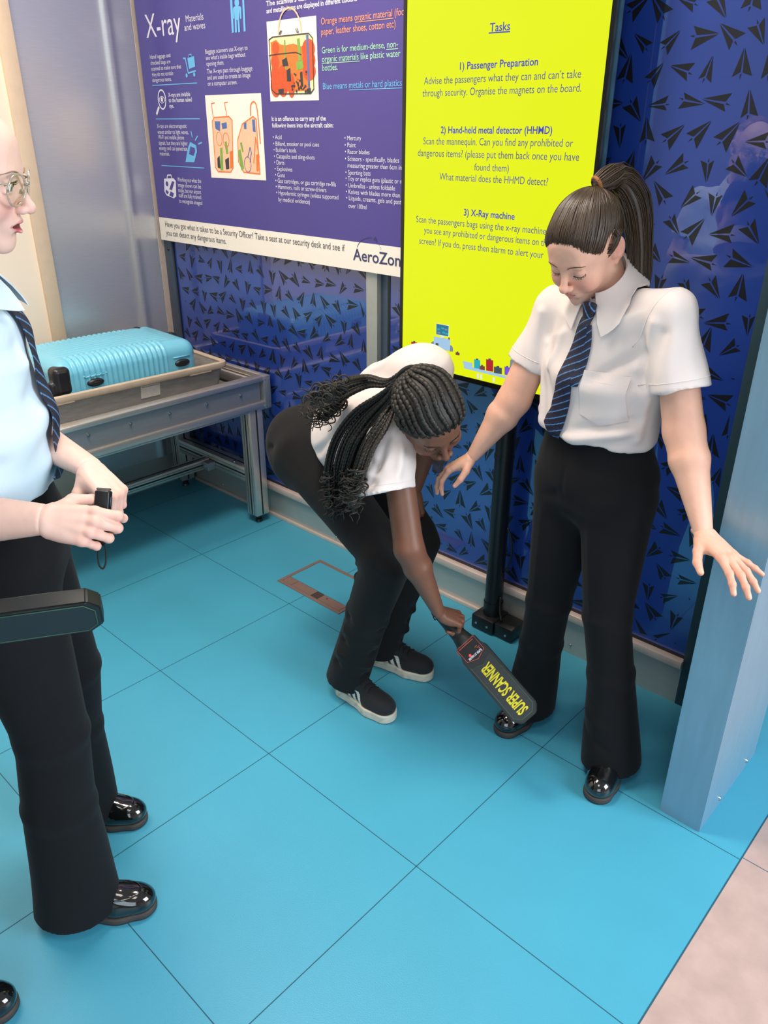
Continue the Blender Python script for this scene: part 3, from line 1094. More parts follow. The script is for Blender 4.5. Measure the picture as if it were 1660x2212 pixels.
def cone(a, b, ra, rb):
    """round cone between two joints"""
    a, b = A3(a), A3(b)
    ab = b - a
    L2 = float(ab @ ab) + 1e-12

    def fn(X, Y, Z):
        t = np.clip(((X - a[0]) * ab[0] + (Y - a[1]) * ab[1] + (Z - a[2]) * ab[2]) / L2, 0, 1)
        dx, dy, dz = X - a[0] - t * ab[0], Y - a[1] - t * ab[1], Z - a[2] - t * ab[2]
        return np.sqrt(dx * dx + dy * dy + dz * dz) - (ra + (rb - ra) * t)
    m = max(ra, rb)
    return fn, np.minimum(a, b) - m, np.maximum(a, b) + m


def ball(c, r):
    return cone(c, (c[0], c[1], c[2] + 1e-5), r, r)


def ell(c, r, R=None):
    """ellipsoid; R rows are its axes"""
    c = A3(c)
    r = np.array(r, np.float32)
    R = np.eye(3, dtype=np.float32) if R is None else np.array(R, np.float32)

    def fn(X, Y, Z):
        dx, dy, dz = X - c[0], Y - c[1], Z - c[2]
        k0 = 0
        k1 = 0
        for i in range(3):
            l = dx * R[i, 0] + dy * R[i, 1] + dz * R[i, 2]
            k0 = k0 + (l / r[i]) ** 2
            k1 = k1 + (l / r[i] ** 2) ** 2
        k0 = np.sqrt(k0)
        return k0 * (k0 - 1) / (np.sqrt(k1) + 1e-9)
    ext = np.sqrt(((R * r[:, None]) ** 2).sum(0))
    return fn, c - ext, c + ext


def oval(a, b, u, ra, rb, cap=0.6):
    """oval-section limb: axis a->b, u = wide direction, ra=(wide, thin) at a, rb at b"""
    a, b = A3(a), A3(b)
    ab = b - a
    L = float(np.linalg.norm(ab)) + 1e-9
    t_ = ab / L
    u = A3(u)
    u = u - t_ * float(u @ t_)
    u = u / (np.linalg.norm(u) + 1e-9)
    v = np.cross(t_, u)

    def fn(X, Y, Z):
        dx, dy, dz = X - a[0], Y - a[1], Z - a[2]
        s = dx * t_[0] + dy * t_[1] + dz * t_[2]
        t = np.clip(s / L, 0, 1)
        p = dx * u[0] + dy * u[1] + dz * u[2]
        q = dx * v[0] + dy * v[1] + dz * v[2]
        w = s - t * L
        r1 = ra[0] + (rb[0] - ra[0]) * t
        r2 = ra[1] + (rb[1] - ra[1]) * t
        r3 = cap * np.minimum(r1, r2)
        k0 = np.sqrt((p / r1) ** 2 + (q / r2) ** 2 + (w / r3) ** 2)
        k1 = np.sqrt((p / r1 ** 2) ** 2 + (q / r2 ** 2) ** 2 + (w / r3 ** 2) ** 2) + 1e-6
        return k0 * (k0 - 1) / k1
    m = max(max(ra), max(rb))
    return fn, np.minimum(a, b) - m, np.maximum(a, b) + m


def rbox(c, h, r, R=None):
    """rounded box with half sizes h; R rows are its axes"""
    c = A3(c)
    R = np.eye(3, dtype=np.float32) if R is None else np.array(R, np.float32)

    def fn(X, Y, Z):
        dx, dy, dz = X - c[0], Y - c[1], Z - c[2]
        q = [np.abs(dx * R[i, 0] + dy * R[i, 1] + dz * R[i, 2]) - (h[i] - r) for i in range(3)]
        m = np.maximum(np.maximum(q[0], q[1]), q[2])
        o = np.sqrt(np.maximum(q[0], 0) ** 2 + np.maximum(q[1], 0) ** 2 + np.maximum(q[2], 0) ** 2)
        return o + np.minimum(m, 0) - r
    ext = np.abs(R * np.array(h)[:, None]).sum(0)
    return fn, c - ext, c + ext


def sdf_object(name, V, Q, m, parent=None, paint=None, M=None):
    """mesh object from arrays; paint(V)->rgb (sRGB 0-255) in the array's own space; M moves it to the world"""
    me = bpy.data.meshes.new(name)
    P = V if M is None else V @ np.array(M)[:3, :3].T + np.array(M)[:3, 3]
    me.vertices.add(len(P))
    me.vertices.foreach_set('co', P.astype(np.float32).ravel())
    nq = len(Q)
    me.loops.add(nq * 4)
    me.loops.foreach_set('vertex_index', Q.astype(np.int32).ravel())
    me.polygons.add(nq)
    me.polygons.foreach_set('loop_start', np.arange(0, nq * 4, 4, dtype=np.int32))
    me.update(calc_edges=True)
    if paint is not None:
        c = paint(V) if callable(paint) else paint
        set_paint(me, c)
    return link(name, me, m, parent, True)


def set_paint(me, c):
    c = np.asarray(c, np.float64) / 255.0
    l = np.where(c <= 0.04045, c / 12.92, ((c + 0.055) / 1.055) ** 2.4)
    at = me.color_attributes.new('paint', 'FLOAT_COLOR', 'POINT')
    rgba = np.ones((len(l), 4), np.float32)
    rgba[:, :3] = l
    at.data.foreach_set('color', rgba.ravel())


def relax(V, Q, it=2, lam=0.5):
    """light Laplacian smoothing of a quad mesh"""
    e = np.concatenate([Q[:, [0, 1]], Q[:, [1, 2]], Q[:, [2, 3]], Q[:, [3, 0]]])
    n = len(V)
    for _ in range(it):
        s = np.zeros((n, 3))
        c = np.bincount(e[:, 0], minlength=n) + np.bincount(e[:, 1], minlength=n)
        for i in range(3):
            s[:, i] = np.bincount(e[:, 0], V[e[:, 1], i], n) + np.bincount(e[:, 1], V[e[:, 0], i], n)
        V = V + lam * (s / np.maximum(c, 1)[:, None] - V)
    return V


def normals(V, Q):
    n = np.cross(V[Q[:, 2]] - V[Q[:, 0]], V[Q[:, 3]] - V[Q[:, 1]])
    N = np.zeros_like(V)
    for i in range(4):
        for k in range(3):
            N[:, k] += np.bincount(Q[:, i], n[:, k], len(V))
    return N / (np.linalg.norm(N, axis=1)[:, None] + 1e-12)


def join(*vq):
    Vs, Qs, o = [], [], 0
    for V, Q in vq:
        Vs.append(V)
        Qs.append(Q + o)
        o += len(V)
    return np.concatenate(Vs), np.concatenate(Qs)


def keep(V, Q, test):
    """drop quads whose centre fails the test, then unused vertices"""
    c = V[Q].mean(1)
    Q = Q[test(c)]
    used = np.unique(Q)
    mp = np.full(len(V), -1)
    mp[used] = np.arange(len(used))
    return V[used], mp[Q]


def wnoise(V, scale, seed=0, octs=2):
    """cheap smooth noise: sums of sines with random directions"""
    r = np.random.RandomState(seed)
    out = np.zeros(len(V))
    for o in range(octs):
        for _ in range(5):
            k = r.normal(size=3)
            k = k / np.linalg.norm(k) * scale * (1.9 ** o) * r.uniform(0.6, 1.4)
            out += np.sin(V @ k + r.uniform(0, 6.28)) * (0.5 ** o) / 5 * 1.6
    return out


def bvh_of(o):
    me = o.data
    n = len(me.vertices)
    co = np.empty(n * 3)
    me.vertices.foreach_get('co', co)
    return BVHTree.FromPolygons([tuple(v) for v in co.reshape(-1, 3)], [tuple(p.vertices) for p in me.polygons])


def frame(f, u):
    """rows right, forward, up from forward and rough up"""
    f = Vector(f).normalized()
    u = Vector(u)
    r = f.cross(u).normalized()
    u = r.cross(f)
    return r, f, u


def mat4(r, f, u, o):
    return Matrix(((r[0], f[0], u[0], o[0]), (r[1], f[1], u[1], o[1]), (r[2], f[2], u[2], o[2]), (0, 0, 0, 1)))


# ================================================================== aluminium roller table by the left wall
M_rail = mat('pale_aluminium_rail', (214, 206, 198), rough=0.34, metal=0.75, vary=0.05, vscale=20, stretch=(20, 1.5, 20))
M_web = mat('grey_anodised_rail', (158, 160, 164), rough=0.42, metal=0.55, vary=0.05, vscale=20, stretch=(20, 1.5, 20))
M_slot = mat('dark_slot', (52, 50, 48), rough=0.6, metal=0.5)
table = thing('roller_table', 'long aluminium profile table carrying the grey tray beside the left wall', 'table', (-3.1, 1.5, 0))
TX1, TX0 = -2.74, -3.455
TY1, TY0 = 2.185, 0.75
ZT, ZB = 0.724, 0.578


def c_rail(name, x_out, x_in, s):
    bm = bmesh.new()
    add_box(bm, (min(x_out, x_in), TY0, ZT - 0.022), (max(x_out, x_in), TY1 - 0.032, ZT), 0.003)       # top flange
    add_box(bm, (min(x_out, x_in), TY0, ZB), (max(x_out, x_in), TY1 - 0.032, ZB + 0.030), 0.004)         # bottom flange
    add_box(bm, (min(x_out, x_in), TY0, ZB - 0.012), (max(x_out - s * 0.01, x_in), TY1 - 0.032, ZB - 0.002), 0.002)
    o = finish(bm, name, M_rail, table, True, 35)
    bm = bmesh.new()
    w = x_out - s * 0.014
    add_box(bm, (min(w, w - s * 0.004), TY0, ZB + 0.02), (max(w, w - s * 0.004), TY1 - 0.05, ZT - 0.01))
    finish(bm, 'web', M_web, o)
    return o


rail = c_rail('side_rail', TX1, TX1 - 0.052, 1)
for y, z in ((2.024, 0.661), (1.843, 0.663), (1.658, 0.666), (1.477, 0.668), (1.296, 0.669), (1.10, 0.669)):
    bm = bmesh.new()
    add_cyl(bm, (TX1 - 0.014, y, z), (TX1 - 0.008, y, z), 0.0068, 0.0062, 14)
    add_cyl(bm, (TX1 - 0.008, y, z), (TX1 - 0.004, y, z), 0.0045, 0.0035, 6)
    finish(bm, 'bolt', M_screw, rail, True, 40)
c_rail('side_rail', TX0, TX0 + 0.052, -1)
# end rail against the back wall with its corner plate
bm = bmesh.new()
add_box(bm, (TX0, TY1 - 0.032, ZT - 0.022), (TX1 - 0.002, TY1, ZT), 0.003)
add_box(bm, (TX0, TY1 - 0.020, ZB), (TX1 - 0.004, TY1 - 0.004, ZT - 0.01))
add_box(bm, (TX0, TY1 - 0.052, ZT - 0.05), (TX1 - 0.05, TY1 - 0.03, ZT - 0.024), 0.003)
finish(bm, 'end_rail', M_rail, table, True, 35)
bm = bmesh.new()
add_box(bm, (TX1 - 0.05, TY1 - 0.036, ZB - 0.008), (TX1 + 0.002, TY1 + 0.002, ZT + 0.0005), 0.004)
finish(bm, 'corner_plate', M_web, table, True, 35)
bm = bmesh.new()
for y in (TY1 - 0.030, TY1 - 0.004):
    for z in (ZB + 0.006, ZT - 0.014):
        add_cyl(bm, (TX1 + 0.002, y, z), (TX1 + 0.004, y, z), 0.003, seg=10)
finish(bm, 'rivet', M_screw, table, True)
box('deck_plate', (TX0 + 0.05, TY0, 0.622), (TX1 - 0.052, TY1 - 0.02, 0.637), M_kick, table)
for i, y in enumerate(np.arange(0.85, 2.13, 0.16)):
    cyl('roller', (TX0 + 0.05, y, 0.656), (TX1 - 0.052, y, 0.656), 0.0145, M_rail, table, seg=14)


def profile_bar(name, a, b, w, parent, slot_axes):
    """square extrusion with a dark slot on given sides"""
    a, b = Vector(a), Vector(b)
    d = (b - a).normalized()
    s1 = Vector((0, 0, 1)) if abs(d.z) < 0.9 else Vector((1, 0, 0))
    s2 = d.cross(s1)
    M = Matrix.Identity(4)
    for i in range(3):
        M[i][0], M[i][1], M[i][2], M[i][3] = d[i], s1[i], s2[i], a[i]
    L = (b - a).length
    bm = bmesh.new()
    h = w / 2
    add_box(bm, (0, -h, -h), (L, h, h), 0.003, 2, M)
    o = finish(bm, name, M_rail, parent, True, 35)
    bm = bmesh.new()
    for k in (-1, 1):
        add_box(bm, (0.004, -0.004, k * h - 0.0006), (L - 0.004, 0.004, k * h + 0.0006), 0, 1, M)
        add_box(bm, (0.004, k * h - 0.0006, -0.004), (L - 0.004, k * h + 0.0006, 0.004), 0, 1, M)
        for q_ in (-0.5, 0.5):
            add_box(bm, (0.004, q_ * h - 0.001, k * h - 0.0004), (L - 0.004, q_ * h + 0.001, k * h + 0.0004), 0, 1, M)
    finish(bm, 'slot', M_slot, o)
    return o


for (x, y) in ((TX1 - 0.045, 2.10), (TX0 + 0.045, 2.10), (TX1 - 0.045, 0.85), (TX0 + 0.045, 0.85)):
    lg = profile_bar('leg', (x, y, 0.042), (x, y, ZB), 0.074, table, None)
    bm = bmesh.new()
    add_cyl(bm, (x, y, 0.008), (x, y, 0.045), 0.006, seg=10)
    add_cyl(bm, (x, y, 0.014), (x, y, 0.024), 0.011, seg=6)
    add_cyl(bm, (x, y, 0.0), (x, y, 0.012), 0.019, 0.015, 18)
    finish(bm, 'levelling_foot', M_black, lg, True, 40)
profile_bar('cross_rail', (TX0 + 0.08, 2.10, 0.243), (TX1 - 0.08, 2.10, 0.243), 0.07, table, None)
profile_bar('cross_rail', (TX0 + 0.08, 0.85, 0.243), (TX1 - 0.08, 0.85, 0.243), 0.07, table, None)
profile_bar('stretcher', (-3.13, 0.89, 0.225), (-3.13, 2.062, 0.225), 0.05, table, None)
box('angle_bracket', (-3.104, 2.02, 0.205), (-3.06, 2.064, 0.245), M_web, table, 0.002)
bm = bmesh.new()
add_cyl(bm, (-3.08, 2.018, 0.226), (-3.08, 2.024, 0.226), 0.006, seg=10)
add_cyl(bm, (-2.92, 2.08, 0.278), (-2.92, 2.08, 0.284), 0.006, seg=10)
finish(bm, 'bolt', M_screw, table, True)

# ================================================================== grey security tray
M_tray = mat('scuffed_grey_tray', (158, 154, 150), rough=0.5, vary=0.12, vscale=6, stretch=(3, 3, 14), bump=0.08, bscale=500)
M_trayrim = mat('worn_tray_rim', (196, 178, 156), rough=0.5, vary=0.08, vscale=18)
TRA = math.radians(-2.6)
TRO = Vector((-3.145, 1.592, 0.6715))
TRM = Matrix.Translation(TRO) @ Matrix.Rotation(TRA, 4, 'Z')
tray = thing('security_tray', 'scuffed grey plastic security tray on the aluminium table', 'tray', tuple(TRO))


def tray_ring(hx, hy, r, z, n=6):
    out = []
    for (sx, sy, a0) in ((1, 1, 0), (-1, 1, 90), (-1, -1, 180), (1, -1, 270)):
        for k in range(n + 1):
            t = math.radians(a0 + 90 * k / n)
            out.append(TRM @ Vector((sx * (hx - r) + r * math.cos(t), sy * (hy - r) + r * math.sin(t), z)))
    return out


def ring_loft(name, rings, m, parent, close_first=False, close_last=False):
    bm = bmesh.new()
    R = [[bm.verts.new(v) for v in r] for r in rings]
    n = len(R[0])
    for i in range(len(R) - 1):
        for k in range(n):
            j = (k + 1) % n
            bm.faces.new((R[i][k], R[i][j], R[i + 1][j], R[i + 1][k]))
    if close_first:
        bm.faces.new(R[0][::-1])
    if close_last:
        bm.faces.new(R[-1])
    return finish(bm, name, m, parent, True, 45)


HX, HY = 0.245, 0.465
ring_loft('basin', [tray_ring(HX - 0.018, HY - 0.02, 0.03, 0.0), tray_ring(HX, HY, 0.034, 0.105), tray_ring(HX - 0.004, HY - 0.004, 0.031, 0.105),
                    tray_ring(HX - 0.022, HY - 0.024, 0.028, 0.004)], M_tray, tray, True, True)
ring_loft('rim', [tray_ring(HX - 0.003, HY - 0.003, 0.032, 0.098), tray_ring(HX + 0.004, HY + 0.004, 0.036, 0.092), tray_ring(HX + 0.012, HY + 0.012, 0.04, 0.092), tray_ring(HX + 0.017, HY + 0.017, 0.044, 0.104),
                  tray_ring(HX + 0.014, HY + 0.014, 0.042, 0.117), tray_ring(HX + 0.002, HY + 0.002, 0.036, 0.121), tray_ring(HX - 0.006, HY - 0.006, 0.03, 0.112), tray_ring(HX - 0.004, HY - 0.004, 0.03, 0.100)], M_trayrim, tray)
bm = bmesh.new()
for ys in (0.33, -0.30):
    add_box(bm, (HX + 0.002, ys - 0.055, 0.086), (HX + 0.0125, ys + 0.055, 0.096), 0.002, 1, TRM)
finish(bm, 'grip_lug', M_trayrim, tray, True, 40)
lab = [TRM @ Vector((HX - 0.0172 + 0.0172 * (z / 0.105) + 0.0012 - 0.0003, y, z)) for (y, z) in ((0.045, 0.030), (0.135, 0.030), (0.135, 0.086), (0.045, 0.086))]
bm = bmesh.new()
vs = [bm.verts.new(v) for v in lab]
bm.faces.new(vs)
e = bmesh.ops.extrude_face_region(bm, geom=bm.faces[:])
for v in e['geom']:
    if isinstance(v, bmesh.types.BMVert):
        v.co += TRM.to_3x3() @ Vector((0.0008, 0, 0))
lb = finish(bm, 'label', mat('white_sticker', (226, 220, 212), rough=0.5, vary=0.06, vscale=40), tray)
bm = bmesh.new()
for k in range(9):
    y = 0.052 + k * 0.009
    add_box(bm, (HX - 0.0172 + 0.0172 * (0.08 / 0.105) + 0.0012, y, 0.0785), (HX - 0.0172 + 0.0172 * (0.08 / 0.105) + 0.0024, y + 0.006, 0.0805), 0, 1, TRM)
finish(bm, 'printed_line', M_b_dkgrey, lb)

# ================================================================== blue hard-shell suitcase lying in the tray
M_case = mat('sky_blue_shell', (118, 200, 226), rough=0.30, vary=0.03, vscale=8, coat=0.3, coat_rough=0.15)
M_cblack = mat('black_case_trim', (30, 30, 34), rough=0.32, vary=0.12)
case = thing('suitcase', 'sky-blue ribbed hard-shell suitcase lying flat in the grey tray', 'suitcase', (TRO.x, TRO.y - 0.03, TRO.z + 0.02))
CW, CL, CH = 0.207, 0.33, 0.112      # half width, half length, half height
CO = Vector((TRO.x + 0.006, TRO.y + 0.035, TRO.z + 0.006 + CH))
CM = Matrix.Translation(CO) @ Matrix.Rotation(TRA, 4, 'Z')
g = Grid((-CW - 0.03, -CL - 0.03, -CH - 0.02), (CW + 0.03, CL + 0.03, CH + 0.02), 0.0032)
X, Y, Z = g.full()
R0 = 0.055
qx, qy, qz = np.abs(X) - (CW - R0), np.abs(Y) - (CL - R0 - 0.01), np.abs(Z) - (CH - R0)
# slightly domed top
dome = 0.010 * (1 - (X / CW) ** 2) * (1 - (Y / CL) ** 2)
qz = qz - dome * (Z > 0)
d = np.sqrt(np.maximum(qx, 0) ** 2 + np.maximum(qy, 0) ** 2 + np.maximum(qz, 0) ** 2) + np.minimum(np.maximum(np.maximum(qx, qy), qz), 0) - R0
# ribs: vertical on the long sides, running on across the lid
inside_y = np.clip((0.215 - np.abs(Y + 0.045)) / 0.012, 0, 1)
rib_side = 0.0036 * np.cos(2 * np.pi * Y / 0.0235) * inside_y * np.clip((np.abs(X) - 0.10) / 0.05, 0, 1) * np.clip((Z + CH - 0.03) / 0.012, 0, 1)
inside_x = np.clip((0.150 - np.abs(X)) / 0.012, 0, 1)
rib_top = 0.0016 * np.cos(2 * np.pi * X / 0.030) * inside_x * np.clip((0.255 - np.abs(Y + 0.02)) / 0.02, 0, 1) * np.clip((Z - 0.06) / 0.03, 0, 1)
g.f = (d - rib_side - rib_top).astype(np.float32)
# flange at the split line
fl = np.maximum(np.sqrt(np.maximum(np.abs(X) - (CW - R0), 0) ** 2 + np.maximum(np.abs(Y) - (CL - R0 - 0.01), 0) ** 2) - R0 - 0.004, np.abs(Z + 0.030) - 0.005)
g.f = smin_np(g.f, fl.astype(np.float32), 0.006)
V, Q = g.mesh()
sdf_object('shell', relax(V, Q, 1), Q, M_case, case, M=CM)
bm = bmesh.new()
ringpts = []
for (sx, sy, a0) in ((1, 1, 0), (-1, 1, 90), (-1, -1, 180), (1, -1, 270)):
    for k in range(7):
        t = math.radians(a0 + 15 * k)
        ringpts.append(CM @ Vector((sx * (CW - R0) + (R0 + 0.002) * math.cos(t), sy * (CL - R0 - 0.01) + (R0 + 0.002) * math.sin(t), -0.040)))
add_tube(bm, ringpts + ringpts[:2], 0.0065, 8, False)
finish(bm, 'black_seal', M_cblack, case, True)
for (y, z) in ((-0.165, 0.016), (0.235, 0.022)):
    gg = Grid((CW - 0.02, y - 0.05, z - 0.03), (CW + 0.03, y + 0.05, z + 0.03), 0.0016)
    gg.u(ell((CW + 0.001, y, z), (0.013, 0.036, 0.0165)))
    gg.s(ell((CW + 0.016, y, z), (0.006, 0.026, 0.009)), 0.004)
    gg.u(ell((CW + 0.007, y, z + 0.001), (0.006, 0.020, 0.004)), 0.003)
    V, Q = gg.mesh()
    sdf_object('side_foot', V, Q, M_cblack, case, M=CM)
    hl = [CM @ Vector((CW + 0.0015, y - 0.04, z + 0.027)), CM @ Vector((CW + 0.0025, y + 0.04, z + 0.027))]
    tube('raised_bead', hl, 0.0030, M_case, case, 8)
# black corner housings: wheel corner at the near end, guard across the far top edge
gg = Grid((CW - 0.09, -CL - 0.03, -0.03), (CW + 0.03, -CL + 0.10, CH + 0.03), 0.0024)
gg.u(rbox((CW - 0.030, -CL + 0.036, 0.042), (0.036, 0.036, 0.056), 0.022))
gg.u(cone((CW - 0.02, -CL - 0.004, -0.006), (CW - 0.02, -CL - 0.004, 0.03), 0.018, 0.018), 0.006)
V, Q = gg.mesh()
sdf_object('wheel_housing', V, Q, M_cblack, case, M=CM)
gg = Grid((-CW - 0.03, -CL - 0.03, -0.03), (-CW + 0.09, -CL + 0.10, CH + 0.03), 0.003)
gg.u(rbox((-CW + 0.030, -CL + 0.036, 0.042), (0.036, 0.036, 0.056), 0.022))
V, Q = gg.mesh()
sdf_object('wheel_housing', V, Q, M_cblack, case, M=CM)
gg = Grid((-CW - 0.02, CL - 0.16, -0.03), (0.16, CL + 0.03, CH + 0.03), 0.0028)
gg.u(cone((-CW + 0.045, CL - 0.10, CH - 0.022), (0.02, CL - 0.030, CH - 0.030), 0.028, 0.026))
gg.u(cone((0.02, CL - 0.030, CH - 0.030), (0.10, CL - 0.026, CH - 0.040), 0.026, 0.018), 0.02)
gg.s(ell((-CW + 0.075, CL - 0.085, CH + 0.01), (0.02, 0.012, 0.012)), 0.006)
V, Q = gg.mesh()
sdf_object('handle_housing', V, Q, M_cblack, case, M=CM)
for k in range(5):
    a = CM @ Vector((CW + 0.0030, -0.200 + 0.0235 * k - 0.012, 0.047))
    b = CM @ Vector((CW + 0.0030, -0.200 + 0.0235 * k - 0.006, 0.047))
    tube('raised_bead', [a, b], 0.0035, M_case, case, 6)
# ================================================================== people: shared builders
def skin_mat(name, rough=0.5):
    return mat(name, (200, 160, 140), rough=rough, attr=True, vary=0.03, vscale=60, spec=0.35, bump=0.04, bscale=900)


def mix3(a, b, t):
    return np.asarray(a)[None, :] * (1 - t[:, None]) + np.asarray(b)[None, :] * t[:, None]


def gauss(V, c, r):
    d = (V - np.asarray(c)) / np.asarray(r)
    return np.exp(-(d ** 2).sum(1))


def seg_dist(V, a, b):
    a, b = np.asarray(a, float), np.asarray(b, float)
    ab = b - a
    t = np.clip(((V - a) @ ab) / (ab @ ab), 0, 1)
    return np.linalg.norm(V - (a + t[:, None] * ab), axis=1)


def head_parts(p):
    """local head: x = own right, y = forward, z = up.  p: smile, open, eye ('down'/'open'), nose, lips fullness"""
    sm = p.get('smile', 0.0)
    op = p.get('open', 0.0)
    lf = p.get('lips', 1.0)
    nw = p.get('nose_w', 1.0)
    ns = p.get('nose_l', 1.0)
    g = Grid((-0.100, -0.135, -0.185), (0.100, 0.130, 0.130), p.get('res', 0.0017))
    g.u(ell((0, -0.018, 0.036), (0.0735, 0.092, 0.081)))
    g.u(ell((0, 0.020, -0.018), (0.0635, 0.067, 0.083)), 0.03)
    for s in (-1, 1):
        g.u(cone((s * 0.046, 0.000, -0.050), (s * 0.006, 0.060, -0.088), 0.023, 0.019), 0.02)
        g.u(ell((s * 0.036, 0.053, -0.036), (0.0275, 0.0255 + 0.003 * sm, 0.026)), 0.018)
    g.u(ball((0, 0.069, -0.0935), 0.0150), 0.014)
    g.u(ell((0, 0.040, 0.037), (0.0575, 0.0465, 0.050)), 0.02)
    g.u(cone((-0.030, 0.0750, 0.0165), (0.030, 0.0750, 0.0165), 0.0070, 0.0070), 0.024)
    for s in (-1, 1):
        g.s(ball((s * 0.0315, 0.0965, 0.0005), 0.0125), 0.013)
    for s in (-1, 1):
        g.u(ball((s * 0.0315, 0.0725, -0.0005), 0.0138), 0.003)
        if p.get('eye') == 'open':
            g.u(cone((s * 0.020, 0.0825, 0.0075), (s * 0.043, 0.0775, 0.0065), 0.0033, 0.003), 0.003)
            g.u(cone((s * 0.022, 0.0820, -0.0095), (s * 0.042, 0.0775, -0.009), 0.003, 0.003), 0.004)
        else:
            g.s(cone((s * 0.019, 0.0868, -0.0085), (s * 0.0315, 0.0885, -0.0115), 0.0014, 0.0014), 0.003)
            g.s(cone((s * 0.0315, 0.0885, -0.0115), (s * 0.044, 0.0805, -0.0075), 0.0014, 0.0014), 0.003)
            g.s(cone((s * 0.021, 0.0875, 0.0095), (s * 0.042, 0.0830, 0.0095), 0.0012, 0.0012), 0.004)
    ty = 0.100 + 0.010 * (ns - 0.5) * 2 * 0.5
    g.u(cone((0, 0.0825, 0.008), (0, ty, -0.029), 0.0062, 0.0085), 0.012)
    g.u(ball((0, ty + 0.0015, -0.031), 0.0096), 0.005)
    for s in (-1, 1):
        g.u(ell((s * 0.0112 * nw, ty - 0.0075, -0.0352), (0.0070 * nw, 0.0090, 0.0066)), 0.005)
        g.s(ball((s * 0.0060 * nw, ty - 0.001, -0.0425), 0.0031), 0.003)
    g.u(ell((0, 0.076, -0.0615), (0.027, 0.018, 0.020)), 0.015)
    zc = -0.0625
    up = 0.0065 * sm
    wm = 0.0215 + 0.005 * sm
    for s in (-1, 1):
        g.u(cone((s * wm * 0.85, 0.0815 - 0.003 * sm, zc + up + 0.0015), (s * 0.004, 0.0905, zc + 0.0045 + op), 0.0032, 0.0046 * lf), 0.004)
        g.u(cone((s * wm * 0.72, 0.0820 - 0.003 * sm, zc + up * 0.7 - 0.003), (s * 0.001, 0.0900, zc - 0.0055 - op), 0.0032, 0.0058 * lf), 0.004)
        g.s(cone((s * wm, 0.0820 - 0.006 * sm, zc + up), (s * wm * 0.5, 0.0915 - 0.003 * sm, zc + up * 0.3), 0.0014 + op * 0.3, 0.0014 + op * 0.8), 0.0022)
        g.s(cone((s * wm * 0.5, 0.0915 - 0.003 * sm, zc + up * 0.3), (0, 0.0960, zc - 0.0003), 0.0014 + op * 0.8, 0.0014 + op), 0.0022)
        if sm > 0.3:
            g.u(ell((s * 0.036, 0.066, -0.044), (0.015, 0.014, 0.016)), 0.012)
    g.s(cone((-0.011, 0.0905, -0.0775), (0.011, 0.0905, -0.0775), 0.0040, 0.0040), 0.008)
    for s in (-1, 1):
        ca, sa = math.cos(0.42), math.sin(0.42)
        R = np.array([[ca, s * sa, 0], [-s * sa, ca, 0.22], [0, -0.22, 1.0]])
        R = R / np.linalg.norm(R, axis=1)[:, None]
        g.u(ell((s * 0.0755, -0.016, -0.004), (0.0085, 0.0185, 0.0305), R), 0.005)
        g.s(ell((s * 0.0835, -0.011, 0.001), (0.0065, 0.0115, 0.0195), R), 0.004)
        g.u(ell((s * 0.0715, -0.003, -0.012), (0.006, 0.006, 0.010), R), 0.004)
        g.u(ball((s * 0.0690, -0.004, -0.033), 0.0078), 0.006)
    if 'neck' in p:          # neck end point in local coordinates
        e = Vector(p['neck'])
        st = Vector((0, -0.030, -0.045))
        g.u(cone(st, st + (e - st), 0.050, 0.047), 0.022)
    return g


def head_mesh(p):
    V, Q = head_parts(p).mesh()
    V = relax(V, Q, 1, 0.4)
    S_ = relax(V, Q, 60, 0.5)
    w = np.clip((V[:, 2] - 0.018) / 0.016, 0, 1) * np.clip((V[:, 1] - 0.02) / 0.03, 0, 1)
    w = w * w * (3 - 2 * w)
    return V + (S_ - V) * w[:, None], Q


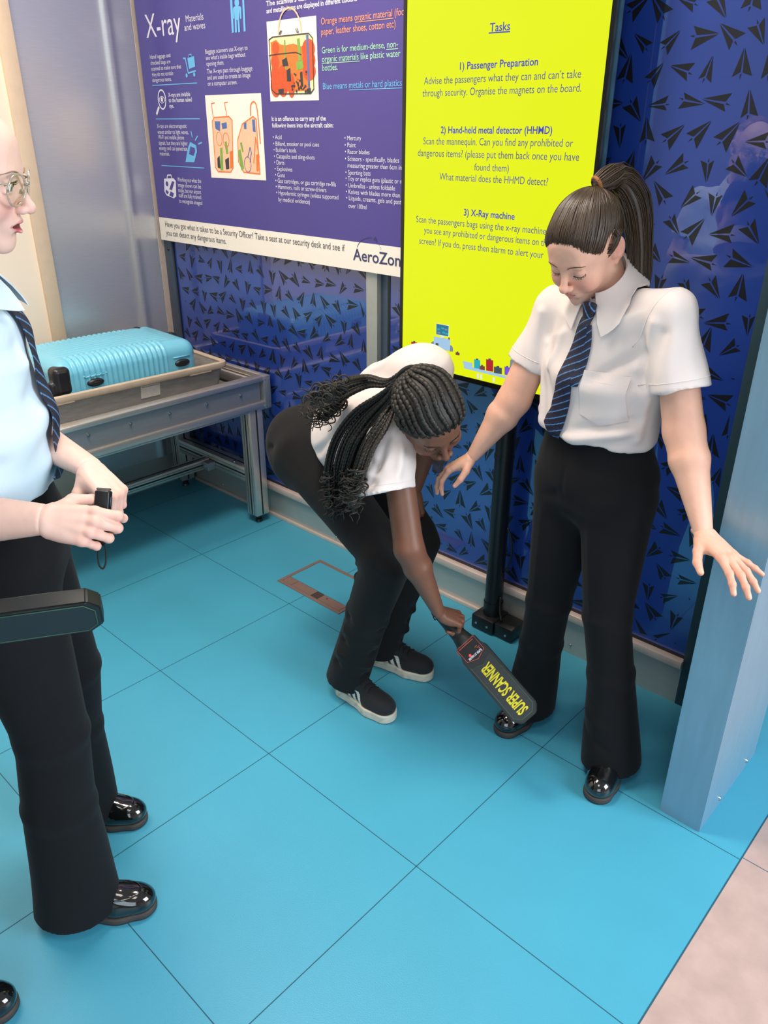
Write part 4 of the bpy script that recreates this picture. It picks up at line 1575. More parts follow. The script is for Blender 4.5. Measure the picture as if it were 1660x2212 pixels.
def head_paint(V, p):
    sk = np.array(p['skin'], float)
    c = np.tile(sk, (len(V), 1))
    blush = np.array(p.get('blush', sk * np.array([1.02, 0.86, 0.84])))
    lip = np.array(p['lip'], float)
    for s in (-1, 1):
        t = gauss(V, (s * 0.038, 0.068, -0.036), (0.022, 0.03, 0.018)) * 0.75
        c = c * (1 - t[:, None]) + blush * t[:, None]
        t = gauss(V, (s * 0.076, -0.012, -0.004), (0.016, 0.022, 0.03)) * 0.5
        c = c * (1 - t[:, None]) + blush * t[:, None]
    t = gauss(V, (0, 0.108, -0.032), (0.012, 0.012, 0.012)) * 0.5
    c = c * (1 - t[:, None]) + blush * t[:, None]
    sm = p.get('smile', 0.0)
    op = p.get('open', 0.0)
    zc = -0.0625
    up = 0.0065 * sm
    wm = 0.0215 + 0.005 * sm
    d = np.full(len(V), 9.0)
    for s in (-1, 1):
        d = np.minimum(d, seg_dist(V, (s * wm * 0.92, 0.0825 - 0.003 * sm, zc + up + 0.001), (s * 0.004, 0.0915, zc + 0.0042 + op)) - 0.0046)
        d = np.minimum(d, seg_dist(V, (s * wm * 0.80, 0.0825 - 0.003 * sm, zc + up * 0.7 - 0.002), (0, 0.0910, zc - 0.0055 - op)) - 0.0058)
    t = np.clip(0.5 - d / 0.0022, 0, 1)
    c = c * (1 - t[:, None]) + lip * t[:, None]
    d = np.full(len(V), 9.0)
    for s in (-1, 1):
        d = np.minimum(d, seg_dist(V, (s * wm, 0.0825 - 0.004 * sm, zc + up), (0, 0.0925, zc)) - 0.0011 - op * 0.7)
        d = np.minimum(d, seg_dist(V, (s * 0.006 * p.get('nose_w', 1), 0.099, -0.0425), (s * 0.006, 0.100, -0.043)) - 0.0030)
    t = np.clip(0.5 - d / 0.002, 0, 1) * 0.85
    c = c * (1 - t[:, None]) + lip * (0.42 if op else 0.55) * t[:, None]
    if p.get('eye') == 'open':
        gz = p.get('gaze', (0.0, 0.0))
        for s in (-1, 1):
            e = V - np.array((s * 0.0315, 0.0725, -0.0005))
            r = np.linalg.norm(e, axis=1)
            ap = 0.0058 * np.clip(1 - ((V[:, 0] - s * 0.0315) / 0.0108) ** 2, 0, 1) ** 0.6
            on = (np.abs(V[:, 2] + 0.0012) < ap) & (e[:, 1] > 0.002) & (r < 0.0150)
            c[on] = (232, 228, 222)
            ir = np.hypot(e[:, 0] - gz[0], e[:, 2] - gz[1])
            c[on & (ir < 0.0060)] = p.get('iris', (90, 110, 120))
            c[on & (ir < 0.0028)] = (18, 16, 16)
    else:
        for s in (-1, 1):
            t = gauss(V, (s * 0.0315, 0.086, -0.002), (0.014, 0.012, 0.010)) * 0.25
            c = c * (1 - t[:, None]) + (sk * 0.86) * t[:, None]
    return np.clip(c, 0, 255)


def hair_curve_on(bvh, x, z, lift=0.001):
    h = bvh.ray_cast(Vector((x, 0.3, z)), Vector((0, -1, 0)))
    return (h[0] + Vector((0, lift, 0))) if h[0] is not None else Vector((x, 0.085, z))


def face_lines(M, V, Q, p, parent, brow_mat, lash_mat, sc=1.0):
    bv = BVHTree.FromPolygons([tuple(v) for v in V], [tuple(q) for q in Q])
    for s in (-1, 1):
        bm = bmesh.new()
        pts = [hair_curve_on(bv, s * x, z, 0.0004) for x, z in ((0.014, 0.0180), (0.022, 0.0212), (0.032, 0.0228), (0.041, 0.0205), (0.049, 0.0150))]
        pts = [M @ (q * sc) for q in smooth_path(pts, 4)]
        n = len(pts)
        add_tube(bm, pts, [0.0006 + 0.0020 * sc * math.sin(math.pi * (0.15 + 0.8 * i / n)) for i in range(n)], 6, True, 0.5)
        finish(bm, 'eyebrow', brow_mat, parent, True)
    for s in (-1, 1):
        bm = bmesh.new()
        if p.get('eye') == 'open':
            zz = ((0.0190, -0.001), (0.0245, 0.0042), (0.0315, 0.0060), (0.0385, 0.0048), (0.0445, 0.0005))
        else:
            zz = ((0.0185, -0.0075), (0.0245, -0.0105), (0.0315, -0.0118), (0.0385, -0.0105), (0.0450, -0.0065))
        pts = [hair_curve_on(bv, s * x, z, 0.0006) for x, z in zz]
        pts = [M @ (q * sc) for q in smooth_path(pts, 4)]
        add_tube(bm, pts, 0.0009 * sc, 5)
        for k in range(2, len(pts), 2):
            t = k / len(pts)
            dr = (M.to_3x3() @ Vector((s * (t - 0.35) * 0.7, 1.0, -0.55 if p.get('eye') != 'open' else 0.5))).normalized()
            add_tube(bm, [pts[k], pts[k] + dr * 0.0045 * sc, pts[k] + dr * 0.0075 * sc + M.to_3x3() @ Vector((0, 0, 0.002))], [0.0006, 0.0005, 0.0002], 4)
        finish(bm, 'eyelashes', lash_mat, parent, True)


FING = {'mcp': ((-0.0255, 0.079, 0.001), (-0.0085, 0.084, 0.0035), (0.0090, 0.080, 0.003), (0.0245, 0.071, 0.0)),
        'len': ((0.037, 0.0225, 0.0195), (0.0415, 0.0260, 0.0205), (0.038, 0.0245, 0.0200), (0.030, 0.0180, 0.0175)),
        'rad': ((0.0086, 0.0077, 0.0069, 0.0058), (0.0089, 0.0079, 0.0070, 0.0060), (0.0084, 0.0075, 0.0067, 0.0057), (0.0074, 0.0065, 0.0058, 0.0050))}


def hand(side, flex, spread, thumb, sc=1.0, wrist_back=0.022):
    """local hand: wrist at origin, fingers along +y, back of the hand +z; side -1 = right hand (thumb towards -x), +1 = left
    returns V, Q, nail centres"""
    m = np.array((side * -1.0, 1, 1)) if side == 1 else np.array((1.0, 1, 1))
    g = Grid((-0.10, -wrist_back - 0.01, -0.105), (0.10, 0.19, 0.075), 0.0016)

    def P(v):
        return tuple(np.array(v) * m)
    g.u(oval((0, -wrist_back, 0), (0, 0.006, 0), (1, 0, 0), (0.0215, 0.0145), (0.0245, 0.0168)))
    g.u(oval(P((0, 0.016, -0.001)), P((-0.001, 0.064, 0.0)), (1, 0, 0), (0.0255, 0.0135), (0.0325, 0.0110)), 0.014)
    nails = []
    joints = []
    for i in range(4):
        b = np.array(FING['mcp'][i])
        r = FING['rad'][i]
        g.u(cone(P((b[0] * 0.55, 0.012, 0.0)), P(b), 0.0105, r[0] * 1.04), 0.007)
        fl = 0.0
        p0 = b
        sp = spread[i]
        pts = [b]
        for k in range(3):
            fl += flex[i][k]
            d = np.array((math.sin(sp) * math.cos(fl), math.cos(sp) * math.cos(fl), -math.sin(fl)))
            p1 = p0 + d * FING['len'][i][k]
            g.u(cone(P(p0), P(p1), r[k], r[k + 1]), 0.0035 if k else 0.006)
            if k < 2:
                g.u(ball(P(p1 + np.array((0, 0, 0.0)) * 0), r[k + 1] * 1.04), 0.003)
            p0 = p1
            pts.append(p1)
        up = np.array((math.sin(sp) * math.sin(fl), math.cos(sp) * math.sin(fl), math.cos(fl)))
        nails.append((np.array(P(p0 - d * 0.001 + up * r[3] * 0.80)), np.array(P(d)), np.array(P(up)), r[3]))
        joints.append([np.array(P(q)) for q in pts])
    # thumb: three given directions
    p0 = np.array((-0.014, 0.012, -0.007))
    rr = (0.0125, 0.0105, 0.0090, 0.0068)
    ll = (0.037, 0.030, 0.0245)
    tp = [p0]
    for k in range(3):
        d = np.array(thumb[k], float)
        d = d / np.linalg.norm(d)
        p1 = p0 + d * ll[k]
        g.u(cone(P(p0), P(p1), rr[k], rr[k + 1]), 0.009 if k == 0 else 0.004)
        p0 = p1
        tp.append(p1)
    g.u(ell(P((-0.017, 0.032, -0.009)), (0.015, 0.024, 0.012)), 0.012)
    g.u(ell(P((0.019, 0.034, -0.007)), (0.011, 0.026, 0.011)), 0.012)
    tu = np.array(thumb[3]) if len(thumb) > 3 else np.array((-0.6, 0, 0.8))
    tu = tu - d * (tu @ d)
    tu = tu / np.linalg.norm(tu)
    nails.append((np.array(P(p0 - d * 0.001 + tu * rr[3] * 0.80)), np.array(P(d)), np.array(P(tu)), rr[3]))
    joints.append([np.array(P(q)) for q in tp])
    V, Q = g.mesh()
    V, Q = keep(V, Q, lambda c: c[:, 1] > -wrist_back + 0.006)
    V = relax(V, Q, 1, 0.4)
    return V * sc, Q, [(a * sc, b, c, r * sc) for a, b, c, r in nails], [[q * sc for q in j] for j in joints]


def hand_paint(V, skin, nails, joints, sc=1.0):
    skin = np.array(skin, float)
    c = np.tile(skin, (len(V), 1))
    red = skin * np.array([1.03, 0.84, 0.82])
    for j in joints:
        for q in j:
            t = np.exp(-(np.linalg.norm(V - q, axis=1) / (0.012 * sc)) ** 2) * 0.45
            c = c * (1 - t[:, None]) + red * t[:, None]
    for (p, d, u, r) in nails:
        e = V - p
        w = np.cross(d, u)
        k = (np.abs(e @ d) / (0.0062 * sc)) ** 2 + (np.abs(e @ w) / (r * 0.78)) ** 2 + (np.abs(e @ u) / (r * 0.5)) ** 2
        t = np.clip((1.15 - k) / 0.3, 0, 1)
        c = c * (1 - t[:, None]) + np.clip(skin * np.array([1.07, 0.99, 0.99]) + 8, 0, 255) * t[:, None]
    return np.clip(c, 0, 255)


def slab2(pts, z0, z1, rnd=0.004):
    """foot-shaped slab: chain of (x, y, r) circles hulled in the plane, extruded z0..z1"""
    lo = np.array((min(p[0] - p[2] for p in pts), min(p[1] - p[2] for p in pts), z0))
    hi = np.array((max(p[0] + p[2] for p in pts), max(p[1] + p[2] for p in pts), z1))

    def fn(X, Y, Z):
        d = None
        for (x0, y0, r0), (x1, y1, r1) in zip(pts[:-1], pts[1:]):
            ax, ay = x1 - x0, y1 - y0
            t = np.clip(((X - x0) * ax + (Y - y0) * ay) / (ax * ax + ay * ay), 0, 1)
            q = np.sqrt((X - x0 - t * ax) ** 2 + (Y - y0 - t * ay) ** 2) - (r0 + (r1 - r0) * t)
            d = q if d is None else smin_np(d, q, 0.012)
        zz = np.abs(Z - (z0 + z1) / 2) - (z1 - z0) / 2
        a, b = d + rnd, zz + rnd
        return np.sqrt(np.maximum(a, 0) ** 2 + np.maximum(b, 0) ** 2) + np.minimum(np.maximum(a, b), 0) - rnd
    return fn, lo, hi


def shoe(person, kind, M, sc=1.0, right=True, mats=None):
    """local shoe: heel at the origin, toe along +y, sole on z = 0"""
    s = 1 if right else -1
    out = [(0, 0.034, 0.033), (s * -0.002, 0.09, 0.031), (s * -0.004, 0.150, 0.041), (s * -0.006, 0.196, 0.037)]
    sole_h = 0.030 if kind == 'sneaker' else 0.019
    grow = 1.06 if kind == 'sneaker' else 1.0
    out = [(a, b * (1.04 if kind == 'sneaker' else 1.0), c * grow) for a, b, c in out]
    g = Grid((-0.07, -0.02, -0.006), (0.07, 0.27, 0.06), 0.0022)
    g.u(slab2(out, 0.0, sole_h, 0.004))
    if kind != 'sneaker':
        pass
    SV, SQ = g.mesh()
    g = Grid((-0.07, -0.02, 0.0), (0.07, 0.27, 0.14), 0.0024)
    inn = [(a, b, c - 0.0045) for a, b, c in out]
    g.u(slab2(inn, sole_h - 0.004, sole_h + 0.020, 0.010))
    tz = sole_h + (0.020 if kind == 'sneaker' else 0.021)
    g.u(ell((s * -0.005, out[3][1] - 0.018, tz - 0.004), (0.0375, 0.054, 0.030)), 0.012)
    g.u(cone((s * -0.003, 0.150, tz + 0.004), (0, 0.085, tz + 0.032), 0.030, 0.031), 0.02)
    g.u(cone((0, 0.040, sole_h + 0.01), (0, 0.036, sole_h + 0.055), 0.030, 0.031), 0.02)
    g.u(cone((0, 0.085, tz + 0.030), (0, 0.045, sole_h + 0.06), 0.030, 0.032), 0.02)
    g.f[:, :, :max(0, int((sole_h - 0.003) / 0.0024))] = 1
    V, Q = g.mesh()
    V = relax(V, Q, 1)
    S = Matrix.Scale(sc, 4)
    MM = M @ S
    up = mats['upper']

    def pnt(W):
        c = np.tile(np.array(mats['col'], float), (len(W), 1))
        if kind == 'sneaker':
            for k in range(3):
                y0 = 0.084 + 0.027 * k
                q = W[:, 1] - (y0 + (W[:, 2] - 0.03) * -0.55)
                on = (np.abs(q) < 0.0072) & (W[:, 2] < 0.070) & (np.abs(W[:, 0]) > 0.022)
                c[on] = (226, 222, 214)
        return c
    o = sdf_object('shoe', V, Q, up, person, pnt, MM)

    def psole(W):
        c = np.tile(np.array(mats['solecol'], float), (len(W), 1))
        if kind == 'sneaker':
            n = wnoise(W, 160, 4)
            c = c * (1 - 0.10 * np.clip(n, 0, 1)[:, None])
            c[W[:, 2] < 0.0035] = (120, 108, 92)
        else:
            t = np.clip((0.008 - W[:, 2]) / 0.003, 0, 1)
            c = c * (1 - 0.35 * t[:, None])
        return c
    so = sdf_object('sole', SV, SQ, mats['sole'], o, psole, MM)
    bv = BVHTree.FromPolygons([tuple(v) for v in V], [tuple(q) for q in Q])

    def top(x, y, lift=0.0015):
        h = bv.ray_cast(Vector((x, y, 0.3)), Vector((0, 0, -1)))
        return MM @ ((h[0] if h[0] is not None else Vector((x, y, 0.05))) + Vector((0, 0, lift)))
    if kind == 'sneaker':
        bm = bmesh.new()
        for k in range(5):
            y = 0.095 + 0.0155 * k
            pts = [top(s * -0.003 + x, y + abs(x) * 0.2 - (0.004 if x > 0 else 0), 0.002) for x in np.linspace(-0.021, 0.021, 7)]
            add_tube(bm, pts, 0.0028 * sc, 6, True, 0.6)
        for sg in (-1, 1):
            pts = smooth_path([top(0, 0.090, 0.004), top(sg * 0.016, 0.082, 0.012), top(sg * 0.026, 0.090, 0.007), top(sg * 0.008, 0.092, 0.005)], 5)
            add_tube(bm, pts, 0.0022 * sc, 6)
        finish(bm, 'laces', mats['lace'], o, True)
    elif kind == 'loafer':
        bm = bmesh.new()
        pts = smooth_path([top(s * -0.004 + 0.028 * math.cos(t), 0.148 + 0.055 * math.sin(t), 0.0002) for t in np.linspace(0.0, math.pi, 11)], 3)
        add_tube(bm, pts, 0.0020 * sc, 6)
        pts = [top(s * -0.003 + x, 0.132, 0.001) for x in np.linspace(-0.030, 0.030, 9)]
        add_tube(bm, pts, 0.0065 * sc, 8, True, 0.25)
        finish(bm, 'seam_strap', up, o, True)
    return o


def drape_patch(name, bvh, outline_grid, lift, thick, m, parent, proj):
    """thin cloth laid on a surface: rows of points projected along proj onto the bvh"""
    rows = []
    for row in outline_grid:
        r = []
        for q in row:
            h = bvh.ray_cast(Vector(q) - Vector(proj) * 0.3, Vector(proj))
            r.append((h[0] if h[0] is not None else Vector(q)) - Vector(proj) * lift)
        rows.append(r)
    return sheet(name, rows, thick, m, parent, proj)


def sheet(name, rows, thick, m, parent, proj=None, paint=None, uvs=None):
    """solidified sheet from a grid of points"""
    nr, nc = len(rows), len(rows[0])
    P = np.array([[tuple(v) for v in r] for r in rows])
    # vertex normals
    du = np.gradient(P, axis=1)
    dv = np.gradient(P, axis=0)
    N = np.cross(du, dv)
    N /= (np.linalg.norm(N, axis=2)[:, :, None] + 1e-12)
    if proj is not None and (N.reshape(-1, 3) @ np.array(proj)).mean() > 0:
        N = -N
    A = P + N * thick
    V = np.concatenate([A.reshape(-1, 3), P.reshape(-1, 3)])
    F = []
    o = nr * nc
    for i in range(nr - 1):
        for j in range(nc - 1):
            a, b, c, d = i * nc + j, i * nc + j + 1, (i + 1) * nc + j + 1, (i + 1) * nc + j
            F.append((a, b, c, d))
            F.append((o + d, o + c, o + b, o + a))
    for i in range(nr - 1):
        for j in (0, nc - 1):
            a, d = i * nc + j, (i + 1) * nc + j
            F.append((a, d, o + d, o + a))
    for j in range(nc - 1):
        for i in (0, nr - 1):
            a, b = i * nc + j, i * nc + j + 1
            F.append((b, a, o + a, o + b))
    bm = bmesh.new()
    vs = [bm.verts.new(v) for v in V]
    for f in F:
        try:
            bm.faces.new([vs[k] for k in f])
        except ValueError:
            pass
    ob = finish(bm, name, m, parent, True, 50)
    if paint is not None:
        c = np.asarray(paint).reshape(-1, 3)
        set_paint(ob.data, np.concatenate([c, c]))
    return ob


def folds(V, N, lst, gain=1.5):
    """ridges (+) and creases (-) along segments: (a, b, height, width)"""
    D = np.zeros(len(V))
    for a, b, h, w in lst:
        d = seg_dist(V, a, b)
        D += gain * h * np.exp(-(d / w) ** 2)
    return V + N * D[:, None]


M_skin = skin_mat('fair_skin')
M_skin_b = skin_mat('dark_skin', 0.45)
M_shirt = mat('white_school_shirt', (222, 212, 208), rough=0.75, vary=0.015, vscale=30, bump=0.06, bscale=1500, sheen=0.1)
M_shirt_l = mat('daylight_tinted_school_shirt', (206, 226, 238), rough=0.75, vary=0.015, vscale=30, bump=0.06, bscale=1500, sheen=0.1)  # white shirt, with the cool daylight on it mixed into its pale blue
M_trou = mat('black_trousers', (15, 15, 18), rough=0.85, vary=0.10, vscale=25, bump=0.1, bscale=1800, sheen=0.04, spec=0.25)
M_trou_b = mat('washed_black_trousers', (22, 21, 22), rough=0.85, vary=0.12, vscale=20, bump=0.1, bscale=1800, sheen=0.04, spec=0.25)
M_patent = mat('black_patent_leather', (12, 13, 15), rough=0.10, coat=1.0, coat_rough=0.02, attr=True, vary=0.05)
M_suede = mat('black_suede', (20, 21, 24), rough=0.85, attr=True, vary=0.12, vscale=120, sheen=0.1)
M_sole = mat('shoe_sole', (60, 52, 48), rough=0.65, attr=True, vary=0.08)
M_lace = mat('black_laces', (20, 20, 22), rough=0.8)
M_brow = mat('dark_brown_brow', (84, 62, 48), rough=0.8)
M_brow_k = mat('black_brow', (26, 19, 16), rough=0.8)
M_lash = mat('dark_lashes', (34, 26, 24), rough=0.6)
M_tie = mat('striped_tie', (30, 34, 54), rough=0.6, attr=True, vary=0.05, vscale=200, bump=0.05, bscale=1500)
PATENT = dict(upper=M_patent, col=(14, 15, 17), sole=M_sole, solecol=(70, 62, 58))
SNEAK = dict(upper=M_suede, col=(24, 25, 29), sole=M_sole, solecol=(214, 204, 186), lace=M_lace)
# ================================================================== person being scanned (standing, arms held out)
def V3(*a):
    return np.array(a, float)


def npv(v):
    return np.array((v[0], v[1], v[2]), float)


def person_mesh(name, label, pieces, m):
    """one continuous body mesh from (V, Q, paint) pieces in world space"""
    V, Q = join(*[(a, b) for a, b, _ in pieces])
    c = np.concatenate([c for _, _, c in pieces])
    o = sdf_object(name, V, Q, m, None, c)
    tag(o, label, 'person')
    return o


def arm_piece(sh, el, wr, hr, skin, r=(0.046, 0.039, 0.036, 0.026), clipw=-1.0, start=None, res=0.0026, wflat=None):
    """upper arm and forearm in world space; clipped a little before the wrist where the hand piece takes over"""
    lo = np.minimum(np.minimum(sh, el), wr) - 0.08
    hi = np.maximum(np.maximum(sh, el), wr) + 0.08
    g = Grid(lo, hi, res)
    g.u(cone(sh, el, r[0], r[1]))
    m1 = el + (wr - el) * 0.28
    g.u(cone(el, m1, r[1] * 0.98, r[2] * 1.06), 0.012)
    if wflat is None:
        wflat = hr
    g.u(oval(m1, wr, wflat, (r[2] * 1.08, r[2] * 1.02), (r[3] * 0.97, r[3] * 0.70)), 0.012)
    V, Q = g.mesh()
    ax = (wr - el) / np.linalg.norm(wr - el)
    V, Q = keep(V, Q, lambda c: (c - wr) @ ax < -clipw)
    V = relax(V, Q, 2)
    c = np.tile(np.array(skin, float), (len(V), 1))
    t = np.exp(-(np.linalg.norm(V - el, axis=1) / 0.04) ** 2) * 0.35
    c = c * (1 - t[:, None]) + np.array(skin) * V3(1.02, 0.90, 0.88) * t[:, None]
    return V, Q, c


def hand_piece(side, wr, f, up, skin, flex, spread, thumb, sc=1.0, wb=0.022):
    r_, f_, u_ = frame(f, up)
    M = mat4(r_, f_, u_, wr)
    V, Q, nails, joints = hand(side, flex, spread, thumb, sc, wb)
    c = hand_paint(V, skin, nails, joints, sc)
    Mn = np.array(M)
    return (V @ Mn[:3, :3].T + Mn[:3, 3], Q, c), M, joints


S_SKIN = (226, 176, 152)
SF = Vector((-0.22, -0.975, 0)).normalized()       # facing
SL = Vector((0, 0, 1)).cross(SF)                     # own left
sF, sL, sU = npv(SF), npv(SL), V3(0, 0, 1)
s_pel = npv(on_y(1290, 1010, 1.80))
s_wst = npv(on_y(1290, 915, 1.79))
s_chs = npv(on_y(1312, 780, 1.78))
s_nk = npv(on_y(1324, 610, 1.782))
s_shl = npv(on_y(1452, 672, 1.735))
s_shr = npv(on_y(1205, 660, 1.815))
s_ell = npv(on_y(1478, 930, 1.715))
s_wrl = npv(on_y(1520, 1150, 1.655))
s_elr = npv(on_y(1112, 862, 1.76))
s_wrr = npv(on_y(1022, 985, 1.69))
s_hipl, s_hipr = s_pel + 0.082 * sL - 0.03 * sU, s_pel - 0.082 * sL - 0.03 * sU
s_knl = npv(on_y(1312, 1330, 1.745))
s_knr = npv(on_y(1186, 1300, 1.775))
s_dl = V3(0.25, -0.968, 0)
s_dr = V3(-0.10, -0.995, 0)
s_toel = npv(on_floor(1287, 1742, 0.0))
s_toer = npv(on_floor(1070, 1590, 0.0))
s_anl = s_toel - s_dl * 0.178 + V3(0, 0, 0.09)
s_anr = s_toer - s_dr * 0.172 + V3(0, 0, 0.09)
s_head_c = V3(-0.9491, 1.7058, 1.4808)
s_hr, s_hf, s_hu = V3(-0.9981, 0.0556, 0.0279), V3(-0.0613, -0.8049, -0.5902), V3(-0.0103, -0.5907, 0.8068)
S_HM = mat4(s_hr, s_hf, s_hu, s_head_c)
S_HI = np.array(S_HM.inverted())


def to_local(I, p):
    return I[:3, :3] @ np.asarray(p) + I[:3, 3]


sp = dict(skin=S_SKIN, lip=(196, 118, 112), blush=(232, 150, 134), smile=0.9, eye='down', lips=0.85,
          neck=to_local(S_HI, s_nk + V3(0, 0, -0.03)), brow_label='brown eyebrows')
HV, HQ = head_mesh(sp)
S_headV, S_headQ = HV, HQ
Mn = np.array(S_HM)
pieces = [(HV @ Mn[:3, :3].T + Mn[:3, 3], HQ, head_paint(HV, sp))]
# hidden trunk and legs, slimmer than the clothes
g = Grid((-1.35, 1.55, 0.0), (-0.45, 2.05, 1.5), 0.008)
g.u(oval(s_pel, s_chs, sL, (0.125, 0.09), (0.125, 0.085)))
g.u(oval(s_chs, s_nk - V3(0, 0, 0.04), sL, (0.12, 0.085), (0.05, 0.045)), 0.04)
for a, b, c_ in ((s_hipl, s_knl, s_anl), (s_hipr, s_knr, s_anr)):
    g.u(cone(a, b, 0.07, 0.045), 0.03)
    g.u(cone(b, c_, 0.045, 0.032), 0.01)
for a, b in ((s_shl, s_ell), (s_shr, s_elr)):
    g.u(cone(s_nk - V3(0, 0, 0.08), a - V3(0, 0, 0.01), 0.030, 0.032), 0.02)
    g.u(cone(a - V3(0, 0, 0.01), a + (b - a) * 0.4, 0.032, 0.038), 0.01)
V, Q = g.mesh()
pieces.append((V, Q, np.tile(np.array(S_SKIN, float), (len(V), 1))))
# her left arm and spread hand (right of the photo)
hf = npv(on_y(1620, 1250, 1.60)) - s_wrl
hf = hf / np.linalg.norm(hf)
ax = (s_wrl - s_ell) / np.linalg.norm(s_wrl - s_ell)
hup = npv(Vector(-c_fwd)) * 0.55 + npv(c_up) * 0.75 + npv(c_right) * 0.30
hp, S_LHM, _j = hand_piece(1, s_wrl, hf, hup, S_SKIN,
                           [(0.20, 0.26, 0.16), (0.18, 0.24, 0.14), (0.12, 0.20, 0.12), (-0.04, 0.10, 0.08)],
                           [-0.16, 0.0, 0.17, 0.48], [(-0.75, 0.75, -0.30), (-0.62, 0.80, -0.35), (-0.30, 0.95, -0.25), (-0.5, 0, 0.9)], 1.08)
pieces.append(hp)
pieces.append(arm_piece(s_shl, s_ell, s_wrl + hf * 0.0, npv(S_LHM.col[0])[:3], S_SKIN, (0.042, 0.046, 0.042, 0.0262), -1.0))
# her right arm, hand half hidden behind the other girl's face
hf = npv(on_y(972, 1012, 1.655)) - s_wrr
hf = hf / np.linalg.norm(hf)
hup = npv(c_up) * 0.9 + npv(-c_fwd) * 0.35 + npv(c_right) * -0.2
hp, S_RHM, _j = hand_piece(-1, s_wrr, hf, hup, S_SKIN,
                           [(0.45, 0.45, 0.3), (0.35, 0.4, 0.3), (0.3, 0.4, 0.3), (0.25, 0.35, 0.25)],
                           [-0.08, 0.0, 0.08, 0.2], [(-0.85, 0.50, -0.35), (-0.55, 0.80, -0.35), (-0.2, 0.95, -0.30), (-0.6, 0, 0.8)], 0.97)
pieces.append(hp)
pieces.append(arm_piece(s_shr, s_elr, s_wrr, npv(S_RHM.col[0])[:3], S_SKIN, (0.042, 0.046, 0.042, 0.0262), -1.0))
S = person_mesh('person', 'person with brown ponytail, white shirt and striped tie standing with both arms held out', pieces, M_skin)
face_lines(S_HM, S_headV, S_headQ, sp, S, M_brow, M_lash)

# --- trousers with flared hems
g = Grid((-1.36, 1.50, 0.0), (-0.45, 2.10, 1.10), 0.0055)
top = s_wst + V3(0, 0, 0.02)
g.u(oval(s_pel, top, sL, (0.165, 0.116), (0.150, 0.100), 0.6))
g.u(oval(s_pel - V3(0, 0, 0.07), s_pel, sL, (0.163, 0.120), (0.165, 0.118), 0.7), 0.05)
for hip, kn, an, sgn in ((s_hipl, s_knl, s_anl, 1), (s_hipr, s_knr, s_anr, -1)):
    g.u(oval(hip - V3(0, 0, 0.03), kn, sL, (0.094, 0.104), (0.064, 0.066)), 0.035)
    mid = kn + (an - kn) * 0.42
    g.u(oval(kn, mid, sL, (0.064, 0.066), (0.062, 0.066)), 0.02)
    hem = V3(an[0], an[1], 0.0) - sF * 0.0
    fd = s_dl if sgn > 0 else s_dr
    g.u(oval(mid, hem + fd * 0.014, sL, (0.062, 0.066), (0.084, 0.098), 0.3), 0.02)
g.cut((0, 0, 0.034), (0, 0, -1))
V, Q = g.mesh()
V = relax(V, Q, 2)
N = normals(V, Q)
V = V + N * (0.0030 * wnoise(V * V3(1, 1, 0.45), 22, 5))[:, None] * np.clip((0.5 - V[:, 2]) / 0.3 + 0.25, 0.15, 1)[:, None]
fl = []
for kn, an in ((s_knl, s_anl), (s_knr, s_anr)):
    for k in range(4):
        z = 0.14 + 0.06 * k
        c_ = an + (kn - an) * ((z - 0.09) / 0.4) + sF * 0.085
        fl.append((c_ - sL * 0.07 + V3(0, 0, 0.035 - 0.02 * (k % 2)), c_ + sL * 0.06 - V3(0, 0, 0.02), 0.006 * (1 if k % 2 else -1), 0.014))
fl += [(s_pel + sF * 0.12 - sL * 0.02 - V3(0, 0, .05), s_pel + sF * 0.13 + sL * 0.13 + V3(0, 0, -0.10), -0.005, 0.014),
       (s_pel + sF * 0.12 - sL * 0.03 - V3(0, 0, .06), s_pel + sF * 0.13 - sL * 0.13 + V3(0, 0, -0.10), -0.005, 0.014),
       (s_hipl + sF * 0.1 - V3(0, 0, .1), s_knl + sF * 0.066, 0.004, 0.010), (s_hipr + sF * 0.1 - V3(0, 0, .1), s_knr + sF * 0.066, 0.004, 0.010),
       (s_pel + sF * 0.13 + V3(0, 0, 0.08), s_pel + sF * 0.13 - V3(0, 0, 0.04), -0.004, 0.006)]
V = folds(V, N, fl, 0.7)
S_trou = sdf_object('trousers', V, Q, M_trou, S)

# --- patent shoes
for toe, d, rt in ((s_toel, s_dl, False), (s_toer, s_dr, True)):
    L_ = 0.238 * 1.12
    heel = toe - d * L_
    heel[2] = 0
    r_, f_, u_ = frame(d, (0, 0, 1))
    shoe(S, 'plain', mat4(r_, f_, u_, heel), 1.12, rt, PATENT)

# --- short-sleeved shirt
g = Grid((-1.32, 1.52, 0.96), (-0.50, 2.02, 1.47), 0.0042)
hemc = s_wst + V3(0, 0, 0.005)
g.u(oval(hemc, s_chs - V3(0, 0, 0.03), sL, (0.168, 0.122), (0.170, 0.118), 0.35))
g.u(oval(s_chs - V3(0, 0, 0.03), s_chs + V3(0, 0, 0.10), sL, (0.170, 0.118), (0.155, 0.100)), 0.03)
g.u(oval(s_chs + V3(0, 0, 0.10), s_nk - V3(0, 0, 0.055), sL, (0.150, 0.098), (0.062, 0.062)), 0.03)
torso_f = g.f.copy()
for sh, el, endp in ((s_shl, s_ell, npv(on_y(1474, 843, 1.715))), (s_shr, s_elr, npv(on_y(1146, 786, 1.79)))):
    g.u(cone(s_nk - V3(0, 0, 0.058), sh - V3(0, 0, 0.002), 0.042, 0.050), 0.03)
    d = endp - sh
    d = d / np.linalg.norm(d)
    e2 = endp
    g.u(cone(sh - V3(0, 0, 0.012), e2 + d * 0.06, 0.055, 0.068), 0.022)
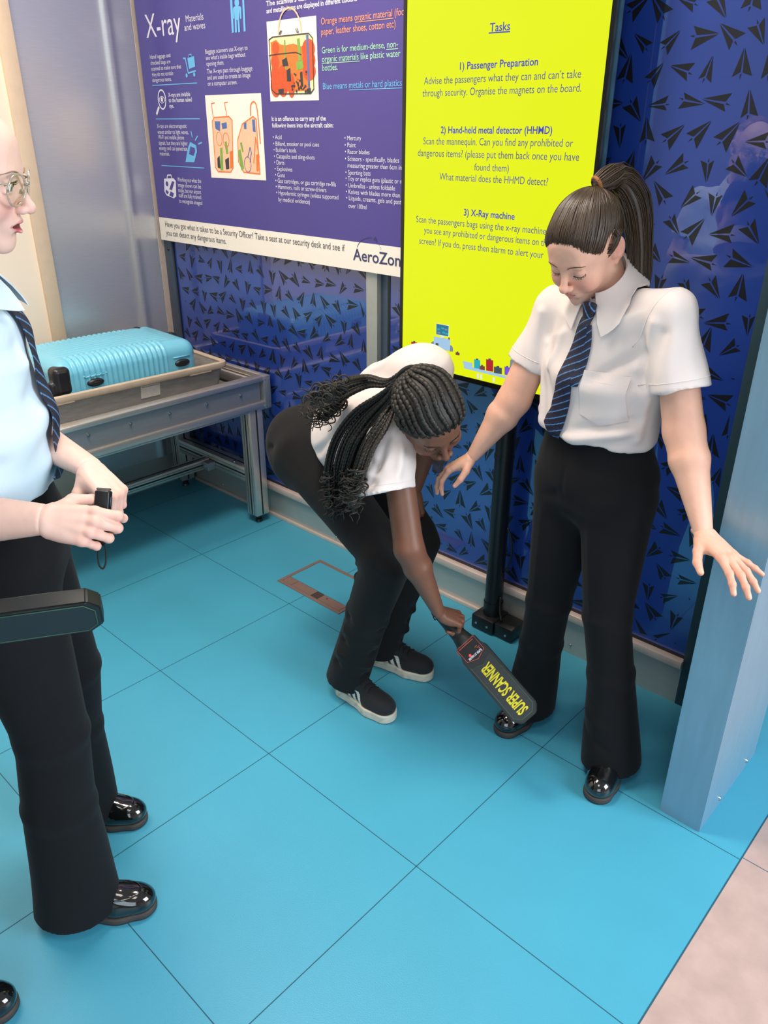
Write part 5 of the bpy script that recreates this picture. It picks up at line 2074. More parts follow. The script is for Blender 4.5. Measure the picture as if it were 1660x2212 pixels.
for sh, el, endp in ((s_shl, s_ell, npv(on_y(1474, 843, 1.715))), (s_shr, s_elr, npv(on_y(1146, 786, 1.79)))):
    d = endp - sh
    d = d / np.linalg.norm(d)
    X, Y, Z = g.full()
    # open sleeve end: cut only near the sleeve axis
    s_ = (X - endp[0]) * d[0] + (Y - endp[1]) * d[1] + (Z - endp[2]) * d[2]
    rr = np.sqrt(np.maximum((X - endp[0]) ** 2 + (Y - endp[1]) ** 2 + (Z - endp[2]) ** 2 - s_ ** 2, 0))
    g.f = np.where((rr < 0.105) & (s_ > -0.05) & (s_ < 0.16), np.maximum(g.f, s_), g.f)
    g.s(cone(endp - d * 0.045, endp + d * 0.05, 0.046, 0.058))
g.f = np.minimum(g.f, torso_f)
hn = -sU * 0.985 + sF * -0.02
# slightly uneven blouson hem
X, Y, Z = g.full()
a_ = (X - hemc[0]) * sL[0] + (Y - hemc[1]) * sL[1]
f_ = (X - hemc[0]) * sF[0] + (Y - hemc[1]) * sF[1]
zh = hemc[2] - 0.026 + 0.005 * np.sin(a_ * 17 + 1.0) + f_ * 0.04
g.f = np.where(np.abs(a_) < 0.20, np.maximum(g.f, zh - Z), g.f)
# neck opening
g.s(cone(s_nk + V3(0, 0, -0.035) + sF * 0.01, s_nk + V3(0, 0, 0.08), 0.050, 0.055))
V, Q = g.mesh()
V = relax(V, Q, 2)
N = normals(V, Q)
V = V + N * (0.0026 * wnoise(V, 30, 9) + 0.0022 * wnoise(V * V3(1, 1, 0.4), 70, 12))[:, None]
ch = s_chs
fl = [(ch + sL * 0.15 + sF * 0.06 + V3(0, 0, 0.06), ch + sL * 0.05 + sF * 0.12 - V3(0, 0, 0.02), -0.006, 0.014),
      (ch + sL * 0.165 + sF * 0.04 + V3(0, 0, 0.02), ch + sL * 0.155 + sF * 0.04 - V3(0, 0, 0.15), 0.006, 0.016),
      (ch + sL * 0.15 + sF * 0.06 - V3(0, 0, 0.13), ch - sL * 0.02 + sF * 0.125 - V3(0, 0, 0.19), 0.009, 0.015),
      (ch + sL * 0.16 + sF * 0.05 - V3(0, 0, 0.10), ch + sL * 0.03 + sF * 0.125 - V3(0, 0, 0.15), -0.006, 0.012),
      (ch + sL * 0.13 + sF * 0.07 - V3(0, 0, 0.19), ch + sL * 0.03 + sF * 0.12 - V3(0, 0, 0.215), 0.007, 0.012),
      (ch - sL * 0.15 + sF * 0.05 + V3(0, 0, 0.02), ch - sL * 0.10 + sF * 0.10 - V3(0, 0, 0.20), 0.007, 0.014),
      (ch - sL * 0.12 + sF * 0.09 + V3(0, 0, 0.03), ch - sL * 0.07 + sF * 0.11 - V3(0, 0, 0.12), -0.005, 0.012),
      (ch - sL * 0.06 + sF * 0.11 + V3(0, 0, 0.10), ch - sL * 0.10 + sF * 0.10 - V3(0, 0, 0.02), 0.006, 0.014),
      (ch - sL * 0.14 + sF * 0.06 - V3(0, 0, 0.15), ch - sL * 0.05 + sF * 0.12 - V3(0, 0, 0.20), 0.006, 0.012),
      (s_shl + sF * 0.055 - V3(0, 0, 0.02), s_shl + sF * 0.06 - V3(0, 0, 0.13) - sL * 0.02, 0.006, 0.014),
      (s_shl + sF * 0.05 + sL * 0.03 - V3(0, 0, 0.04), s_shl + sF * 0.05 + sL * 0.03 - V3(0, 0, 0.14), -0.005, 0.012),
      (s_shr + sF * 0.055 - V3(0, 0, 0.01), s_shr + sF * 0.055 - V3(0, 0, 0.13) - sL * 0.01, 0.006, 0.013)]
V = folds(V, N, fl)
S_shirt = sdf_object('shirt', V, Q, M_shirt, S)
S_bv = BVHTree.FromPolygons([tuple(v) for v in V], [tuple(q) for q in Q])


def on_shirt(bv, o, fwd, back=0.35):
    """nearest cloth point looking from in front"""
    h = bv.ray_cast(Vector(o) + Vector(fwd) * back, -Vector(fwd))
    return h[0] if h[0] is not None else Vector(o)


# --- chest pocket
pc = ch + sL * 0.083 - V3(0, 0, 0.055)
rows = []
for i in range(13):
    t = i / 12
    row = []
    for j in range(11):
        u = j / 10
        w = 0.051
        z = 0.058 - 0.128 * t
        if t > 0.80:
            z = 0.058 - 0.128 * 0.80 - (t - 0.80) / 0.2 * (0.006 + 0.020 * (1 - abs(2 * u - 1)))
        row.append(on_shirt(S_bv, pc + sL * (u - 0.5) * 2 * w + V3(0, 0, z), sF) + SF * 0.0028)
    rows.append(row)
S_pocket = sheet('pocket', rows, 0.0022, M_shirt, S_shirt, tuple(-sF))
bm = bmesh.new()
add_tube(bm, [v + SF * 0.002 for v in rows[2]], 0.0009, 5)
finish(bm, 'pocket_hem_seam', M_shirt, S_pocket, True)
# cuffs: a stitched band at the end of each sleeve
for endp, el, sh in ((npv(on_y(1474, 843, 1.715)), s_ell, s_shl), (npv(on_y(1146, 786, 1.79)), s_elr, s_shr)):
    d = Vector((el - sh) / np.linalg.norm(el - sh))
    e0 = Vector(endp) - d * 0.024
    n1 = d.orthogonal().normalized()
    n2 = d.cross(n1)
    pts = []
    for k in range(41):
        t = k / 40 * math.tau
        di = n1 * math.cos(t) + n2 * math.sin(t)
        h = S_bv.ray_cast(e0 + di * 0.16, -di)
        if h[0] is not None and (h[0] - e0).length < 0.10:
            pts.append(h[0] + di * 0.0002)
    bm = bmesh.new()
    add_tube(bm, pts, 0.0010, 5)
    finish(bm, 'cuff_seam', M_shirt, S_shirt, True)


# armhole seam of the near sleeve
pts = []
sc0 = Vector(s_shl + (s_nk - s_shl) * 0.16 - V3(0, 0, 0.045))
sn_ = (SL * 0.93 + Vector((0, 0, -0.36))).normalized()
n1 = sn_.orthogonal().normalized()
n2 = sn_.cross(n1)
for k in range(61):
    t = k / 60 * math.tau
    di = n1 * math.cos(t) + n2 * math.sin(t)
    h = S_bv.ray_cast(sc0 + di * 0.20, -di)
    if h[0] is not None and (h[0] - sc0).length < 0.115 and (h[0] - sc0).z > -0.055:
        pts.append(h[0] + di * 0.0001)
if len(pts) > 8:
    k = max(range(len(pts)), key=lambda i: (pts[i] - pts[i - 1]).length)
    pts = pts[k:] + pts[:k]
    tube('armhole_seam', pts, 0.0010, M_shirt, S_shirt, 5)


# --- collar
def collar(person, nk, F, L, U, bv, hr, m, spread=0.045, leaf=0.056, rad=(0.060, 0.062), stand=0.030, fwd_off=0.0, flare=0.024, point=0.048, lift=0.006, name='collar', zf=-0.030):
    """turned-down shirt collar round the neck: outer leaf falling on the shirt"""
    rows = [[], [], [], [], [], []]
    n = 33
    F, L, U, nk = Vector(F), Vector(L), Vector(U), Vector(nk)
    for i in range(n):
        t = -1 + 2 * i / (n - 1)              # -1 own right front .. 0 nape .. +1 own left front
        a = t * (math.pi - 0.22)
        di = -F * math.cos(a) + L * math.sin(a)
        front = (1 - math.cos(a)) / 2
        c0 = nk + F * (0.004 + fwd_off)
        top_ = c0 + di * (rad[0] - 0.004) + U * (stand * (1 - front) + zf * front + 0.004) + F * 0.012 * front
        base = c0 + di * (rad[0] + flare + 0.012 * front) + U * (stand * (1 - front) + zf * front - 0.042)
        pt = max(0.0, (abs(t) - 0.62) / 0.38)
        base = base + di * 0.010 * pt + U * (-point * pt) + L * (math.copysign(1, t) * spread * 0.45 * pt) + F * 0.012 * pt
        inner = top_ - U * 0.03 - di * 0.002
        rows[0].append(inner)
        rows[1].append(top_ - U * 0.004 - di * 0.0012)
        rows[2].append(top_ + di * 0.0015)
        rows[3].append(top_.lerp(base, 0.35) + di * 0.0045)
        rows[4].append(top_.lerp(base, 0.7) + di * 0.0035)
        rows[5].append(base)
    for r in rows[2:]:
        for i, q in enumerate(r):
            h = bv.find_nearest(q)
            if h[0] is not None and (h[0] - q).length > 0.05:
                continue
            if h[0] is not None:
                nn = h[1]
                sd = (q - h[0]).dot(nn)
                if sd < lift:
                    r[i] = q + nn * (lift - sd)
    return sheet(name, rows, 0.0022, m, person)


S_sb = s_head_c - 0.03 * s_hf - 0.045 * s_hu
S_nu = (S_sb - s_nk) / np.linalg.norm(S_sb - s_nk) * 0.75 + V3(0, 0, 0.5)
S_nu = S_nu / np.linalg.norm(S_nu)
S_collar = collar(S, s_nk + V3(0, 0, 0.008) + sF * 0.012, sF, sL, S_nu, S_bv, None, M_shirt, stand=0.062, leaf=0.070, rad=(0.060, 0.062), flare=0.030, lift=0.007)


# --- tie: knot and blade lying on the shirt
def tie_paint(rows, per=0.019, base=(24, 26, 44), stripe=(86, 138, 196), slant=0.9, frac=0.13):
    out = []
    s = 0.0
    for i, r in enumerate(rows):
        if i:
            s += (Vector(r[len(r) // 2]) - Vector(rows[i - 1][len(r) // 2])).length
        row = []
        for j in range(len(r)):
            w = (Vector(r[j]) - Vector(r[len(r) // 2])).length * (1 if j > len(r) // 2 else -1)
            ph = ((s - w * slant) / per) % 1.0
            row.append(stripe if ph < frac else (base if ph < 0.62 else (28, 33, 58)))
        out.append(row)
    return np.array(out, float)


def tie(parent, bv, path, widths, F, m, lift=0.004, nc=45, label=None, per=0.019, smooth=30, slant=0.9):
    rows = []
    path = smooth_path(path, 36)
    n = len(path)
    ww = np.interp(np.linspace(0, 1, n), np.linspace(0, 1, len(widths)), widths)
    for i, q in enumerate(path):
        t = (path[min(i + 1, n - 1)] - path[max(i - 1, 0)]).normalized()
        sd = t.cross(Vector(F)).normalized()
        row = []
        for j in range(nc):
            u = (j / (nc - 1) - 0.5)
            qq = q + sd * u * ww[i]
            h = bv.ray_cast(qq + Vector(F) * 0.25, -Vector(F))
            hit = h[0] if h[0] is not None else qq
            if (hit - qq).dot(Vector(F)) < -0.03:
                hit = qq
            row.append(hit + Vector(F) * (lift + 0.004 * (1 - 4 * u * u)))
        rows.append(row)
    # even out cloth folds under the silk
    A = np.array([[tuple(v) for v in r] for r in rows])
    for _ in range(smooth):
        B = A.copy()
        B[1:-1] = (A[:-2] + A[2:] + 2 * A[1:-1]) / 4
        B[:, 1:-1] = (B[:, :-2] + B[:, 2:] + 2 * B[:, 1:-1]) / 4
        A = np.where(((B - A) @ np.array(F))[:, :, None] > -0.002, B, A)
    # pointed tip
    k = int(n * 0.93)
    for i in range(k, n):
        f = (i - k) / max(1, n - 1 - k)
        mid = A[i].mean(0)
        A[i] = mid + (A[i] - mid) * (1 - 0.97 * f)
    rows = [[Vector(v) for v in r] for r in A]
    return sheet('tie', rows, 0.0022, m, parent, tuple(-np.array(F)), tie_paint(rows, per, slant=slant))


kn0 = Vector(on_shirt(S_bv, npv(on_y(1272, 676, 1.68)), sF)) + SF * 0.004
tp = [on_shirt(S_bv, npv(on_y(x, y, 1.68)), sF) for x, y in ((1272, 676), (1260, 735), (1240, 800), (1222, 860), (1204, 905), (1186, 937))]
S_tie = tie(S, S_bv, tp, (0.030, 0.040, 0.050, 0.058, 0.066, 0.072), sF, M_tie, per=0.0215)
tp2 = [on_shirt(S_bv, npv(on_y(x, y, 1.68)), sF) for x, y in ((1276, 700), (1272, 740), (1264, 785), (1252, 830))]
S_tie2 = tie(S_tie, S_bv, tp2, (0.022, 0.030, 0.034, 0.036), sF, M_tie, lift=0.0015, per=0.0215)
S_tie2.name = 'narrow_tie_end'
g = Grid(npv(kn0) - 0.05, npv(kn0) + 0.05, 0.0016)
ku = -V3(0, 0, 1)
g.u(oval(npv(kn0) + V3(0, 0, 0.020) + sF * 0.006, npv(kn0) - V3(0, 0, 0.014) + sF * 0.006, sL, (0.021, 0.010), (0.0135, 0.009)))
V, Q = g.mesh()


def knot_paint(W):
    d = W - npv(kn0)
    ph = (((d @ sL) * 0.8 + d[:, 2] * 0.6) / 0.017) % 1.0
    c = np.tile(V3(24, 26, 44), (len(W), 1))
    c[ph < 0.16] = (86, 138, 196)
    return c


sdf_object('tie_knot', V, Q, M_tie, S_tie, knot_paint)


# --- hair swept back into a high ponytail
def strand_mat(name, rgb, rough=0.38):
    return mat(name, rgb, rough=rough, vary=0.30, vscale=260, spec=0.55, stretch=(1, 1, 1))


M_hair = strand_mat('dark_brown_hair', (66, 50, 34))


def hair_cap(Vh, Qh, test, lift):
    """shell lifted off the head mesh where test(local) > 0, feathered at the edge"""
    N = normals(Vh, Qh)
    w = np.clip(test(Vh), -1, 1)
    k = np.clip(w / 0.25, 0, 1)
    V2 = Vh + N * ((-0.0015 + (lift + 0.0015) * k ** 0.6))[:, None]
    return keep(V2, Qh, lambda c: np.ones(len(c), bool)), w


def s_hairline(V):
    # positive where hair grows: above a line over the brow and behind the temples
    x, y, z = V[:, 0], V[:, 1], V[:, 2]
    front = z - (0.066 - 0.012 * np.clip(np.abs(x) / 0.05, 0, 1.3) ** 2)
    side = (0.034 - y) + np.clip(z + 0.01, -0.05, 0.06) * 0.75
    low = z - (-0.028 - 0.5 * np.clip(-y - 0.02, 0, 0.08))
    ear = np.hypot((y + 0.014) / 1.0, (z + 0.002) / 1.5) - 0.0265
    d = np.minimum(np.maximum(front, np.minimum(side, z + 0.01)), low)
    d = np.where(np.abs(x) > 0.064, np.minimum(d, ear), d)
    return d / 0.02


SK_C = V3(0, -0.018, 0.036)


def cap_mesh(test, lift, res=0.0032, dome=(0.0765, 0.0955, 0.0845), extra=None):
    g = Grid((-0.10, -0.14, -0.09), (0.10, 0.10, 0.15), res)
    g.u(ell((0, -0.018, 0.036), dome))
    g.u(ell((0, 0.036, 0.046), (0.0605, 0.047, 0.050)), 0.02)
    g.u(ell((0, -0.035, -0.02), (0.068, 0.070, 0.055)), 0.03)
    if extra:
        extra(g)
    V, Q = g.mesh()
    t = test(V)
    V, Q = keep(V, Q, lambda c: test(c) > 0.02)
    return V, Q


CV, CQ = cap_mesh(s_hairline, 0.004)
t_ = s_hairline(CV)
cn = CV - SK_C
CV2 = CV - cn / np.linalg.norm(cn, axis=1)[:, None] * (0.0075 * np.clip(1 - t_ / 0.9, 0, 1))[:, None]
S_hair = sdf_object('hair', CV2, CQ, M_hair, S, M=S_HM)
cap_bv = BVHTree.FromPolygons([tuple(v) for v in CV2], [tuple(q) for q in CQ])
TAIL = Vector((0.004, -0.088, 0.098))     # where the ponytail is tied, local


def scalp_path(bv, a, b, n, lift, c=Vector(SK_C)):
    da, db = (a - c).normalized(), (b - c).normalized()
    out = []
    for i in range(n + 1):
        d = da.slerp(db, i / n) if da.angle(db) > 1e-3 else da
        h = bv.ray_cast(c + d * 0.25, -d)
        p = h[0] if h[0] is not None and (h[0] - c).dot(d) > 0.05 else c + d * 0.085
        out.append(p + d * lift)
    return out


def strands_on(bm, bv, starts, tail, rnd, M, rad=0.0012, n=14, lift=0.0012, jit=0.004):
    for a in starts:
        tl = tail + Vector((rnd.uniform(-1, 1), rnd.uniform(-1, 1), rnd.uniform(-1, 1))) * jit
        pts = scalp_path(bv, a, tl, n, lift + rnd.uniform(-0.0006, 0.0012))
        k = rnd.uniform(0.8, 1.35)
        add_tube(bm, [M @ q for q in pts], [rad * k * (0.35 + 0.65 * min(1, i / 2.5)) for i in range(n + 1)], 4, False)


rnd = random.Random(5)
S_TL = TAIL
edge = CV2[(np.abs(t_) < 0.45) & ~((np.abs(CV2[:, 0]) > 0.058) & (np.hypot(CV2[:, 1] + 0.014, CV2[:, 2] / 1.5) < 0.052))]
starts = [Vector(e).lerp(S_TL, rnd.uniform(0.0, 0.07)) for e in (edge[rnd.randrange(len(edge))] for _ in range(460))]
allp = CV2[t_ > 0.3]
starts += [Vector(allp[rnd.randrange(len(allp))]) for _ in range(260)]
bm = bmesh.new()
strands_on(bm, cap_bv, starts, TAIL, rnd, S_HM)
finish(bm, 'hair_strands', M_hair, S_hair, True)
# tied tail falling behind the neck
tail_w = S_HM @ TAIL
bk = Vector(s_hf) * -1
path = [tail_w, tail_w + Vector((0.03, 0.045, 0.020)), tail_w + Vector((0.062, 0.075, -0.03)), tail_w + Vector((0.085, 0.085, -0.12)), tail_w + Vector((0.098, 0.085, -0.21)), tail_w + Vector((0.112, 0.08, -0.285))]
path = smooth_path(path, 8)
bm = bmesh.new()
rr_ = np.interp(np.linspace(0, 1, len(path)), [0, 0.12, 0.4, 0.75, 1], [0.015, 0.027, 0.034, 0.028, 0.008])
add_tube(bm, path, list(rr_ * 0.86), 12)
for k in range(230):
    a, r = rnd.uniform(0, math.tau), math.sqrt(rnd.uniform(0.25, 1))
    L_ = rnd.uniform(0.78, 1.0)
    n = int(len(path) * L_)
    ph = rnd.uniform(0, 6)
    pts = []
    for i in range(0, n, 2):
        t = (path[min(i + 1, len(path) - 1)] - path[max(i - 1, 0)]).normalized()
        n1 = t.orthogonal().normalized()
        n1 = (Vector((1, 0, 0)) - t * t.x).normalized()
        n2 = t.cross(n1)
        w = rr_[i] * r * (1 + 0.08 * math.sin(ph + i * 0.3))
        pts.append(path[i] + n1 * math.cos(a) * w + n2 * math.sin(a) * w)
    add_tube(bm, pts, [0.0016 * (1 - 0.6 * i / len(pts)) for i in range(len(pts))], 4, False)
S_tail = finish(bm, 'ponytail', M_hair, S, True)
bm = bmesh.new()
td = (path[1] - path[0]).normalized()
n1 = td.orthogonal().normalized()
n2 = td.cross(n1)
add_tube(bm, [path[1] + (n1 * math.cos(t) + n2 * math.sin(t)) * 0.017 for t in np.linspace(0, math.tau, 21)], 0.0045, 8, False)
finish(bm, 'hair_tie', mat('orange_brown_tie', (150, 96, 52), rough=0.7), S, True)
# ================================================================== girl bending down with the scanner
B_SKIN = (118, 80, 62)
bF = V3(0.985, -0.10, 0) / np.linalg.norm(V3(0.985, -0.10, 0))
bL = np.cross(sU, bF)
b_pel = V3(-1.775, 1.60, 0.805)
b_hn, b_hf_ = V3(-1.735, 1.515, 0.80), V3(-1.735, 1.685, 0.80)
b_nk = V3(-1.315, 1.565, 1.065)
b_shn = npv(on_y(852, 955, 1.462))
b_shf = V3(-1.375, 1.665, 1.110)
b_knn = npv(on_y(838, 1208, 1.475))
b_knf = npv(on_y(905, 1165, 1.690))
b_toen = npv(on_floor(848, 1562, 0.0))
b_toef = npv(on_floor(938, 1464, 0.0))
b_dn = V3(0.999, -0.02, 0)
b_df = V3(0.955, 0.295, 0)
b_ann = b_toen - b_dn * 0.195 + V3(0, 0, 0.09)
b_anf = b_toef - b_df * 0.195 + V3(0, 0, 0.09)
b_eln = npv(on_y(884, 1185, 1.405))
b_wrn = npv(on_y(948, 1322, 1.470))
b_elf = V3(-1.43, 1.735, 0.880)
b_wrf = npv(on_y(893, 1062, 1.680))
b_axis = (b_nk - b_pel) / np.linalg.norm(b_nk - b_pel)
b_lat = b_shf - b_shn
b_lat = b_lat / np.linalg.norm(b_lat)
b_fr = np.cross(b_axis, b_lat)           # towards her front (down)
b_fr = b_fr / np.linalg.norm(b_fr)
if b_fr[2] > 0:
    b_fr = -b_fr
b_chs = b_pel + (b_nk - b_pel) * 0.64
b_wst = b_pel + (b_nk - b_pel) * 0.24
b_head_c = V3(-1.2129, 1.4817, 1.060)
b_hrv, b_hfv, b_huv = V3(-0.5066, -0.8133, -0.2861), V3(0.7153, -0.2113, -0.6661), V3(0.4813, -0.5421, 0.6888)
B_HM = mat4(b_hrv, b_hfv, b_huv, b_head_c)
B_HI = np.array(B_HM.inverted())
bp = dict(skin=B_SKIN, lip=(120, 66, 60), blush=(132, 80, 62), smile=0.25, eye='down', lips=1.25, nose_w=1.25,
          neck=to_local(B_HI, b_nk + b_fr * 0.0 - b_axis * 0.02), brow_label='black eyebrows')
BHV, BHQ = head_mesh(bp)
Mn = np.array(B_HM)
pieces = [(BHV @ Mn[:3, :3].T + Mn[:3, 3], BHQ, head_paint(BHV, bp))]
g = Grid((-2.0, 1.35, 0.0), (-1.15, 1.85, 1.25), 0.008)
g.u(oval(b_pel, b_chs, b_lat, (0.115, 0.085), (0.110, 0.078)))
g.u(oval(b_chs, b_nk - b_axis * 0.05, b_lat, (0.11, 0.078), (0.05, 0.045)), 0.04)
for a, b, c_ in ((b_hn, b_knn, b_ann), (b_hf_, b_knf, b_anf)):
    g.u(cone(a, b, 0.07, 0.045), 0.03)
    g.u(cone(b, c_, 0.042, 0.030), 0.01)
for a, b in ((b_shn, b_eln), (b_shf, b_elf)):
    g.u(cone(b_nk - b_axis * 0.08, a - b_axis * 0.01, 0.030, 0.032), 0.02)
    g.u(cone(a - b_axis * 0.01, a + (b - a) * 0.4, 0.032, 0.036), 0.01)
V, Q = g.mesh()
pieces.append((V, Q, np.tile(np.array(B_SKIN, float), (len(V), 1))))
# ---- right hand closed round the scanner's handle
wr = b_wrn
hf = npv(c_right) * 0.72 + npv(c_up) * -0.30 + npv(c_fwd) * 0.40
hf = hf / np.linalg.norm(hf)
hup = npv(-c_fwd) * 0.55 + npv(c_up) * 0.62 - npv(c_right) * 0.25
hp, B_RHM, _j = hand_piece(-1, wr, hf, hup, B_SKIN,
                           [(0.85, 1.25, 0.75), (0.95, 1.3, 0.75), (1.0, 1.3, 0.75), (1.05, 1.3, 0.75)],
                           [-0.04, 0.0, 0.04, 0.10], [(-0.70, 0.50, -0.55), (-0.35, 0.85, -0.45), (-0.15, 0.95, -0.30), (-0.8, 0, 0.6)], 0.98)
sc_grip = npv(B_RHM @ Vector((-0.004, 0.066, -0.0315)))
rt_ = npv(ray(1150, 1556).normalized())
b_ = rt_ @ (npv(CAM) - sc_grip)
c0_ = (npv(CAM) - sc_grip) @ (npv(CAM) - sc_grip) - 0.335 ** 2
sc_tip = npv(CAM) + rt_ * (-b_ + 0.55 * math.sqrt(max(0.0, b_ * b_ - c0_)) * -1.0 if b_ * b_ > c0_ else -b_)
sc_ax = (sc_tip - sc_grip) / np.linalg.norm(sc_tip - sc_grip)
sc_tip = sc_grip + sc_ax * 0.338
sc_n = npv(-c_fwd) * 1.0 - npv(c_up) * 0.10
sc_n = sc_n - sc_ax * (sc_n @ sc_ax)
sc_n = sc_n / np.linalg.norm(sc_n)
pieces.append(hp)
pieces.append(arm_piece(b_shn, b_eln, wr, npv(B_RHM.col[0])[:3], B_SKIN, (0.040, 0.041, 0.037, 0.0258)))
hf = V3(0.25, -0.15, -0.95)
hp, B_LHM, _j = hand_piece(1, b_wrf, hf, V3(0.85, -0.5, 0.2), B_SKIN,
                           [(0.5, 0.9, 0.5), (0.55, 0.95, 0.5), (0.6, 1.0, 0.5), (0.65, 1.0, 0.5)], [-0.05, 0.0, 0.05, 0.1],
                           [(-0.75, 0.6, -0.35), (-0.3, 0.85, -0.45), (0.0, 0.9, -0.4), (-0.8, 0, 0.6)], 0.97)
pieces.append(hp)
pieces.append(arm_piece(b_shf, b_elf, b_wrf, npv(B_LHM.col[0])[:3], B_SKIN, (0.040, 0.040, 0.035, 0.0250), res=0.0032))
B = person_mesh('person', 'person with long black braids bending down holding a hand-held scanner', pieces, M_skin_b)
face_lines(B_HM, BHV, BHQ, bp, B, M_brow_k, M_lash)

# ---- trousers
g = Grid((-2.02, 1.36, 0.0), (-1.20, 1.92, 1.06), 0.0055)
g.u(oval(b_pel - b_axis * 0.03, b_wst, b_lat, (0.152, 0.135), (0.135, 0.108), 0.55))
g.u(ell(b_pel + V3(-0.015, -0.065, 0.0), (0.125, 0.095, 0.130)), 0.05)
g.u(ell(b_pel + V3(-0.015, 0.065, 0.0), (0.125, 0.095, 0.130)), 0.05)
for hip, kn, an, fd in ((b_hn, b_knn, b_ann, b_dn), (b_hf_, b_knf, b_anf, b_df)):
    th = kn - hip
    g.u(oval(hip - th * 0.05, kn - th * 0.05, bL, (0.098, 0.106), (0.070, 0.072)), 0.04)
    mid = kn + (an - kn) * 0.45 - fd * 0.012
    g.u(oval(kn, mid, bL, (0.072, 0.073), (0.066, 0.072)), 0.03)
    hem = V3(an[0], an[1], 0.02) - fd * 0.030
    g.u(oval(mid, hem, bL, (0.066, 0.072), (0.062, 0.076), 0.3), 0.02)
X, Y, Z = g.full()
zc_ = np.where((Y < 1.57) & (X > -1.70), 0.052 - 0.12 * np.clip(X + 1.50, -0.10, 0.10), 0.045) + 0 * Z
g.f = np.maximum(g.f, zc_ - Z)
wc = b_wst + b_axis * 0.03
g.f = np.maximum(g.f, np.where(Z > 0.75, (X - wc[0]) * b_axis[0] + (Y - wc[1]) * b_axis[1] + (Z - wc[2]) * b_axis[2], -1))
V, Q = g.mesh()
V = relax(V, Q, 2)
N = normals(V, Q)
V = V + N * (0.0035 * wnoise(V * V3(1, 1, 0.5), 24, 15))[:, None] * np.clip((0.62 - V[:, 2]) / 0.3 + 0.2, 0.2, 1)[:, None]
fl = []
for k in range(6):      # creases radiating from the bent hip
    a = b_pel + V3(0.105 + 0.01 * k, -0.13 + 0.004 * k, 0.055 - 0.03 * k)
    b = b_pel + V3(-0.06 + 0.02 * k, -0.165 + 0.01 * k, 0.02 - 0.035 * k)
    fl.append((a, b, 0.006 * (1 if k % 2 else -1), 0.011))
for kn, an, fd in ((b_knn, b_ann, b_dn), (b_knf, b_anf, b_df)):
    for k in range(4):
        c_ = kn + (an - kn) * (0.05 + 0.05 * k) - fd * 0.07
        fl.append((c_ + bL * 0.06, c_ - bL * 0.06 + V3(0, 0, 0.02), 0.005 * (1 if k % 2 else -1), 0.010))
    for k in range(5):
        c_ = an + (kn - an) * (0.06 + 0.10 * k)
        fl.append((c_ + fd * 0.085 + V3(0, 0, 0.01), c_ - bL * 0.07 - fd * 0.02 + V3(0, 0, 0.055), 0.007 * (1 if k % 2 else -1), 0.014))
V = folds(V, N, fl)
B_trou = sdf_object('trousers', V, Q, M_trou_b, B)
B_tbv = BVHTree.FromPolygons([tuple(v) for v in V], [tuple(q) for q in Q])
for toe, d, rt in ((b_toen, b_dn, True), (b_toef, b_df, False)):
    r_, f_, u_ = frame(d, (0, 0, 1))
    heel = toe - d * 0.254
    shoe(B, 'sneaker', mat4(r_, f_, u_, heel), 1.04, rt, SNEAK)

# ---- shirt
g = Grid((-1.80, 1.30, 0.70), (-1.15, 1.85, 1.28), 0.0042)
w0 = b_wst + b_axis * 0.035
g.u(oval(w0, b_chs, b_lat, (0.146, 0.116), (0.150, 0.108), 0.35))
g.u(oval(b_chs, b_nk - b_axis * 0.055, b_lat, (0.148, 0.105), (0.062, 0.060)), 0.03)
endn = npv(on_y(838, 1062, 1.405))
endf = b_shf + (b_elf - b_shf) * 0.62
torso_f = g.f.copy()
for sh, endp, r0, r1, tube_in in ((b_shn, endn, 0.066, 0.086, 0.066), (b_shf, endf, 0.062, 0.072, 0.060)):
    g.u(cone(b_nk - b_axis * 0.062, sh - b_axis * 0.01, 0.045, 0.054), 0.03)
    d = (endp - sh) / np.linalg.norm(endp - sh)
    g.u(cone(sh - b_axis * 0.012, endp + d * 0.06, r0, r1), 0.028)
g.u(ell(b_shf + b_fr * -0.03 - b_axis * 0.04, (0.062, 0.064, 0.060)), 0.05)
g.u(cone(npv(on_y(825, 826, 1.64)), npv(on_y(930, 800, 1.66)), 0.058, 0.060), 0.05)
X, Y, Z = g.full()
for sh, endp, rin in ((b_shn, endn, 0.066), (b_shf, endf, 0.058)):
    d = (endp - sh) / np.linalg.norm(endp - sh)
    dd = d + (V3(0, 0, 0) if sh is b_shf else npv(c_right) * 0.30 - sU * 0.15)
    dd = dd / np.linalg.norm(dd)
    s_ = (X - endp[0]) * dd[0] + (Y - endp[1]) * dd[1] + (Z - endp[2]) * dd[2]
    rr = np.sqrt(np.maximum((X - endp[0]) ** 2 + (Y - endp[1]) ** 2 + (Z - endp[2]) ** 2 - s_ ** 2, 0))
    g.f = np.where((rr < 0.12) & (s_ > -0.05) & (s_ < 0.16), np.maximum(g.f, s_), g.f)
    g.s(cone(endp - d * 0.05, endp + d * 0.08, rin - 0.010, rin))
g.f = np.minimum(g.f, torso_f)
wc = w0 - b_axis * 0.015
g.f = np.maximum(g.f, -((X - wc[0]) * b_axis[0] + (Y - wc[1]) * b_axis[1] + (Z - wc[2]) * b_axis[2]))
g.s(cone(b_nk - b_axis * 0.03, b_nk + b_axis * 0.10, 0.050, 0.056))
V, Q = g.mesh()
V = relax(V, Q, 2)
N = normals(V, Q)
V = V + N * (0.0024 * wnoise(V, 30, 29) + 0.0022 * wnoise(V, 70, 22))[:, None]
sn = b_shn
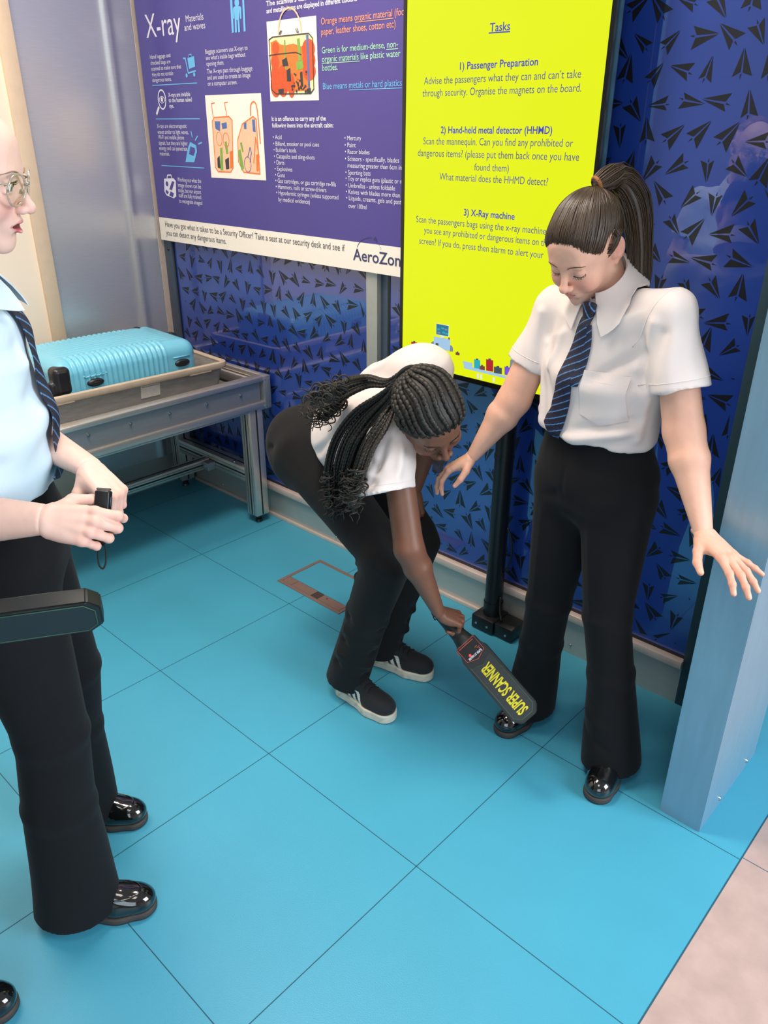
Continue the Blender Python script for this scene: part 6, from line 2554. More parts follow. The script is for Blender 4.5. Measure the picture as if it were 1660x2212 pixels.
fl = [(sn + V3(0.02, -0.05, 0.03), endn + V3(0.00, -0.06, 0.05), -0.007, 0.013), (sn + V3(-0.02, -0.05, 0.01), endn + V3(-0.05, -0.05, 0.04), 0.007, 0.014),
      (sn + V3(0.05, -0.03, 0.0), endn + V3(0.06, -0.02, 0.06), 0.006, 0.012), (endn + V3(-0.07, -0.03, 0.045), endn + V3(0.04, -0.07, 0.075), 0.007, 0.012),
      (endn + V3(-0.05, -0.03, 0.085), endn + V3(0.05, -0.06, 0.105), -0.006, 0.012),
      (b_wst + b_lat * -0.14 + b_axis * 0.06, b_chs + b_lat * -0.13 - b_fr * 0.05, 0.006, 0.013), (b_wst + b_lat * -0.13 - b_fr * 0.06 + b_axis * 0.05, b_chs + b_lat * -0.09 - b_fr * 0.09, -0.006, 0.013),
      (b_chs - b_fr * 0.10 + b_lat * 0.08, b_shf - b_fr * 0.08 - b_axis * 0.02, 0.007, 0.014)]
V = folds(V, N, fl)
B_shirt = sdf_object('shirt', V, Q, M_shirt, B)
B_bv = BVHTree.FromPolygons([tuple(v) for v in V], [tuple(q) for q in Q])
d = Vector((endn - b_shn) / np.linalg.norm(endn - b_shn))
dd = Vector(d) + c_right * 0.30 - Vector((0, 0, 1)) * 0.15
dd.normalize()
e0 = Vector(endn) - dd * 0.020
n1 = dd.orthogonal().normalized()
n2 = dd.cross(n1)
pts = []
for k in range(49):
    t = k / 48 * math.tau
    di = n1 * math.cos(t) + n2 * math.sin(t)
    h = B_bv.ray_cast(e0 + di * 0.18, -di)
    if h[0] is not None and (h[0] - e0).length < 0.115:
        pts.append(h[0] + di * 0.0002)
tube('cuff_seam', pts, 0.0010, M_shirt, B_shirt, 5)
collar(B, b_nk - b_axis * 0.012, -V3(0, 0, 0) + b_fr, b_lat, b_axis, B_bv, None, M_shirt, name='collar')
# end of her dark tie hanging free below the chest
t0 = npv(on_y(946, 990, 1.56))
pts = [t0 + V3(-0.02, 0.01, 0.05), t0 + V3(0, 0, 0.01), t0 + V3(0.002, 0.0, -0.02), t0 + V3(0.0, 0.0, -0.045)]
rows = []
for i, q in enumerate(smooth_path(pts, 5)):
    w = 0.015 * (1 if i < 13 else max(0.05, 1 - (i - 13) / 3))
    rows.append([q + c_right * (u * w) + c_fwd * (abs(u) * 0.003) for u in (-1, -0.5, 0, 0.5, 1)])
sheet('tie', rows, 0.003, M_tie, B, None, tie_paint(rows, 0.05, (9, 11, 20), (14, 18, 34)))

# ---- cornrows and long braids
M_braid = strand_mat('black_braided_hair', (27, 23, 17), 0.55)


def b_hairline(V):
    x, y, z = V[:, 0], V[:, 1], V[:, 2]
    front = z - (0.058 - 0.012 * np.clip(np.abs(x) / 0.05, 0, 1.3) ** 2)
    side = (0.036 - y) + np.clip(z + 0.01, -0.05, 0.06) * 0.6
    low = z - (-0.034 - 0.45 * np.clip(-y - 0.02, 0, 0.08))
    ear = np.hypot(y + 0.012, (z + 0.004) / 1.5) - 0.022
    d = np.minimum(np.maximum(front, np.minimum(side, z + 0.01)), low)
    d = np.where(np.abs(x) > 0.064, np.minimum(d, ear), d)
    return d / 0.02


CV, CQ = cap_mesh(b_hairline, 0.004, 0.0032, (0.0840, 0.1010, 0.0920))
t_ = b_hairline(CV)
cn = CV - SK_C
CV = CV - cn / np.linalg.norm(cn, axis=1)[:, None] * (0.0100 * np.clip(1 - t_ / 1.3, 0, 1))[:, None]
B_hair = sdf_object('hair', CV, CQ, M_braid, B, M=B_HM)
bcap = BVHTree.FromPolygons([tuple(v) for v in CV], [tuple(q) for q in CQ])
BG = Vector((0.022, -0.108, 0.064))       # where all rows gather, local


def braid(bm, pts, r, seg=6, pitch=0.0072, taper=None):
    """plaited cord: two strands of swelling lobes wound round each other"""
    P = [Vector(q) for q in pts]
    L_ = [0.0]
    for i in range(1, len(P)):
        L_.append(L_[-1] + (P[i] - P[i - 1]).length)
    n = max(6, int(L_[-1] / (pitch * 0.36)))
    ss = np.linspace(0, L_[-1], n)
    A = np.array([tuple(q) for q in P])
    W = np.stack([np.interp(ss, L_, A[:, i]) for i in range(3)], 1)
    pos, rad = [], []
    for i in range(n):
        t = Vector(W[min(i + 1, n - 1)] - W[max(i - 1, 0)])
        t = t.normalized() if t.length > 1e-9 else Vector((0, 0, 1))
        n1 = (c_up - t * c_up.dot(t))
        n1 = n1.normalized() if n1.length > 1e-3 else t.orthogonal().normalized()
        ph = ss[i] / pitch * math.pi
        k = 1.0 if taper is None else float(np.interp(i / n, taper[0], taper[1]))
        pos.append(Vector(W[i]) + n1 * (math.sin(ph) * r * 0.30 * k))
        rad.append(r * k * (0.80 + 0.28 * abs(math.cos(ph))))
    add_tube(bm, pos, rad, seg)


rnd = random.Random(8)
rows_ = []
for k in range(27):
    t = -1 + 2 * k / 26
    ang = t * 2.15
    # hairline point in this direction
    dx, dy = math.sin(ang), math.cos(ang)
    best = None
    for zz in np.linspace(0.10, -0.06, 60):
        dvec = Vector((dx * 0.0785, dy * 0.085, zz - 0.036)).normalized()
        h = bcap.ray_cast(Vector(SK_C) + dvec * 0.25, -dvec)
        if h[0] is not None and (h[0] - Vector(SK_C)).dot(dvec) > 0.055:
            best = h[0]
    if best is not None:
        rows_.append((best, t))
bm = bmesh.new()
for best, t in rows_:
    tl = BG + Vector((0.016 * math.sin(t * 2.4), 0, 0.014 * math.cos(t * 2.4)))
    base = scalp_path(bcap, best, tl, 26, 0.0022)
    c_ = Vector(SK_C)
    pts = []
    for i, q in enumerate(base):
        dn = (q - c_).normalized()
        tg = (base[min(i + 1, 26)] - base[max(i - 1, 0)]).normalized()
        sd = dn.cross(tg)
        w = math.sin(i / 26 * math.pi) * 0.007 * math.sin(i / 26 * 9 + t * 5)
        pts.append(q + sd * w)
    braid(bm, [B_HM @ q for q in pts], 0.0066, 7, 0.0080, ([0, 0.2, 1], [0.5, 1, 1]))
finish(bm, 'cornrow_braids', M_braid, B_hair, True)
# fuzz along the hairline
bm = bmesh.new()
edge = CV[np.abs(t_) < 0.35]
for k in range(240):
    a = Vector(edge[rnd.randrange(len(edge))])
    if a.y < -0.02:
        continue
    pts = scalp_path(bcap, a, a.lerp(BG, 0.25), 4, 0.001)
    add_tube(bm, [B_HM @ q for q in pts], [0.0004, 0.0012, 0.0014, 0.0013, 0.0008], 4, False)
finish(bm, 'baby_hairs', M_braid, B_hair, True)


def lie_on(px, py, off, dflt):
    """point seen at (px, py), resting a little in front of the clothes"""
    d = ray(px, py).normalized()
    best = None
    for bv in (B_bv, B_tbv):
        h = bv.ray_cast(CAM, d)
        if h[0] is not None and (best is None or h[3] < best):
            best = h[3]
    return CAM + d * ((best if best is not None else dflt) - off)


gw = B_HM @ BG
bm = bmesh.new()
bm2 = bmesh.new()
dG = (gw - CAM).length


def curl(bm_, p, dr, rnd, n_turn=2.2, rad=0.012):
    dr = dr.normalized()
    n1 = dr.orthogonal().normalized()
    n2 = dr.cross(n1)
    ph = rnd.uniform(0, 6.3)
    pts = []
    L_ = rnd.uniform(0.05, 0.085)
    for i in range(26):
        u = i / 25
        a = ph + u * n_turn * math.tau
        r = rad * (0.25 + 0.75 * math.sin(math.pi * min(1, u * 1.1)))
        pts.append(p + dr * (L_ * u) + (n1 * (math.cos(a) - math.cos(ph) * (1 - u)) + n2 * (math.sin(a) - math.sin(ph) * (1 - u))) * r)
    add_tube(bm_, pts, [0.0027 * (1 - 0.55 * i / 25) for i in range(26)], 5)


for k in range(92):
    u = rnd.uniform(-1, 1)
    off = rnd.uniform(0.008, 0.060)
    st = gw + B_HM.to_3x3() @ Vector((rnd.uniform(-0.018, 0.018), rnd.uniform(-0.006, 0.004), rnd.uniform(-0.018, 0.018)))
    if k < 62:       # bundle falling over the near shoulder
        ctrl = [(838 + 16 * u, 862 + 12 * u), (800 + 38 * u, 905 + 16 * u), (766 + 46 * u, 955 + 10 * u), (748 + 46 * u, 1008), (740 + 34 * u, 1050 + rnd.uniform(-28, 30))]
    else:            # bundle lying along the back towards the waist
        ctrl = [(835, 826 + 8 * u), (795, 822 + 16 * u), (748, 835 + 26 * u), (706 + rnd.uniform(-22, 22), 862 + 34 * u)]
    pts = [st]
    for i, (px, py) in enumerate(ctrl):
        q = lie_on(px, py, off, dG + 0.02)
        pts.append(q)
    # keep neighbouring depths continuous
    for i in range(1, len(pts)):
        dmax = (pts[i - 1] - CAM).length
        d1 = (pts[i] - CAM).length
        lim = 0.055
        if abs(d1 - dmax) > lim:
            pts[i] = CAM + (pts[i] - CAM).normalized() * (dmax + math.copysign(lim, d1 - dmax))
    pp = smooth_path(pts, 7)
    braid(bm, pp, 0.0041, 5, 0.0064, ([0, 0.8, 1], [1.05, 1, 0.7]))
    dr = (pp[-1] - pp[-4])
    for q in range(3):
        curl(bm2, pp[-1 - q * 3], dr.normalized() + Vector((rnd.uniform(-.5, .5), rnd.uniform(-.5, .2), rnd.uniform(-.5, .3) - (0.3 if k < 62 else 0))), rnd, rnd.uniform(1.4, 2.6), rnd.uniform(0.009, 0.017))
B_br = finish(bm, 'long_braids', M_braid, B, True)
finish(bm2, 'curled_ends', M_braid, B_br, True)
bm = bmesh.new()
td = Vector(B_HM.to_3x3() @ Vector((0.1, -1, -0.1))).normalized()
n1 = td.orthogonal().normalized()
n2 = td.cross(n1)
add_tube(bm, [gw + (n1 * math.cos(t) + n2 * math.sin(t)) * 0.025 for t in np.linspace(0, math.tau, 25)], 0.006, 8, False)
finish(bm, 'hair_tie', M_lace, B_br, True)


# ================================================================== hand-held scanners
M_sc = mat('dark_scanner_shell', (26, 30, 30), rough=0.42, vary=0.1, bump=0.08, bscale=1200)
M_sc2 = mat('grey_scanner_face', (34, 40, 42), rough=0.5, vary=0.06)
M_sc_g = mat('green_border', (52, 84, 68), rough=0.5)
M_sc_y = mat('yellow_lettering', (206, 196, 22), rough=0.45, vary=0.05)
M_sc_o = mat('orange_red_print', (206, 92, 70), rough=0.45, vary=0.05)
M_sc_k = mat('black_label', (14, 15, 17), rough=0.35)
M_led = mat('lit_red_lamp', (255, 40, 40), rough=0.3, emit=4.0, glow=True)


def scanner(label, group, o, ax, n, lit=True):
    """local x along the axis (0 = end of the handle), z out of the printed face"""
    ax, n = Vector(ax).normalized(), Vector(n)
    n = (n - ax * n.dot(ax)).normalized()
    y = n.cross(ax)
    M = Matrix(((ax.x, y.x, n.x, o[0]), (ax.y, y.y, n.y, o[1]), (ax.z, y.z, n.z, o[2]), (0, 0, 0, 1)))
    t = thing('metal_detector', label, 'metal detector', tuple(o), group)

    def prism(name, outline, z0, z1, m, bev=0.003, parent=t):
        bm_ = bmesh.new()
        vs_ = [bm_.verts.new(Vector((px_, py_, z0))) for px_, py_ in outline]
        f_ = bm_.faces.new(vs_)
        e_ = bmesh.ops.extrude_face_region(bm_, geom=[f_])
        for v_ in e_['geom']:
            if isinstance(v_, bmesh.types.BMVert):
                v_.co.z = z1
        if bev:
            bmesh.ops.bevel(bm_, geom=list(bm_.edges), offset=bev, segments=2, affect='EDGES')
        for v_ in bm_.verts:
            v_.co = M @ v_.co
        return finish(bm_, name, m, parent, bev > 0, 40)
    g_ = Grid((-0.02, -0.04, -0.035), (0.16, 0.04, 0.03), 0.0022)
    g_.u(oval((0.012, 0, -0.004), (0.128, 0, -0.002), (0, 1, 0), (0.0205, 0.0165), (0.0235, 0.0170), 0.8))
    g_.u(oval((0.120, 0, -0.002), (0.140, 0, 0.0), (0, 1, 0), (0.024, 0.017), (0.032, 0.0165), 0.6), 0.01)
    V_, Q_ = g_.mesh()
    hd = sdf_object('handle', V_, Q_, M_sc, t, M=M)
    W_ = 0.0425
    X0, X1 = 0.132, 0.405
    body = prism('body', [(X0, -0.033), (X0 + 0.030, -0.035), (X0 + 0.040, -W_), (X1 - 0.020, -W_), (X1, -0.024), (X1, 0.024), (X1 - 0.020, W_), (X0 + 0.040, W_), (X0 + 0.030, 0.035), (X0, 0.033)], -0.016, 0.016, M_sc, 0.003)
    b0 = X0 + 0.068
    prism('front_panel', [(b0, -0.035), (b0 + 0.016, 0.0), (b0, 0.035), (X1 - 0.026, 0.035), (X1 - 0.010, 0.019), (X1 - 0.010, -0.019), (X1 - 0.026, -0.035)], 0.0155, 0.0168, M_sc2, 0, body)
    ol = [(b0, -0.035), (b0 + 0.016, 0.0), (b0, 0.035), (X1 - 0.026, 0.035), (X1 - 0.010, 0.019), (X1 - 0.010, -0.019), (X1 - 0.026, -0.035)]
    tube('border', [M @ Vector((a, b, 0.0168)) for a, b in ol + ol[:2]], 0.0011, M_sc_g, body, 5)
    pl = [(X0 + 0.004, -0.031), (X0 + 0.004, 0.031), (X0 + 0.050, 0.031), (X0 + 0.062, 0.0), (X0 + 0.050, -0.031)]
    lab_ = prism('label_plate', pl, 0.0155, 0.0166, M_sc_k, 0, body)
    tube('label_border', [M @ Vector((a, b, 0.0168)) for a, b in pl + pl[:2]], 0.0008, M_sc_o, lab_, 5)

    def word(name, body_, x_right, x_left, yb, cap, m, par, bold=0.0, z=0.0171, ang=None, org=None):
        co, fc = text_mesh(body_, bold)
        x0_, x1_ = co[:, 0].min(), co[:, 0].max()
        vv = []
        for c in co:
            u = (c[0] - x0_) / (x1_ - x0_)
            if ang is None:
                q_ = Vector((x_right + (x_left - x_right) * u, yb - c[1] / 0.7 * cap, z))
            else:
                w_ = u * (x_left)
                q_ = Vector((org[0] + math.cos(ang) * w_ - math.sin(ang) * c[1] / 0.7 * cap, org[1] + math.sin(ang) * w_ + math.cos(ang) * c[1] / 0.7 * cap, z))
            vv.append(M @ q_)
        return pydata(name, vv, fc, m, par, False)
    if lit:
        word('lettering', 'SUPER SCANNER', X1 - 0.022, b0 + 0.018, 0.0165, 0.033, M_sc_y, body, 0.03)
    if lit:
        word('small_lettering', 'SUPER SCANNER', 0, 0.048, 0, 0.0065, M_b_lines, lab_, 0.02, 0.0172, math.radians(-90), (X0 + 0.0445, 0.0245))
        g2 = thing
        cylp = [M @ Vector((X0 + 0.040, -0.012, 0.0164)), M @ Vector((X0 + 0.040, -0.012, 0.0195))]
        cyl('indicator_lamp', cylp[0], cylp[1], 0.0036, M_led, lab_, 0.0026, 14)
        bm_ = bmesh.new()
        for ii in range(5):
            for jj in range(5):
                if (ii - 2) ** 2 + (jj - 2) ** 2 < 6:
                    cc_ = Vector((X0 + 0.022 + (ii - 2) * 0.003, 0.004 + (jj - 2) * 0.003, 0.0167))
                    add_cyl(bm_, M @ cc_, M @ (cc_ + Vector((0, 0, 0.0004))), 0.0010, seg=6)
        finish(bm_, 'speaker_grille', M_slot, lab_)
        bm_ = bmesh.new()
        for (cx_, r_) in ((0.0, 0.0045), (0.006, 0.0045)):
            pts_ = [M @ Vector((X0 + 0.034 + r_ * math.cos(a) * 0.7, 0.017 + cx_ * 0.8 + r_ * math.sin(a), 0.0171)) for a in np.linspace(-1.2, 1.2, 7) + (0 if cx_ else math.pi)]
            add_tube(bm_, pts_, 0.0008, 4)
        add_cyl(bm_, M @ Vector((X0 + 0.041, 0.022, 0.0166)), M @ Vector((X0 + 0.041, 0.022, 0.0174)), 0.0016, seg=8)
        for yy, l0, l1 in ((-0.024, 0.008, 0.030), (0.026, 0.008, 0.030)):
            pass
        for kk in range(14):
            add_box(bm_, (X0 + 0.0085, -0.026 + kk * 0.0037, 0.0166), (X0 + 0.0110, -0.0238 + kk * 0.0037, 0.0171), 0, 1, M)
        finish(bm_, 'printed_marks', M_sc_o, lab_)
        box('switch', (X0 + 0.006, -0.0375, -0.004), (X0 + 0.022, -0.033, 0.004), M_sc_o, body, 0.001, 1, M)
    lp = [M @ Vector(v) for v in ((0.0, 0.004, -0.004), (-0.012, 0.010, -0.002))]
    p0, p1 = lp
    loop = smooth_path([p0, p1 + Vector((0, 0, -0.012)), p1 + Vector((-0.006, 0, -0.045)), p1 + Vector((0.002, 0, -0.062)), p1 + Vector((0.010, 0, -0.045)), p1 + Vector((0.008, 0, -0.012)), p0], 6)
    tube('wrist_strap', loop, 0.0016, M_lace, hd, 6)
    return t


sc_o = sc_tip - sc_ax * 0.405
scanner('black hand-held scanner with large yellow lettering held by the bending girl', None, sc_o, sc_ax, sc_n)
# ================================================================== girl at the left edge, seen from her right side
L_SKIN = (228, 190, 174)
lF = V3(0.53, 0.848, 0) / np.linalg.norm(V3(0.53, 0.848, 0))
lL = np.cross(sU, lF)
l_pel = V3(-1.488, 0.486, 1.02)
l_wst = V3(-1.482, 0.482, 1.125)
l_chs = V3(-1.462, 0.488, 1.31)
l_nk = V3(-1.445, 0.480, 1.515)
l_shr = l_nk - lL * 0.150 - V3(0, 0, 0.065)
l_shl = l_nk + lL * 0.150 - V3(0, 0, 0.065)
l_wrr = npv(CAM + ray(92, 1122) / FPX * 1.275)
l_elr = npv(CAM + ray(-125, 1122) / FPX * 1.33)
l_wrl = npv(CAM + ray(192, 1010) / FPX * 1.425)
l_ell = l_nk + lL * 0.215 - lF * 0.02 - V3(0, 0, 0.320)
l_toen = npv(on_floor(340, 1962, 0.0))
l_toef = npv(on_floor(321, 1768, 0.0))
l_dn, l_df = V3(0.67, 0.742, 0), V3(0.72, 0.69, 0)
l_ann = l_toen - l_dn * 0.195 + V3(0, 0, 0.09)
l_anf = l_toef - l_df * 0.195 + V3(0, 0, 0.09)
l_hpn, l_hpf = l_pel - lL * 0.085 - V3(0, 0, 0.03), l_pel + lL * 0.085 - V3(0, 0, 0.03)
l_knn = (l_hpn + l_ann) / 2 + lF * 0.035 + V3(0, 0, 0.02)
l_knf = (l_hpf + l_anf) / 2 + lF * 0.055 + V3(0, 0, 0.02)
l_head_c = V3(-1.398, 0.523, 1.662)
hr_, hf_, hu_ = frame((0.595, 0.768, -0.240), (0.17, 0.16, 0.97))
L_HM = mat4(hr_, hf_, hu_, l_head_c)
L_HI = np.array(L_HM.inverted())
lp_ = dict(skin=L_SKIN, lip=(198, 92, 102), blush=(226, 160, 152), smile=0.0, open=0.0032, eye='open', lips=1.15, iris=(92, 112, 110), gaze=(0.0, -0.0015),
           neck=to_local(L_HI, l_nk + V3(0, 0, -0.03)), nose_l=0.9, brow_label='light brown eyebrows', res=0.0016)
LHV, LHQ = head_mesh(lp_)
Mn = np.array(L_HM)
pieces = [(LHV @ Mn[:3, :3].T + Mn[:3, 3], LHQ, head_paint(LHV, lp_))]
g = Grid((-1.95, 0.15, 0.0), (-1.05, 0.85, 1.60), 0.009)
g.u(oval(l_pel, l_chs, lL, (0.125, 0.09), (0.125, 0.085)))
g.u(oval(l_chs, l_nk - V3(0, 0, 0.04), lL, (0.12, 0.085), (0.05, 0.045)), 0.04)
for a, b, c_ in ((l_hpn, l_knn, l_ann), (l_hpf, l_knf, l_anf)):
    g.u(cone(a, b, 0.07, 0.045), 0.03)
    g.u(cone(b, c_, 0.045, 0.032), 0.01)
for a, b in ((l_shr, l_elr), (l_shl, l_ell)):
    g.u(cone(l_nk - V3(0, 0, 0.08), a, 0.030, 0.032), 0.02)
    g.u(cone(a, a + (b - a) * 0.4, 0.032, 0.038), 0.01)
V, Q = g.mesh()
pieces.append((V, Q, np.tile(np.array(L_SKIN, float), (len(V), 1))))
# near (right) hand: back to the viewer, fingers closed round a small black handset
hf = npv(c_right) * 0.985 + npv(c_up) * -0.16
hup = npv(-c_fwd) * 0.96 + npv(c_up) * 0.18
hp, L_RHM, lj = hand_piece(-1, l_wrr, hf, hup, L_SKIN,
                           [(0.55, 0.95, 0.55), (0.85, 1.15, 0.6), (1.0, 1.2, 0.6), (1.1, 1.2, 0.6)], [-0.06, 0.0, 0.05, 0.12],
                           [(-0.80, 0.55, -0.45), (-0.25, 0.90, -0.40), (0.05, 0.95, -0.30), (-0.8, 0, 0.6)], 1.02)
pieces.append(hp)
pieces.append(arm_piece(l_shr, l_elr, l_wrr, npv(L_RHM.col[0])[:3], L_SKIN, (0.040, 0.043, 0.041, 0.0270)))
hf = npv(CAM + ray(250, 1072) / FPX * 1.40) - l_wrl
hf = hf / np.linalg.norm(hf)
hup = npv(c_right) * 0.62 + npv(c_up) * 0.55 + npv(-c_fwd) * 0.55
hp, L_LHM, _j = hand_piece(1, l_wrl, hf, hup, L_SKIN,
                           [(1.15, 1.0, 0.5), (1.2, 1.05, 0.5), (1.2, 1.05, 0.5), (1.2, 1.05, 0.5)], [-0.04, 0.0, 0.04, 0.10],
                           [(-0.60, 0.55, -0.60), (-0.10, 0.70, -0.70), (0.1, 0.75, -0.6), (-0.8, 0, 0.6)], 1.0)
pieces.append(hp)
pieces.append(arm_piece(l_shl, l_ell, l_wrl, npv(L_LHM.col[0])[:3], L_SKIN, (0.040, 0.042, 0.040, 0.0270)))
L = person_mesh('person', 'person in clear glasses and pale shirt at the left edge holding a small black handset', pieces, M_skin)
face_lines(L_HM, LHV, LHQ, lp_, L, mat('light_brown_brow', (136, 112, 92), rough=0.8), M_lash)

# ---- trousers, shoes
g = Grid((-1.98, 0.10, 0.0), (-1.05, 0.90, 1.15), 0.006)
g.u(oval(l_pel, l_wst + V3(0, 0, 0.02), lL, (0.164, 0.118), (0.150, 0.112), 0.3))
g.u(oval(l_pel - V3(0, 0, 0.07), l_pel, lL, (0.164, 0.124), (0.165, 0.120), 0.5), 0.04)
for hip, kn, an, fd in ((l_hpn, l_knn, l_ann, l_dn), (l_hpf, l_knf, l_anf, l_df)):
    g.u(oval(hip - V3(0, 0, 0.03), kn, lL, (0.094, 0.106), (0.070, 0.076)), 0.035)
    mid = kn + (an - kn) * 0.42
    g.u(oval(kn, mid, lL, (0.070, 0.076), (0.070, 0.078)), 0.02)
    g.u(oval(mid, V3(an[0], an[1], 0) + fd * 0.012, lL, (0.070, 0.078), (0.088, 0.108), 0.3), 0.02)
g.cut((0, 0, 0.034), (0, 0, -1))
V, Q = g.mesh()
V = relax(V, Q, 2)
N = normals(V, Q)
V = V + N * (0.004 * wnoise(V * V3(1, 1, 0.45), 20, 35))[:, None] * np.clip((0.6 - V[:, 2]) / 0.3 + 0.3, 0.2, 1)[:, None]
L_trou = sdf_object('trousers', V, Q, M_trou, L)
for toe, d, rt in ((l_toen, l_dn, True), (l_toef, l_df, False)):
    r_, f_, u_ = frame(d, (0, 0, 1))
    shoe(L, 'loafer', mat4(r_, f_, u_, toe - d * 0.250), 1.07, rt, PATENT)

# ---- shirt
g = Grid((-1.82, 0.14, 1.04), (-1.12, 0.86, 1.62), 0.0046)
hemc = l_wst + V3(0, 0, -0.005)
g.u(oval(hemc, l_chs - V3(0, 0, 0.06), lL, (0.168, 0.130), (0.168, 0.120), 0.35))
g.u(oval(l_chs - V3(0, 0, 0.06), l_chs + V3(0, 0, 0.10), lL, (0.168, 0.120), (0.152, 0.100)), 0.03)
g.u(oval(l_chs + V3(0, 0, 0.10), l_nk - V3(0, 0, 0.055), lL, (0.150, 0.098), (0.062, 0.062)), 0.03)
enr = l_shr + (l_elr - l_shr) * 0.60
enl = l_shl + (l_ell - l_shl) * 0.66
torso_f = g.f.copy()
for sh, endp in ((l_shr, enr), (l_shl, enl)):
    g.u(cone(l_nk - V3(0, 0, 0.058), sh - V3(0, 0, 0.002), 0.042, 0.050), 0.03)
    d = (endp - sh) / np.linalg.norm(endp - sh)
    g.u(cone(sh - V3(0, 0, 0.012), endp + d * 0.06, 0.055, 0.072), 0.022)
X, Y, Z = g.full()
for sh, endp in ((l_shr, enr), (l_shl, enl)):
    d = (endp - sh) / np.linalg.norm(endp - sh)
    s_ = (X - endp[0]) * d[0] + (Y - endp[1]) * d[1] + (Z - endp[2]) * d[2]
    rr = np.sqrt(np.maximum((X - endp[0]) ** 2 + (Y - endp[1]) ** 2 + (Z - endp[2]) ** 2 - s_ ** 2, 0))
    g.f = np.where((rr < 0.10) & (s_ > -0.05) & (s_ < 0.16), np.maximum(g.f, s_), g.f)
    g.s(cone(endp - d * 0.045, endp + d * 0.05, 0.048, 0.060))
g.f = np.minimum(g.f, torso_f)
a_ = (X - hemc[0]) * lL[0] + (Y - hemc[1]) * lL[1]
f_ = (X - hemc[0]) * lF[0] + (Y - hemc[1]) * lF[1]
zh = hemc[2] - 0.012 + 0.003 * np.sin(a_ * 21 + f_ * 16) + f_ * 0.03
g.f = np.maximum(g.f, zh - Z)
g.s(cone(l_nk + V3(0, 0, -0.035), l_nk + V3(0, 0, 0.08), 0.050, 0.055))
V, Q = g.mesh()
V = relax(V, Q, 2)
N = normals(V, Q)
V = V + N * (0.003 * wnoise(V, 26, 49) + 0.0025 * wnoise(V, 60, 52))[:, None]
fl = []
for k in range(7):
    z = 1.13 + 0.045 * k
    a = V3(*(l_chs[:2]), z) + lF * 0.125 - lL * 0.03
    b = V3(*(l_chs[:2]), z - 0.05 + 0.02 * (k % 3)) - lL * 0.17 + lF * (0.02 - 0.03 * (k % 2))
    fl.append((a, b, 0.008 * (1 if k % 2 else -0.8), 0.016))
fl.append((hemc + lF * 0.13 + V3(0, 0, 0.04), hemc - lL * 0.165 + V3(0, 0, 0.035), 0.010, 0.018))
V = folds(V, N, fl, 1.0)
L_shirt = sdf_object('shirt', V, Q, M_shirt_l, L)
L_bv = BVHTree.FromPolygons([tuple(v) for v in V], [tuple(q) for q in Q])
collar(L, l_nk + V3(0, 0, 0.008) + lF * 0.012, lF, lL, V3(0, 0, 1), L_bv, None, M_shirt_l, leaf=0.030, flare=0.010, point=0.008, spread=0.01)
zs = (1.475, 1.42, 1.36, 1.29, 1.22, 1.155, 1.125)
tp = [on_shirt(L_bv, V3(l_chs[0], l_chs[1], z) - lL * (0.006 + 0.01 * i / 6), lF) for i, z in enumerate(zs)]
L_tie = tie(L, L_bv, tp, (0.032, 0.042, 0.054, 0.066, 0.074, 0.080), lF, mat('blue_striped_tie', (24, 44, 90), rough=0.6, attr=True, vary=0.05, vscale=200), lift=0.010, per=0.024, smooth=160, slant=-0.9)
g = Grid(npv(tp[0]) - 0.05, npv(tp[0]) + 0.05, 0.002)
g.u(oval(npv(tp[0]) + V3(0, 0, 0.016) + lF * 0.008, npv(tp[0]) - V3(0, 0, 0.018) + lF * 0.010, lL, (0.022, 0.011), (0.015, 0.010)))
V, Q = g.mesh()
sdf_object('tie_knot', V, Q, M_tie, L_tie, np.tile(V3(20, 34, 66), (len(V), 1)))

# ---- hair drawn back, clear-framed glasses
M_hair_l = strand_mat('light_brown_hair', (150, 118, 84))
CV, CQ = cap_mesh(lambda W: np.minimum(s_hairline(W) - 1.9, (0.016 - W[:, 1]) / 0.02), 0.004)
L_hair = sdf_object('hair', CV, CQ, M_hair_l, L, M=L_HM)
lcap = BVHTree.FromPolygons([tuple(v) for v in CV], [tuple(q) for q in CQ])
t_ = np.minimum(s_hairline(CV) - 1.9, (0.016 - CV[:, 1]) / 0.02)
edge = CV[np.abs(t_) < 0.45]
rnd = random.Random(21)
bm = bmesh.new()
strands_on(bm, lcap, [Vector(edge[rnd.randrange(len(edge))]) for _ in range(160)], Vector((0, -0.105, 0.03)), rnd, L_HM)
finish(bm, 'hair_strands', M_hair_l, L_hair, True)
bm = bmesh.new()
bt = L_HM @ Vector((0, -0.105, 0.03))
pth = smooth_path([bt, bt + Vector(-lF) * 0.05 + Vector((0, 0, -0.02)), bt + Vector(-lF) * 0.06 + Vector((0, 0, -0.12)), bt + Vector(-lF) * 0.05 + Vector((0, 0, -0.24))], 6)
add_tube(bm, pth, [0.014 + 0.012 * math.sin(math.pi * min(1, 0.2 + i / len(pth))) for i in range(len(pth))], 12)
finish(bm, 'ponytail', M_hair_l, L, True)
M_frame = mat('clear_glasses_frame', (226, 222, 206), rough=0.06, vary=0.02, spec=0.9, coat=1.0)
M_frame.node_tree.nodes['Principled BSDF'].inputs['Transmission Weight'].default_value = 0.75
M_lens = bpy.data.materials.new('clear_lens')
M_lens.use_nodes = True
nt = M_lens.node_tree
nt.nodes.clear()
o_ = nt.nodes.new('ShaderNodeOutputMaterial')
mx_ = nt.nodes.new('ShaderNodeMixShader')
tr_ = nt.nodes.new('ShaderNodeBsdfTransparent')
gl_ = nt.nodes.new('ShaderNodeBsdfGlossy')
gl_.inputs['Roughness'].default_value = 0.02
mx_.inputs[0].default_value = 0.07
nt.links.new(tr_.outputs[0], mx_.inputs[1])
nt.links.new(gl_.outputs[0], mx_.inputs[2])
